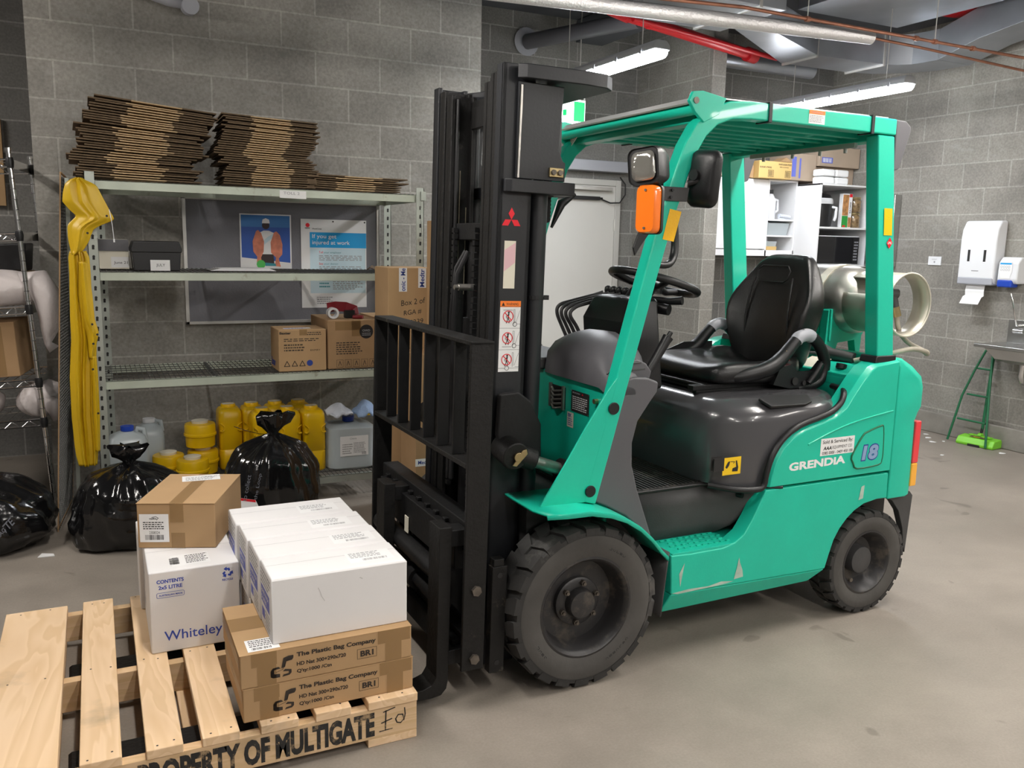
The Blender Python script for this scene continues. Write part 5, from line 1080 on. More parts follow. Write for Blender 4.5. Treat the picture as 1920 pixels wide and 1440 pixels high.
mb=MB(); mb.ring([[Vector((x,y,z)) for x,y in ((a,4.80),(b_,4.80),(b_+.0,5.05),(a,5.05))] for a,b_,z in ((.185,.405,S2),(.178,.412,S2+.095))]); bb=wb(mb,'box_body','blackp',B,bevel=.004)
mb=MB(); mb.ring([[Vector((x,y,z)) for x,y in ((a,4.795),(b_,4.795),(b_,5.055),(a,5.055))] for a,b_,z in ((.174,.416,S2+.092),(.172,.418,S2+.112),(.185,.405,S2+.15))]); wb(mb,'box_lid','blackp',B,bevel=.005)
mb=MB(); mb.rect((.262,4.7935,S2-.0),XP,ZP,.094,.055); mb.mat(1).text('JULY',(.290,4.793,S2+.018),XP,ZP,.042,.018); wp(bb,B,mb,'card_label',['paper','ink'])
mb=MB(); 
for k in range(5): mb.box(.56+.012*k,.90-.006*k,4.82+.01*k,5.05,S2+.0025*k,S2+.0025*k+.002)
wt(mb,'paper_stack','paper',(.73,4.93,S2),'thin stack of white papers lying on the second shelf below the fish photo','papers')
mb=MB(); mb.grid([[Vector((1.46+.03*i,4.80+.06*j,S2+.004+.016*abs(math.sin(i*1.7+j))+.01*(i%2))) for i in range(6)] for j in range(4)]); wt(mb,'folded_cloth','card_dk',(1.54,4.88,S2),'crumpled dark rag at the right end of the second shelf','rag',solid=.006)
# third shelf cartons
S3=.7655
def carton(x0,x1,y0,y1,z0,z1,label,m='card',name='cardboard_carton',group=None):
    T=thing(name,((x0+x1)/2,(y0+y1)/2,z0),label,'carton',group); mb=MB(); mb.box(x0,x1,y0,y1,z0,z1); b=wb(mb,'carton_body',m,T,bevel=.005); return T,b
T,b=carton(.886,1.148,4.725,4.955,S3,.998,'small brown carton with three printed triangles low on its front, on the third shelf')
X,U=XP,ZP; Y=4.7243
mb=MB(); mb.text('Baxter',(.892,Y,.972),X,U,.062,.014,bold=.04).lines((1.03,Y,.963),X,U,.09,.022,2,4).lines((.915,Y,.93),X,U,.21,.02,2,6).lines((.915,Y,.875),X,U,.12,.045,3,8).text('EXPIRY',(1.06,Y,.877),X,U,.055,.009)
for k in range(3): mb.line((.915+k*.042,Y,.795),X,U,[(0,0),(.030,0),(.015,.028),(0,0)],.004)
mb.mat(1).disc((1.055,Y,.81),X,U,.017,n=20); mb.mat(2).rect((1.0,Y-.0001,.965),X,U,.042,.033); wp(b,T,mb,'printed_text',['browntext','navy','tape'])
mb=MB(); mb.text('Baxter',(.8852,4.93,.785),YN,U,.11,.045,bold=.03); wp(b,T,mb,'side_print','navy')
mb=MB(); mb.rect((.925,4.76,.9988),(1,.05,0),YP,.15,.05); mb.mat(1).lines((.93,4.765,.9992),XP,YP,.12,.04,3,5); wp(b,T,mb,'paper_slip',['paper','blue_ink'])
T,b=carton(1.162,1.452,4.745,5.16,S3,1.043,'larger brown carton with a dark round sticker, on the third shelf under the tape gun','card2'); Y=4.7443
mb=MB(); mb.disc((1.385,Y,.975),X,U,.040,n=28); mb.mat(1).text('OWD',(1.362,Y-.0004,.975),X,U,.045,.013,bold=.02).lines((1.36,Y-.0004,.95),X,U,.05,.02,2,3); mb.mat(2).lines((1.21,Y,.845),X,U,.15,.075,6,6)
for k in range(5): mb.line((1.212+k*.048,Y,.775),X,U,[(0,0),(.036,0),(.036,.042),(0,.042),(0,0)],.0016).line((1.212+k*.048,Y,.775),X,U,[(.010,.008),(.018,.034),(.026,.010)],.003)
mb.mat(3).rect((1.30,Y,.95),X,U,.05,.09).rect((1.205,Y,.985),X,U,.15,.05); wp(b,T,mb,'printed_text',['ink','greytext','browntext','tape'])
T,b=carton(1.475,1.64,4.80,5.20,S3,1.045,'brown carton partly hidden behind the round-sticker carton at the shelf end','card2')
mb=MB(); mb.rect((1.50,4.84,1.0456),XP,YP,.10,.12); wp(b,T,mb,'paper_slip','paper')
T=thing('tape_gun',(1.27,4.86,1.0435),'red tape dispenser gun with a white roll, lying on the larger carton','tape dispenser')
mb=MB(); mb.lathe([(.020,-.024),(.032,-.024),(.032,.024),(.020,.024),(.020,-.024)],(1.215,4.84,1.0435+.033),'y',28,caps=False); wb(mb,'tape_roll','whitep',T,smooth=40)
mb=MB(); mb.tube([(1.19,4.86,1.105),(1.24,4.87,1.112),(1.30,4.87,1.108),(1.345,4.865,1.095),(1.35,4.86,1.06)],1,sec=[(-.002,-.028),(.002,-.028),(.002,.028),(-.002,.028)],up=(0,0,1)); wb(mb,'dispenser_frame','dkred',T)
mb=MB(); mb.box(1.29,1.345,4.835,4.885,1.045,1.09); wb(mb,'cutter_head','blackp',T,bevel=.004)
mb=MB(); mb.cyl((1.33,4.82,1.053),(1.375,4.78,1.055),.011,12); wb(mb,'grip','dkred',T,smooth=50)
# bottom shelf
S4=.1605
def sec_rr(cx,cy,z,w,d,r): return [Vector((cx+a,cy+b,z)) for a,b in rrect(w,d,min(r,w/2-.001,d/2-.001),4)]
def jerry(name='yellow_jerrycan'):
    T=empty(name,(0,0,0)); mb=MB()
    mb.ring([sec_rr(0,0,z,w,d,.03) for z,w,d in ((0,.112,.15),(.012,.128,.17),(.115,.130,.172),(.118,.124,.166),(.125,.124,.166),(.128,.130,.172),(.30,.130,.172),(.335,.126,.165),(.352,.108,.14),(.357,.09,.12))]); mb.build('can_body','yellow',T,smooth=50)
    mb=MB(); mb.lathe([(.040,.352),(.042,.366),(.038,.374),(.005,.374)],(0,.02,0),'z',20); mb.build('screw_lid','yellow',T,smooth=40)
    mb=MB(); mb.rect((-.032,-.006,.3745),XP,YP,.064,.05); mb.build('lid_label','cream',T)
    mb=MB()
    for s in (-1,1): mb.prism([(s*.062,.232),(s*.046,.228),(s*.034,.238),(s*.034,.262),(s*.048,.274),(s*.062,.284),(s*.058,.276),(s*.046,.266),(s*.041,.258),(s*.041,.243),(s*.048,.236),(s*.062,.240)],'y',-.096,-.084)
    each(mb,'moulded_grip','yellow',T,bevel=.003)
    return T
j0=None
JP=((.662,5.10,'yellow jerrycan at the left end of the back row on the bottom shelf'),(.793,5.10,'second yellow jerrycan from the left in the back row on the bottom shelf'),(.930,5.10,'third yellow jerrycan from the left in the back row on the bottom shelf'),(1.067,5.10,'yellow jerrycan at the right end of the back row on the bottom shelf'),(.82,4.915,'yellow jerrycan at the left end of the front row, partly behind the tied black bag'),(.960,4.905,'middle yellow jerrycan of the front row on the bottom shelf'),(1.097,4.895,'yellow jerrycan at the right end of the front row, next to the white drum'))
for x,y,lab in JP:
    if j0 is None: j0=jerry(); t=j0
    else: t=dup(j0)
    t.location=(x,y,S4); tag(t,lab,'jerrycan','yellow jerrycans on the bottom shelf')
def tub(name='yellow_tub'):
    T=empty(name,(0,0,0)); mb=MB()
    mb.lathe([(.066,0),(.078,.004),(.081,.06),(.083,.065),(.088,.067),(.088,.078),(.084,.082),(.084,.12),(.080,.132),(.05,.136),(.01,.136)],(0,0,0),'z',36); mb.build('tub_body','yellow',T,smooth=35)
    mb=MB(); mb.lathe([(.044,.136),(.046,.15),(.036,.153),(.01,.153)],(0,0,0),'z',24); mb.build('tub_lid','cream',T,smooth=35)
    return T
tb=None
for x,y,z,lab in ((.505,5.03,S4,'yellow round tub at the bottom of the two-tub stack on the lowest shelf'),(.495,5.03,S4+.154,'yellow round tub on top of the two-tub stack on the lowest shelf'),(.318,4.975,S4,'low yellow tub with a pale lid behind the shorter yellow tub'),(.43,4.825,S4,'low yellow tub standing in front of the two stacked tubs')):
    if tb is None: tb=tub(); t=tb
    else: t=dup(tb)
    t.location=(x,y,z); tag(t,lab,'tub','yellow tubs on the bottom shelf')
def clear_can(x,y,w,h,label,cap):
    T=thing('clear_jerrycan',(x,y,S4),label,'jerrycan'); mb=MB()
    mb.ring([sec_rr(x,y,S4+z,a,b,.03) for z,a,b in ((0,w*.9,.16),(.015,w,.18),(h*.72,w,.18),(h*.84,w*.86,.15),(h*.9,w*.5,.09),(h*.92,.06,.06))]); wb(mb,'can_body','clearp',T,smooth=50)
    mb=MB(); mb.lathe([(.030,h*.92),(.033,h*.93),(.033,h),(.005,h)],(x,y,S4),'z',24); wb(mb,'cap',cap,T,smooth=40)
    mb=MB(); mb.tube([(x+w*.18,y,S4+h*.82),(x+w*.25,y,S4+h*.95),(x+w*.40,y,S4+h*.93),(x+w*.44,y,S4+h*.75)],.014,10); wb(mb,'handle','clearp',T,smooth=60)
    return T
clear_can(.115,4.90,.20,.325,'translucent plastic jerrycan with a blue cap behind the left black bag','blue_cap')
clear_can(.235,5.15,.15,.31,'empty translucent jerrycan behind the blue-capped one','whitep')
T=thing('white_drum',(1.315,4.90,S4),'squat pale plastic drum with a blue cap at the right end of the bottom shelf','drum')
mb=MB(); mb.ring([sec_rr(1.315,4.90,S4-.001+z,a,b,.06) for z,a,b in ((0,.25,.22),(.014,.285,.26),(.06,.29,.262),(.07,.285,.257),(.21,.287,.26),(.245,.278,.25),(.262,.20,.18),(.266,.07,.07))]); bd=wb(mb,'drum_body','clearp',T,smooth=45)
mb=MB(); mb.lathe([(.03,.266),(.035,.27),(.035,.296),(.005,.296)],(1.315,4.90,S4),'z',24); wb(mb,'cap','blue_cap',T,smooth=40)
mb=MB(); mb.rect((1.232,4.768,S4+.085),XP,ZP,.168,.118); mb.mat(1).text('Cleanz',(1.29,4.7675,S4+.183),XP,ZP,.04,.011).lines((1.245,4.7675,S4+.095),XP,ZP,.06,.065,5,4).lines((1.312,4.7675,S4+.10),XP,ZP,.075,.065,8,9).bars((1.36,4.7675,S4+.09),XP,ZP,.030,.016,10); wp(bd,T,mb,'drum_label',['paper','greytext'])
def drape(cx,cy,z,w,d,seed,droop,mt,label):
    rr=random.Random(seed); n=22; rows=[]; a,b=rr.uniform(0,6),rr.uniform(0,6)
    for j in range(n):
        row=[]
        for i in range(n):
            u,v=i/(n-1)*2-1,j/(n-1)*2-1; e=max(abs(u),abs(v))
            zz=z+.020*(1-u*u)*(1-v*v)+.007*math.sin(5*u+a)+.008*math.sin(4*v+3*u+b)+.004*math.sin(9*u*v+a)-droop*max(0,e-.5)**1.2*1.8
            row.append(Vector((cx+w/2*u*(1-.12*abs(v)),cy+d/2*v*(1-.15*abs(u)),zz)))
        rows.append(row)
    mb=MB(); mb.grid(rows); return wt(mb,'towel',mt,(cx,cy,z),label,'towel',smooth=180,solid=.010)
drape(1.25,4.875,.510,.15,.19,3,.03,'cloth','white towel bunched on the left side of the drum lid')
drape(1.41,4.865,.512,.14,.17,8,.05,'cloth2','pale blue towel bunched beside the white one, hanging over the drum shoulder')
mb=MB(); mb.prism([(1.40,4.95),(1.56,4.98),(1.58,5.12),(1.42,5.10)],'z',.44,.462); wt(mb,'yellow_tray','yellow_s',(1.48,5.04,.44),'yellow lid standing behind the drum with the towels','lid',rot=None)
# tall cartons on the floor
T,b=carton(1.392,1.64,4.36,4.60,0,1.352,'tall brown carton with Box 2 of written in marker, behind the mast grille','card','tall_carton'); Y=4.3592
mb=MB(); mb.text('Box 2 of',(1.465,Y,1.148),(1,0,.12),ZP,.135,.030).text('RGA #',(1.48,Y,1.095),(1,0,.12),ZP,.10,.028).text('-5339',(1.50,Y,1.045),(1,0,.12),ZP,.09,.026); wp(b,T,mb,'marker_writing','ink'); mb=MB(); mb.mat(1).rect((1.452,Y,1.225),XP,ZP,.045,.125).rect((1.56,Y,1.245),XP,ZP,.045,.105); mb.mat(2).text('onic - Me',(1.488,Y-.0005,1.228),ZP,XN,.12,.026,bold=.02).text('Medtr',(1.595,Y-.0005,1.25),ZP,XN,.095,.026,bold=.02); wp(b,T,mb,'printed_tape',['ink','paper','navy','tape_c'])
T,b=carton(1.60,1.95,4.16,4.34,0,1.60,'very tall narrow brown carton standing directly behind the forklift mast','card','tall_carton'); Y=4.1592
mb=MB(); mb.rect((1.60,Y,1.51),XP,ZP,.35,.045).rect((1.60,Y,.33),XP,ZP,.35,.045); mb.mat(1)
for x in (1.605,1.72,1.84): mb.text('Medtronic',(x,Y-.0004,1.52),XP,ZP,.10,.022,bold=.02).text('Medtronic',(x,Y-.0004,.342),XP,ZP,.10,.022,bold=.02)
wp(b,T,mb,'printed_tape',['paper','navy'])
T,b=carton(1.455,1.60,4.10,4.34,0,.92,'narrow brown carton seen through the load backrest, left of the tallest carton','card2','tall_carton'); Y=4.0992
mb=MB(); mb.rect((1.455,Y,.33),XP,ZP,.145,.04); mb.mat(1).text('Medtronic',(1.47,Y-.0004,.34),XP,ZP,.11,.02,bold=.02); wp(b,T,mb,'printed_tape',['paper','navy'])
mb=MB(); mb.box(1.70,1.80,4.60,4.61,1.26,1.40); mb.mat(1).rect((1.71,4.5993,1.26),XP,ZP,.08,.12); wt(mb,'red_folder',['decal_r','paper'],(1.75,4.605,1.26),'red-bordered white card propped behind the tall marker-written carton','folder') if 0 else None
# yellow raincoat hanging on the rack post
CT=thing('yellow_raincoat',(-.08,4.62,1.74),'long yellow vinyl raincoat hanging from the top left corner of the rack','raincoat')
def cloth_sheet(outl,name,ph,amp,yb,mt='coat'):
    rows=[]
    for j,(z,xl,xr) in enumerate(outl):
        row=[]
        for i in range(25):
            u=i/24; x=xl+(xr-xl)*u
            y=yb-amp*(math.sin(u*9+ph+z*2.2)*.5+.5*math.sin(u*21+ph*2+z*3.1)*.6)-amp*.8*math.sin(PI*u)
            row.append(Vector((x,y,z+.006*math.sin(u*9))))
        rows.append(row)
    mb=MB(); mb.grid(rows); return wb(mb,name,mt,CT,smooth=180,solid=.003,sub=1)
def resamp(o,n=26):
    out=[]; zs=[p[0] for p in o]
    for k in range(n):
        z=zs[0]+(zs[-1]-zs[0])*k/(n-1)
        for a,b in zip(o[:-1],o[1:]):
            if a[0]>=z>=b[0]:
                t=(a[0]-z)/max(1e-6,a[0]-b[0]); out.append((z,a[1]+(b[1]-a[1])*t,a[2]+(b[2]-a[2])*t)); break
    return out
def tri(t): t=t%1.0; return 1-abs(2*t-1)
def folded(outl,name,folds,amp,yb):
    # outl rows: (z, left x, right x); folds: list of fold lines across the width that drift with height
    o=resamp(outl,int((outl[0][0]-outl[-1][0])/.012)+6); rows=[]
    for (z,xl,xr) in o:
        row=[]
        for i in range(31):
            u=i/30; h=0
            for (c,dr,w_,a_) in folds: h+=a_*max(0,1-abs(u-(c+dr*(outl[0][0]-z)))/w_)
            row.append(Vector((xl+(xr-xl)*u,yb-amp*h-.012*(1-(2*u-1)**2),z)))
        rows.append(row)
    mb=MB(); mb.grid(rows); return wb(mb,name,'coat',CT,smooth=50,solid=.0025)
folded([(1.41,-.100,-.030),(1.38,-.108,-.018),(1.30,-.108,-.016),(1.10,-.116,-.018),(.98,-.118,-.006),(.80,-.134,-.018),(.60,-.137,-.030),(.45,-.132,-.028),(.40,-.128,-.030),(.345,-.118,-.036)],'coat_body',[(.25,.10,.10,1.0),(.55,-.05,.08,.9),(.80,.05,.07,.8)],.026,4.668)
folded([(1.755,-0.057,-0.028),(1.744,-0.080,-0.015),(1.733,-0.094,0.012),(1.721,-0.104,0.032),(1.684,-0.113,0.048),(1.642,-0.119,0.067),(1.603,-0.090,0.084),(1.579,-0.065,0.096),(1.564,-0.072,0.102),(1.554,-0.084,0.085),(1.534,-0.101,0.038),(1.514,-0.104,0.007),(1.484,-0.104,-0.006),(1.464,-0.103,-0.012),(1.437,-0.100,-0.027),(1.414,-0.096,-0.042),(1.392,-0.091,-0.073)],'hood_and_sleeve',[(.46,.15,.10,1.1),(.10,1.2,.22,.6),(.70,-.2,.20,.5)],.022,4.650)
folded([(1.36,-.066,-.028),(1.20,-.075,-.014),(1.08,-.068,-.010),(1.02,-.052,.004),(.985,-.047,-.002),(.93,-.046,-.016),(.89,-.044,-.026)],'front_flap',[(.5,.2,.2,1.0)],.016,4.645)
folded([(.90,-.040,-.012),(.80,-.036,-.010),(.60,-.040,-.012),(.42,-.040,-.020)],'lower_flap',[(.4,.2,.3,1.0)],.012,4.645)
mb=MB()
for x,z in ((.068,1.579),(-.019,1.496),(-.022,1.06),(-.002,1.01),(-.022,.965),(-.03,.84),(-.018,.62)): mb.disc((x,4.60,z),XP,ZP,.0055,n=12)
each(mb,'snap_button','ink',CT,world=CT)
mb=MB(); mb.tube([(.080,4.61,1.61),(.090,4.61,1.54),(.094,4.61,1.47)],.0015,6); mb.cyl((.094,4.61,1.47),(.095,4.61,1.455),.004,8); wb(mb,'drawstring','whitep',CT)
# expanded metal panel standing beside the rack
mp=thing('mesh_panel',(-.17,4.98,0),'tall dark expanded-metal panel standing on edge left of the rack','mesh panel')
def mpp(t,z,off=0): return Vector((-.232+.062*z+.055*t+off,4.72+.53*t,z))
mb=MB(); mb.bar([mpp(0,.0),mpp(0,1.78)],.006,.008,up=(0,1,0)); mb.bar([mpp(1,.0),mpp(1,1.74)],.006,.008,up=(0,1,0)); mb.bar([mpp(0,1.78),mpp(1,1.74)],.006,.008,up=(1,0,0)); mb.bar([mpp(0,.02),mpp(1,.02)],.006,.008,up=(1,0,0)); wb(mb,'panel_frame','card2',mp)
mb=MB()
for k in range(-18,60):
    for sg in (-1,1):
        z0=k*.032; z1=z0+sg*.53*1.0; a,b=0,1
        p,q=mpp(0,z0 if sg>0 else z0),mpp(1,z1)
        if z1<0: t=z0/(z0-z1) if z0>0 else None; q=mpp(t,0) if t else None
        elif z0<0: t=-z0/(z1-z0); p=mpp(t,0)
        if q is None or max(p.z,q.z)>1.76 or min(p.z,q.z)<-.001 and False: 
            if q is None: continue
            if p.z>1.76 and q.z>1.76: continue
            if q.z>1.76: t=(1.76-p.z)/(q.z-p.z); q=p+(q-p)*t
            elif p.z>1.76: t=(1.76-q.z)/(p.z-q.z); p=q+(p-q)*t
        if (q-p).length<.02: continue
        mb.tube([p,q],.0028,4)
wb(mb,'expanded_mesh','wire',mp)
mb=MB(); mb.bar([Vector((-.134,4.80,0)),Vector((-.098,4.80,1.76))],.018,.010,up=(0,1,0)); wt(mb,'steel_strip','galv',(-.12,4.80,0),'narrow grey steel upright between the mesh panel and the raincoat','steel strip')
# chrome wire trolley at the far left
CR=thing('chrome_wire_rack',(-.77,5.315,0),'chrome wire shelving unit at the left edge of the picture','wire shelving')
CR.rotation_euler=(0,R(-3.2),R(-8)); CRM=Matrix.LocRotScale(CR.location,Euler((0,R(-3.2),R(-8))),None)
def cb(mb,name,m,**k): return mb.build(name,m,CR,**k)
for x in (-.56,.56):
    for y in (-.24,.24):
        mb=MB(); mb.cyl((x,y,.0),(x,y,1.86),.0125,14); mb.cyl((x,y,1.86),(x,y,1.875),.017,14); 
        mb.mat(1); [mb.cyl((x,y,.1+.0508*k),(x,y,.103+.0508*k),.0131,14) for k in range(34)]; cb(mb,'post',['chrome','grey_dk'],smooth=40)
for z in (1.82,1.46,1.09,.71,.50):
    mb=MB()
    for y in (-.24,.24):
        mb.cyl((-.56,y,z),(.56,y,z),.005,8); mb.cyl((-.56,y,z-.035),(.56,y,z-.035),.004,8)
        for k in range(14): x=-.55+k*.08; mb.tube([(x,y,z),(x+.04,y,z-.035),(x+.08,y,z)],.0022,5)
    for x in (-.56,.56): mb.bar([(x,-.24,z-.018),(x,.24,z-.018)],.006,.045)
    for k in range(22): x=-.54+k*.0515; mb.cyl((x,-.24,z+.002),(x,.24,z+.002),.0018,5)
    sh=cb(mb,'wire_shelf','chrome',smooth=40)
    mb=MB(); [mb.lathe([(.016,z-.04),(.020,z-.01),(.017,z+.01)],(x,y,0),'z',14) for x in (-.56,.56) for y in (-.24,.24)]; each(mb,'shelf_collar','blackp',sh,smooth=40)
def onrack(mb,name,m,z,label,cat,**k):
    o=mb.build(name,m,None,loc=CRM@Vector((0,0,z)),rot=(0,R(-3.2),R(-8)),**k); return tag(o,label,cat)
mb=MB(); mb.box(.10,.46,-.15,.20,.012,.30); mb.mat(1).rect((.34,-.151,.02),XP,ZP,.06,.26); onrack(mb,'brown_carton',['card2','tape'],.71,'brown carton with a tape strip on the chrome rack, below the white bag','carton',bevel=.005)
mb=MB(); mb.ring([[Vector((a*x,b*y,z)) for a,b in ((-1,-1),(1,-1),(1,1),(-1,1))] for x,y,z in ((.09,.09,.172),(.11,.10,.32))]); mb.v=[v+Vector((.42,.12,0)) for v in mb.v]; onrack(mb,'black_bucket','blackp',1.09,'dark square tub on the dark brown carton on the chrome rack','tub',bevel=.01)
mb=MB(); mb.box(-.1,.52,.02,.22,.012,.17); onrack(mb,'brown_carton','card2',1.09,'low dark brown carton on the chrome rack behind the upper white bag','carton',bevel=.005)
def blob(cx,cy,cz,rx,ry,rz,seed,tail=None):
    rr=random.Random(seed); ph=[rr.uniform(0,6.28) for _ in range(6)]; mb=MB(); rings=[]
    for j in range(1,16):
        t=PI*j/16; rings.append([Vector((cx+rx*math.sin(t)*(1+.10*math.sin(3*a+ph[0]+2*t)+.07*math.sin(7*a+ph[1]+4*t))*math.cos(a),cy+ry*math.sin(t)*(1+.10*math.sin(4*a+ph[2])+.05*math.sin(9*a+ph[3]+5*t))*math.sin(a),max(cz-rz*.8,cz-rz*math.cos(t)*(1+.07*math.sin(3*a+ph[4]))))) for a in [2*PI*i/40 for i in range(40)]])
    mb.ring(rings)
    if tail: mb.tube(tail[0],tail[1],16)
    return mb
mb=blob(.38,-.13,.085,.24,.12,.10,4,([(.50,-.12,.13),(.60,-.16,.12),(.645,-.18,.03),(.645,-.18,-.08),(.625,-.18,-.15),(.615,-.18,-.20),(.64,-.18,-.235)],[.04,.07,.07,.058,.035,.018,.03])); onrack(mb,'white_plastic_bag','whitebag',1.09+.0,'white plastic bag drooping over the corner of the chrome rack','plastic bag',smooth=180)
mb=blob(.19,-.05,.07,.15,.18,.09,9); onrack(mb,'white_plastic_bag','whitebag',.50,'white plastic bag on the lowest chrome shelf near the frame edge','plastic bag',smooth=180)
mb=blob(.53,-.06,.08,.12,.16,.10,12,([(.58,-.16,.08),(.60,-.18,.06),(.615,-.20,-.02)],[.04,.04,.02])); onrack(mb,'white_plastic_bag','whitebag',.50,'crumpled white plastic bag spilling past the lowest chrome shelf corner','plastic bag',smooth=180)
mb=MB(); mb.box(-.62,-.485,6.44,6.49,1.66,2.20); wt(mb,'wooden_batten','card',(-.55,6.465,1.66),'tan board on the dark recessed wall at the far left edge','board')
# ================================================================ kitchen corner and right wall
K=thing('wall_cupboard',(5.2,6.03,1.43),'white wall cupboard with a plain door and open end shelves behind the forklift roof','cupboard')
mb=MB(); mb.box(4.50,5.332,5.90,6.20,1.48,2.09); mb.box(5.635,5.65,5.87,6.20,1.43,2.09); mb.box(4.50,5.65,6.185,6.20,1.43,2.09); mb.box(5.315,5.332,5.87,6.20,1.43,2.09); mb.box(5.33,5.64,5.87,6.2,2.075,2.09); mb.box(4.50,5.65,5.87,6.20,1.43,1.482); cb_=wb(mb,'carcass','whitelam',K,bevel=.002)
mb=MB(); mb.box(4.505,4.90,5.872,5.892,1.49,2.085); wb(mb,'door','whitelam',K,bevel=.002)
mb=MB(); mb.box(4.905,5.315,5.872,5.892,1.49,2.085); dd=wb(mb,'door','whitelam',K,bevel=.002)
mb=MB(); mb.rect((5.02,5.8712,1.86),XP,ZP,.045,.028).rect((5.01,5.8712,1.73),XP,ZP,.045,.11).rect((5.01,5.8712,1.66),XP,ZP,.04,.028); wp(dd,K,mb,'control_sticker','greytext')
for z in (1.738,1.60): mb=MB(); mb.box(5.332,5.64,5.88,6.185,z,z+.014); wb(mb,'shelf','whitelam',K,bevel=.001)
K2=thing('open_cupboard',(5.98,5.85,1.345),'white open cupboard holding the air fryer and microwave, beside the right block wall','cupboard')
mb=MB(); mb.box(5.653,5.671,5.60,6.20,1.35,2.06); mb.box(6.285,6.305,5.60,6.20,1.35,2.06); mb.box(5.653,6.305,6.18,6.20,1.35,2.06); mb.box(5.653,6.305,5.60,6.20,2.045,2.06); mb.box(5.653,6.305,5.60,6.20,1.35,1.366); wb(mb,'carcass','whitelam',K2,bevel=.002)
mb=MB(); mb.box(5.671,6.285,5.61,6.18,1.678,1.694); wb(mb,'shelf','whitelam',K2,bevel=.001)
T=thing('microwave_oven',(5.97,5.80,1.366),'black-fronted microwave on the bottom of the open cupboard','microwave'); mb=MB(); mb.box(5.70,6.20,5.64,5.98,1.367,1.62); b=wb(mb,'oven_body','whitep',T,bevel=.004)
mb=MB(); mb.box(5.705,6.12,5.632,5.64,1.375,1.612); wp(b,T,mb,'glass_door',mat('microwave_glass',(.006,.006,.008),.12,coat=.5),bevel=.002)
mb=MB(); mb.box(6.125,6.195,5.632,5.64,1.375,1.612); mb.mat(1).lines((6.135,5.6315,1.40),XP,ZP,.05,.18,7,4); wp(b,T,mb,'control_panel',['blackp','greyp'])
T=thing('air_fryer',(5.86,5.80,1.695),'black and white air fryer with a drawer handle in the open cupboard','air fryer')
mb=MB(); mb.lathe([(.10,0),(.125,.01),(.13,.10),(.128,.20),(.125,.205)],(5.83,5.80,1.695),'z',32); b=wb(mb,'fryer_body','blackp',T,smooth=40)
mb=MB(); mb.lathe([(.128,.20),(.132,.215),(.125,.245),(.12,.25)],(5.83,5.80,1.695),'z',32); wp(b,T,mb,'white_band','whitep',smooth=40)
mb=MB(); mb.lathe([(.12,.25),(.10,.28),(.05,.295),(.01,.297)],(5.83,5.80,1.695),'z',32); wp(b,T,mb,'dark_lid','blackp',smooth=40)
mb=MB(); mb.tube([(5.895,5.70,1.87),(5.905,5.65,1.86),(5.90,5.65,1.78),(5.895,5.66,1.75)],[.012,.014,.014,.012],10); wp(b,T,mb,'drawer_handle','whitep',smooth=50)
T=thing('cereal_box',(6.05,5.72,1.695),'cereal box with green lower panel leaning beside the air fryer','cereal box'); mb=MB(); mb.box(5.985,6.10,5.66,5.70,1.695,1.99); mb.mat(1).rect((5.987,5.6593,1.80),XP,ZP,.072,.18); mb.mat(2).rect((5.987,5.6593,1.697),XP,ZP,.072,.10); mb.mat(3).rect((6.062,5.6593,1.96),XP,ZP,.036,.028).rect((6.0,5.6590,1.70),XP,ZP,.035,.014); mb.mat(4).text('SULTANA',(6.090,5.6592,1.82),ZP,XN,.10,.018,bold=.03); mb.mat(1).rect((6.062,5.6593,1.70),XP,ZP,.036,.085); wb(mb,'box_body',['paper','cerealb','cereal','decal_r','ink'],T)
jr=None
for z,lab in ((1.695,'lower of two stacked glass jars of nuts beside the cereal box'),(1.832,'upper of two stacked glass jars of nuts beside the cereal box')):
    T=thing('glass_jar',(6.19,5.72,z),lab,'jar','stacked jars in the open cupboard'); mb=MB(); mb.lathe([(.055,0),(.06,.006),(.06,.10),(.052,.115)],(6.19,5.72,z),'z',24); wb(mb,'jar_body','jar',T,smooth=40); mb=MB(); mb.lathe([(.053,.115),(.055,.118),(.055,.134),(.005,.135)],(6.19,5.72,z),'z',24); wb(mb,'jar_lid','brass',T,smooth=40)
# end shelves contents
T=thing('white_bottle',(5.415,5.95,1.752),'white bottle with a dark cap on the upper end shelf','bottle'); mb=MB(); mb.lathe([(.045,0),(.05,.01),(.05,.16),(.03,.205),(.022,.22)],(5.415,5.95,1.753),'z',24); wb(mb,'bottle_body','whitep',T,smooth=40); mb=MB(); mb.lathe([(.024,.22),(.024,.255),(.004,.256)],(5.415,5.95,1.753),'z',20); wb(mb,'cap','blackp',T,smooth=40)
mb=MB(); mb.tube([(5.45,5.95,1.93),(5.50,5.95,1.92),(5.505,5.95,1.83),(5.45,5.95,1.80)],.012,10); wb(mb,'bottle_handle','whitep',T,smooth=50)
mb=MB(); mb.lathe([(.005,-.012),(.08,-.010),(.125,.004),(.125,.010),(.08,-.002),(.005,-.004)],(5.545,6.14,1.885),'y',32); wt(mb,'grey_plate','greyp',(5.545,6.14,1.76),'grey round plate standing on edge behind the white bottle','plate',smooth=40)
mb=MB(); mb.box(5.47,5.60,5.885,5.895,1.753,1.785); mb.tube([(5.475,5.893,1.785),(5.52,5.893,1.78),(5.60,5.893,1.772)],.018,8); wt(mb,'folded_dishcloth','cloth',(5.51,5.915,1.752),'folded white dishcloth at the front of the upper end shelf','cloth',smooth=60)
mb=MB(); mb.ring([sec_rr(5.485,6.0,z,w,d,.02) for z,w,d in ((1.615,.24,.18),(1.72,.27,.20))]); wt(mb,'grey_plastic_tray','clearp',(5.485,6.0,1.614),'clear plastic tray on the middle end shelf','tray',smooth=40)
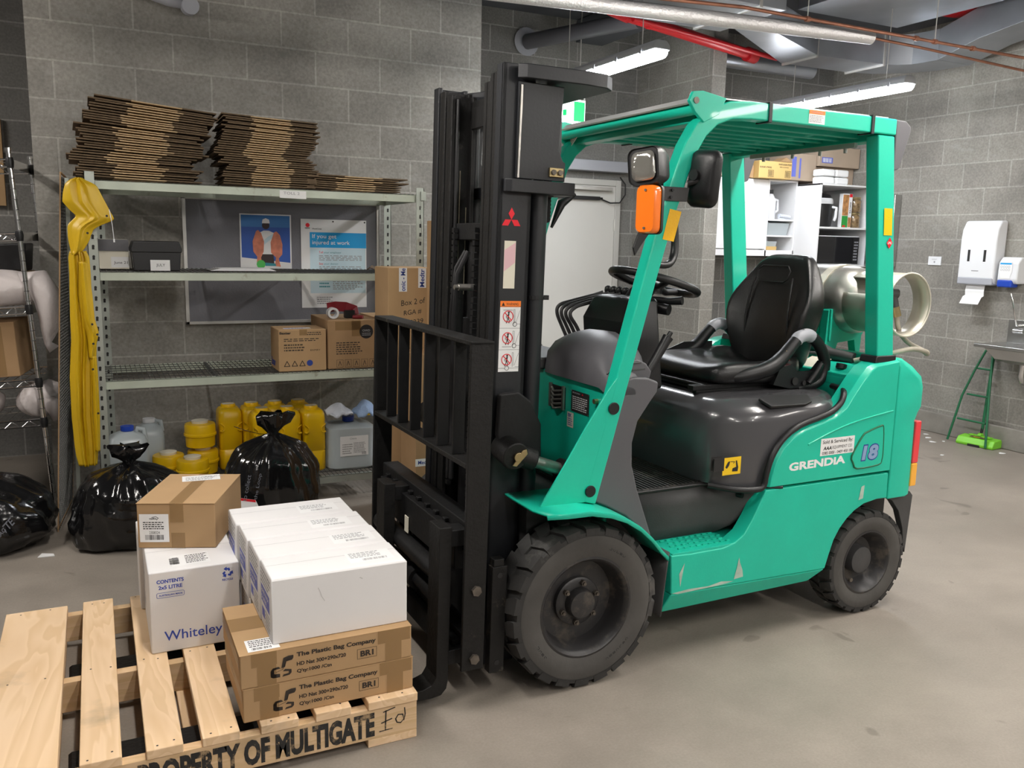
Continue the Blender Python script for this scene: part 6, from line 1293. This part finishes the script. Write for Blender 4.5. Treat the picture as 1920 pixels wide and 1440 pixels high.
T=thing('food_container',(5.42,5.97,1.482),'square clear container with yellow food on the lowest end shelf','container'); mb=MB(); mb.ring([sec_rr(5.42,5.97,z,w,w,.02) for z,w in ((1.483,.12),(1.56,.14))]); wb(mb,'container_body','clearp',T,smooth=40); mb=MB(); mb.ring([sec_rr(5.42,5.955,z,w,w,.02) for z,w in ((1.484,.124),(1.515,.128))]); wb(mb,'food','sugar',T,smooth=40)
# cartons on top of the cupboards
T,b=carton(5.133,5.50,5.80,5.92,2.091,2.235,'open yellow-brown carton printed WHITE SUGAR STICKS on top of the cupboard','sugar'); Y=5.7993
mb=MB(); mb.text('WHITE SUGAR STICKS',(5.345,Y,2.205),XP,ZP,.145,.014,bold=.03).text('3000 X 3G STICKS',(5.36,Y,2.185),XP,ZP,.10,.009,bold=.02).text('SUGAR STICKS',(5.14,Y,2.175),XP,ZP,.13,.014,bold=.03)
for x in (5.235,5.425): mb.line((x,Y,2.105),XP,ZP,[(0,0),(.06,0),(.06,.055),(0,.055),(0,0)],.003).bars((x+.006,Y,2.11),XP,ZP,.048,.045,12)
wp(b,T,mb,'printed_text','ink'); mb=MB(); mb.prism([(5.36,2.236),(5.43,2.275),(5.50,2.238)],'y',5.80,5.92); wp(b,T,mb,'open_flap','card2')
T,b=carton(5.51,5.80,5.82,6.10,2.091,2.32,'pale carton with blue print, right of the sugar sticks carton','carton_grey'); mb=MB(); mb.rect((5.515,5.8193,2.12),XP,ZP,.05,.17).rect((5.60,5.8193,2.11),XP,ZP,.02,.17); wp(b,T,mb,'blue_print','lilac')
T,b=carton(5.81,6.30,5.86,6.15,2.062,2.225,'long grey-brown carton under another one on top of the cupboards','carton_grey'); mb=MB(); mb.text('Sold',(5.83,5.8593,2.20),(0,0,-1),XP,.11,.03); wp(b,T,mb,'handwriting','greytext')
T,b=carton(5.81,6.30,5.80,6.12,2.2265,2.40,'long brown carton with a blue framed label, topmost above the cupboards','carton_grey'); mb=MB(); mb.rect((5.84,5.7993,2.255),XP,ZP,.13,.05); mb.mat(1).bars((5.85,5.7989,2.262),XP,ZP,.11,.036,14); wp(b,T,mb,'framed_label',['lilac','paper'])
T,b=carton(4.98,5.13,5.86,6.0,2.091,2.20,'small open brown carton left of the sugar sticks carton','card2')
T,b=carton(4.60,4.90,5.86,6.1,2.091,2.26,'pale carton with a green band, seen between the mirror and the forklift rear pillar','carton_grey'); mb=MB(); mb.rect((4.602,5.8593,2.17),XP,ZP,.296,.04); wp(b,T,mb,'green_band','cereal')
for k,(x,z) in enumerate(((5.72,2.10),(5.885,2.10),(5.72,2.165),(5.885,2.165))):
    mb=MB(); mb.box(x,x+.15,5.66,5.78,z-.036,z+.024); wt(mb,'tissue_pack','paper',(x+.075,5.72,z-.036),'white wrapped paper pack, %s of the four in front of the long carton'%('lower left','lower right','upper left','upper right')[k],'paper pack','white paper packs above the open cupboard',bevel=.014)
# right wall fittings
T=thing('towel_dispenser',(6.25,4.47,1.24),'white paper towel dispenser on the block wall with a towel hanging out','towel dispenser')
mb=MB(); P=[(6.31,1.25),(6.31,1.745),(6.235,1.745),(6.20,1.68),(6.19,1.60),(6.19,1.28),(6.21,1.255)]
mb.prism([(x,z) for x,z in P],'y',4.315,4.62); b=wb(mb,'dispenser_cover','whitep',T,bevel=.016,seg=3)
mb=MB(); mb.box(6.186,6.309,4.318,4.617,1.25,1.31); wp(b,T,mb,'grey_base','greyp',bevel=.012,seg=2)
mb=MB(); 
for y in (4.535,4.40): mb.box(6.1885,6.192,y-.010,y+.010,1.43,1.52)
each(mb,'level_window','ink',b,world=T); mb=MB(); mb.rect((6.1885,4.50,1.355),YN,ZP,.06,.007); wp(b,T,mb,'maker_mark','greytext')
mb=MB(); rows=[[Vector((x,y,z)) for y in (4.40,4.48,4.56)] for x,z in ((6.235,1.26),(6.225,1.20),(6.23,1.165),(6.205,1.155),(6.17,1.10))]; mb.grid(rows); wb(mb,'paper_towel','paper',T,solid=.002)
T=thing('soap_dispenser',(6.25,4.215,1.25),'white soap dispenser with a blue push bar at the right frame edge','soap dispenser')
mb=MB(); mb.prism([(6.31,1.27),(6.31,1.47),(6.24,1.47),(6.205,1.43),(6.20,1.30),(6.22,1.27)],'y',4.13,4.29); b=wb(mb,'dispenser_cover','whitep',T,bevel=.014,seg=3)
mb=MB(); mb.box(6.195,6.28,4.165,4.285,1.243,1.30); wb(mb,'push_bar','blue_cap',T,bevel=.012,seg=2)
mb=MB(); mb.poly((6.1985,4.28,1.31),YN,ZP,[(.02,0),(.09,0),(.11,.06),(.10,.13),(.02,.13),(.0,.06)]); mb.mat(1)
for a in range(4):
    for q in range(2): mb.disc((6.1975,4.258-.02*a,1.375+.022*q),YN,ZP,.008,.0062,n=12)
mb.mat(2).rect((6.1978,4.27,1.415),YN,ZP,.09,.012); wp(b,T,mb,'instruction_label',['paper','greytext','cyan'])
T=thing('wall_socket',(6.305,4.92,1.42),'small white wall plate on the block wall left of the towel dispenser','wall plate'); mb=MB(); mb.box(6.300,6.31,4.862,4.985,1.388,1.46); b=wb(mb,'plate','whitep',T,bevel=.003); mb=MB(); mb.disc((6.2995,4.923,1.415),YN,ZP,.008,n=12); mb.lines((6.2995,4.95,1.43),YN,ZP,.05,.012,2,2); wp(b,T,mb,'outlet','greytext')
T=thing('framed_mirror',(6.27,5.47,1.36),'silver-framed panel seen edge-on on the right wall beside the rear pillar','framed panel'); mb=MB(); mb.box(6.225,6.31,5.31,5.59,1.36,1.98); b=wb(mb,'frame','stainless',T,bevel=.01); mb=MB(); mb.box(6.218,6.226,5.34,5.57,1.385,1.955); wp(b,T,mb,'panel_face','grey_dk',bevel=.002)
# sink
T=thing('steel_sink',(6.1,4.0,.72),'stainless wall basin at the right frame edge under the dispensers','sink')
mb=MB(); mb.box(5.94,6.30,3.60,4.235,.80,.825); b=wb(mb,'rim','stainless',T,bevel=.005)
mb=MB(); mb.ring([[Vector((a,c,z)) for a,c in ((x0,y0),(x1,y0),(x1,y1),(x0,y1))] for x0,x1,y0,y1,z in ((5.97,6.27,3.66,4.18,.802),(6.0,6.25,3.72,4.10,.715),(6.04,6.22,3.78,4.02,.695))]); wb(mb,'bowl','stainless',T,bevel=.012,seg=2)
mb=MB(); mb.box(6.285,6.308,3.7,4.21,.825,1.0); wb(mb,'splashback','stainless',T,bevel=.003)
mb=MB(); mb.tube([(6.16,3.98,.70),(6.16,3.98,.60),(6.17,3.98,.565),(6.20,3.98,.55),(6.24,3.98,.565),(6.25,3.98,.60),(6.30,3.98,.61)],.022,14); wb(mb,'drain_trap','chrome',T,smooth=50)
mb=MB(); mb.cyl((6.30,4.10,.96),(6.22,4.10,.96),.012,12); mb.tube([(6.22,4.10,.96),(6.20,4.10,1.0),(6.17,4.12,1.15),(6.17,4.14,1.20)],.007,10); mb.cyl((6.25,4.06,.92),(6.25,4.14,.92),.018,12); wb(mb,'tap','chrome',T,smooth=50)
# green folding frame and sweeper
T=thing('green_folding_trolley',(6.2,4.32,0),'dark green tube frame leaning on the wall under the sink edge','folding frame')
mb=MB(); 
A=[(6.12,4.50,.01),(6.16,4.44,.38),(6.22,4.40,.58),(6.26,4.35,.745)]; Bq=[(6.12,4.17,.01),(6.17,4.22,.38),(6.22,4.26,.60),(6.26,4.29,.745)]
mb.tube(A,.009,10); mb.tube(Bq,.009,10); mb.tube([A[-1],Bq[-1]],.009,10); b=wb(mb,'side_rails','dkgreen',T,smooth=50)
for k,(z,) in enumerate(((.19,),(.39,),(.60,))):
    t=z/.745; mb=MB(); mb.cyl((6.12+.14*t,4.49-.13*t,z),(6.12+.14*t,4.19+.10*t,z),.008,10); wb(mb,'cross_rung','dkgreen',T,smooth=50)
T=thing('carpet_sweeper',(6.20,4.28,0),'lime green floor sweeper with a dark green handle below the sink','floor sweeper')
mb=MB(); mb.prism([(-.08,.0),(-.085,.02),(-.055,.062),(.045,.070),(.078,.03),(.08,.0)],'y',-.145,.145); b=mb.build('sweeper_head','lime',T,bevel=.008,rot=(0,0,R(8)),loc=(0,0,0))
mb=MB(); mb.box(-.090,-.078,-.045,.045,.0,.018); mb.build('front_notch','ink',b); mb=MB(); mb.rect((-.045,.06,.0685),(0,-1,0),(1,0,.06),.12,.035); mb.mat(1).rect((-.042,.03,.0695),(0,-1,0),(1,0,.06),.05,.012); mb.build('product_label',['card_dk','yellow_s'],b)
mb=MB(); mb.box(-.01,.03,-.09,.09,.070,.080); mb.prism([(-.02,.08),(.03,.08),(.015,.10),(0,.10)],'y',-.015,.015); mb.build('handle_bracket','lime',T,bevel=.003)
mb=MB(); mb.tube([(.01,0,.09),(.02,.0,.14)],.010,10); mb.build('handle_socket','blackp',T,smooth=50)
mb=MB(); mb.tube([(.02,0,.13),(.06,.0,.72)],.011,12); mb.build('handle','dkgreen',T,smooth=50)
rr=random.Random(4)
for k,(x,y,s) in enumerate(((6.05,4.62,.03),(5.95,4.50,.025),(6.05,4.48,.015),(5.62,4.16,.018),(6.12,4.03,.03),(5.45,3.33,.02),(6.15,4.72,.02))):
    mb=MB(); mb.prism([(x+s*math.cos(a)*rr.uniform(.5,1.2),y+s*math.sin(a)*rr.uniform(.5,1.2)) for a in [2*PI*i/6 for i in range(6)]],'z',.001,.004); wt(mb,'paper_scrap','paper',(x,y,0),('scrap of white litter on the floor near the green sweeper' if k<5 and k!=3 else ('scrap of white litter on the floor just behind the forklift rear wheel' if k==5 else 'scrap of white litter on the open floor right of the forklift counterweight') if k!=6 else 'scrap of white litter by the right wall kerb'),'litter','litter scraps on the floor' if k in(0,1,2,4) else None)
# ================================================================ services under the ceiling
def ductseg(name,path,w,h,label,up=(0,0,1)):
    pass
T=thing('foil_wrapped_pipe',(2.95,3.6,2.6),'silver foil-wrapped pipe crossing overhead above the forklift roof','insulated pipe')
mb=MB(); mb.cyl((1.3,3.62,2.565),(3.915,3.60,2.652),.036,28); wb(mb,'insulation','foil',T,smooth=40)
mb=MB(); mb.tube([(3.90,3.60,2.652),(4.3,3.60,2.645),(5.20,3.60,2.615),(6.3,3.60,2.58)],.008,8); wb(mb,'copper_core','copper',T,smooth=40)
T=thing('copper_pipe',(3.9,3.50,2.68),'bare copper pipe running overhead just above the foil-wrapped pipe','copper pipe')
mb=MB(); mb.tube([(1.3,3.50,2.60),(2.45,3.50,2.632),(2.93,3.50,2.658),(3.9,3.50,2.656),(5.1,3.50,2.655),(6.3,3.50,2.65)],.009,8); p=wb(mb,'pipe','copper',T,smooth=40)
mb=MB(); 
for x in (3.35,4.15,4.30,4.62): mb.lathe([(.014,-.012),(.017,0),(.014,.012)],(0,0,0),'x',12) if 0 else mb.cyl((x-.012,3.50,2.656),(x+.012,3.50,2.656),.014,10)
wp(p,T,mb,'pipe_clip','copper')
for x in (3.35,4.30): mb=MB(); mb.cyl((x,3.50,2.66),(x,3.50,CZ),.003,6); wb(mb,'drop_rod','alu',T)
# big flat duct along x
DU=thing('supply_duct',(3.2,4.9,2.95),'long flat galvanised duct under the ceiling above the foil-wrapped pipe','duct')
mb=MB(); mb.box(1.6,3.80,4.15,4.76,2.90,3.20); wb(mb,'duct_body','duct',DU,bevel=.004)
for x in (2.3,3.60): mb=MB(); mb.box(x-.010,x+.010,4.14,4.77,2.89,3.21); wb(mb,'duct_flange','alu',DU)
DB=thing('branch_duct',(5.2,5.2,2.9),'galvanised duct branch with an elbow above the second tube light','duct')
def quad_duct(P): 
    rings=[]
    for c,dx,dy,dz in P: c=Vector(c); rings.append([c+Vector(dx)*a+Vector((0,0,dz))*b for a,b in ((-1,0),(1,0),(1,1),(-1,1))])
    m_=MB(); m_.ring(rings); return m_
mb=quad_duct([((3.81,4.55,2.905),(.05,.13,0),0,.20),((4.85,5.12,2.90),(-.02,.17,0),0,.20)]); wb(mb,'duct_transition','duct',DB,bevel=.003)
mb=quad_duct([((4.85,5.12,2.90),(0,.17,0),0,.22),((5.50,5.09,2.90),(0,.18,0),0,.22)]); wb(mb,'duct_body','duct',DB,bevel=.003)
mb=quad_duct([((5.50,5.09,2.90),(0,.18,0),0,.22),((5.66,5.04,2.90),(.06,.17,0),0,.22),((5.79,4.93,2.90),(.12,.13,0),0,.22),((5.86,4.78,2.90),(.17,.07,0),0,.22),((5.88,4.60,2.90),(.18,0,0),0,.22)]); wb(mb,'duct_elbow','duct',DB,smooth=30)
mb=quad_duct([((5.88,4.60,2.90),(.18,0,0),0,.22),((5.84,4.25,2.98),(.18,0,0),0,.22),((5.74,3.3,3.08),(.18,0,0),0,.22),((5.7,2.0,3.08),(.18,0,0),0,.22)]); wb(mb,'duct_riser','duct',DB,bevel=.003)
mb=MB(); mb.box(5.488,5.502,4.90,5.285,2.885,3.13); mb.box(4.843,4.857,4.94,5.30,2.885,3.13); wb(mb,'duct_flange','alu',DB)
mb=MB(); mb.box(4.3,6.25,3.55,4.55,3.14,3.32) if 0 else mb.box(4.45,5.42,3.4,4.75,3.12,3.31); wt(mb,'ceiling_duct','duct',(5.03,4.1,3.12),'wide flat galvanised duct tight under the ceiling at the top right','duct',bevel=.004)
T=thing('sprinkler_pipe',(3.7,5.6,3.1),'pair of red fire pipes under the ceiling behind the foil-wrapped pipe','fire pipe')
mb=MB(); mb.cyl((3.40,5.30,3.07),(4.75,5.55,3.00),.040,20); wb(mb,'main_pipe','red',T,smooth=40)
mb=MB(); mb.cyl((3.42,5.22,3.03),(4.9,5.42,2.965),.018,14); wb(mb,'branch_pipe','red',T,smooth=40)
mb=MB(); mb.tube([(3.44,5.31,3.07),(3.30,5.30,3.09),(3.28,5.32,3.2),(3.28,5.32,3.32)],.048,16); mb.cyl((3.62,5.335,3.058),(3.65,5.34,3.056),.045,18); wb(mb,'pipe_elbow','red',T,smooth=50)
mb=MB(); mb.cyl((4.70,5.54,3.0),(4.80,5.56,2.995),.055,18); wb(mb,'grooved_coupling','red',T,smooth=40)
mb=MB(); mb.box(5.35,5.85,3.9,4.3,3.10,3.16) if 0 else mb.prism([(5.55,4.35),(5.95,4.3),(5.9,4.55),(5.6,4.6)],'z',3.20,3.26); wt(mb,'red_service_box','red',(5.75,4.45,3.20),'red metal piece showing between the ducts at the top right','pipe bracket')
mb=MB(); mb.tube([(2.35,6.45,2.88),(2.9,6.43,2.90),(3.33,6.40,2.95),(3.35,6.3,3.03),(3.45,5.9,3.05),(3.9,5.2,3.05)],.055,16); wt(mb,'drain_pipe','lampbody',(3.2,6.3,2.9),'grey drain pipe running under the ceiling behind the mast top','drain pipe',smooth=50) if 0 else None
T=thing('drain_pipe',(3.4,5.9,3.1),'grey drain pipe under the ceiling behind the mast top, running to the wall','drain pipe')
mb=MB(); mb.cyl((3.24,6.48,3.10),(3.62,5.45,3.10),.060,20); wb(mb,'pipe','grey',T,smooth=40)
mb=MB(); mb.lathe([(.11,0),(.10,.012),(.06,.02)],(3.235,6.478,3.10),'y',20); wb(mb,'mortar_collar','greyp',T,smooth=40)
T=thing('beam_pipe',(4.0,6.1,3.05),'grey pipe under the ceiling above the end wall pier','pipe') if 0 else None
mb=MB(); mb.box(3.70,3.95,5.2,6.49,3.15,3.32); wt(mb,'ceiling_beam','ceil',(3.82,5.85,3.15),'dark ceiling downstand beside the drain pipe','beam')
mb=MB(); mb.cyl((4.50,5.95,3.05),(5.6,5.75,3.0),.07,18); wt(mb,'grey_duct_pipe','duct',(5.0,5.85,3.0),'round grey duct behind the red pipes above the kitchen corner','duct',smooth=40)
for k,(x,y) in enumerate(((2.62,5.72),(3.13,5.75),(2.72,6.15))): mb=MB(); mb.lathe([(.030,0),(.030,-.006),(.004,-.008)],(x,y,CZ),'z',16); wt(mb,'ceiling_anchor','alu',(x,y,CZ),('small round cap on the dark ceiling, left one above the mast','small round cap on the dark ceiling, right one above the mast','small pale fitting on the dark ceiling nearest the back wall')[k],'ceiling anchor',smooth=40)
# small pipe stubs on the pier wall at the top left
T=thing('wall_pipe',(.45,5.30,2.72),'pale pipe elbow fixed high on the block pier at the top edge','pipe')
mb=MB(); mb.tube([(.30,5.30,2.80),(.44,5.30,2.765),(.53,5.30,2.76)],.030,14); mb.cyl((.55,5.33,2.75),(.55,5.22,2.735),.045,16); wb(mb,'elbow','greyp',T,smooth=50)
# exit sign
T=thing('exit_sign',(3.45,6.1,2.43),'lit green and white box sign hanging between the mast and the forklift roof','exit sign')
mb=MB(); mb.prism([(3.33,6.22),(3.455,6.08),(3.58,6.10),(3.58,6.24)],'z',2.44,2.62); b=wb(mb,'sign_box','exit_white',T,bevel=.003)
mb=MB(); mb.add([(3.465,6.0795,2.455),(3.572,6.0965,2.455),(3.572,6.0965,2.605),(3.465,6.0795,2.605)],[(0,1,2,3)]); wp(b,T,mb,'green_face','exit_green')
mb=MB(); mb.add([(3.40,6.14,2.50),(3.42,6.117,2.50),(3.42,6.117,2.545),(3.40,6.14,2.545)],[(0,1,2,3)]); wp(b,T,mb,'pictogram','exit_green')
mb=MB(); mb.box(3.50,3.62,6.13,6.17,2.655,2.665); mb.cyl((3.60,6.15,2.66),(3.60,6.15,2.46),.008,8); mb.cyl((3.55,6.15,2.66),(3.55,6.15,CZ),.006,8); mb.box(3.5,3.56,6.14,6.16,2.62,2.66); wb(mb,'hanging_bracket','alu',T)
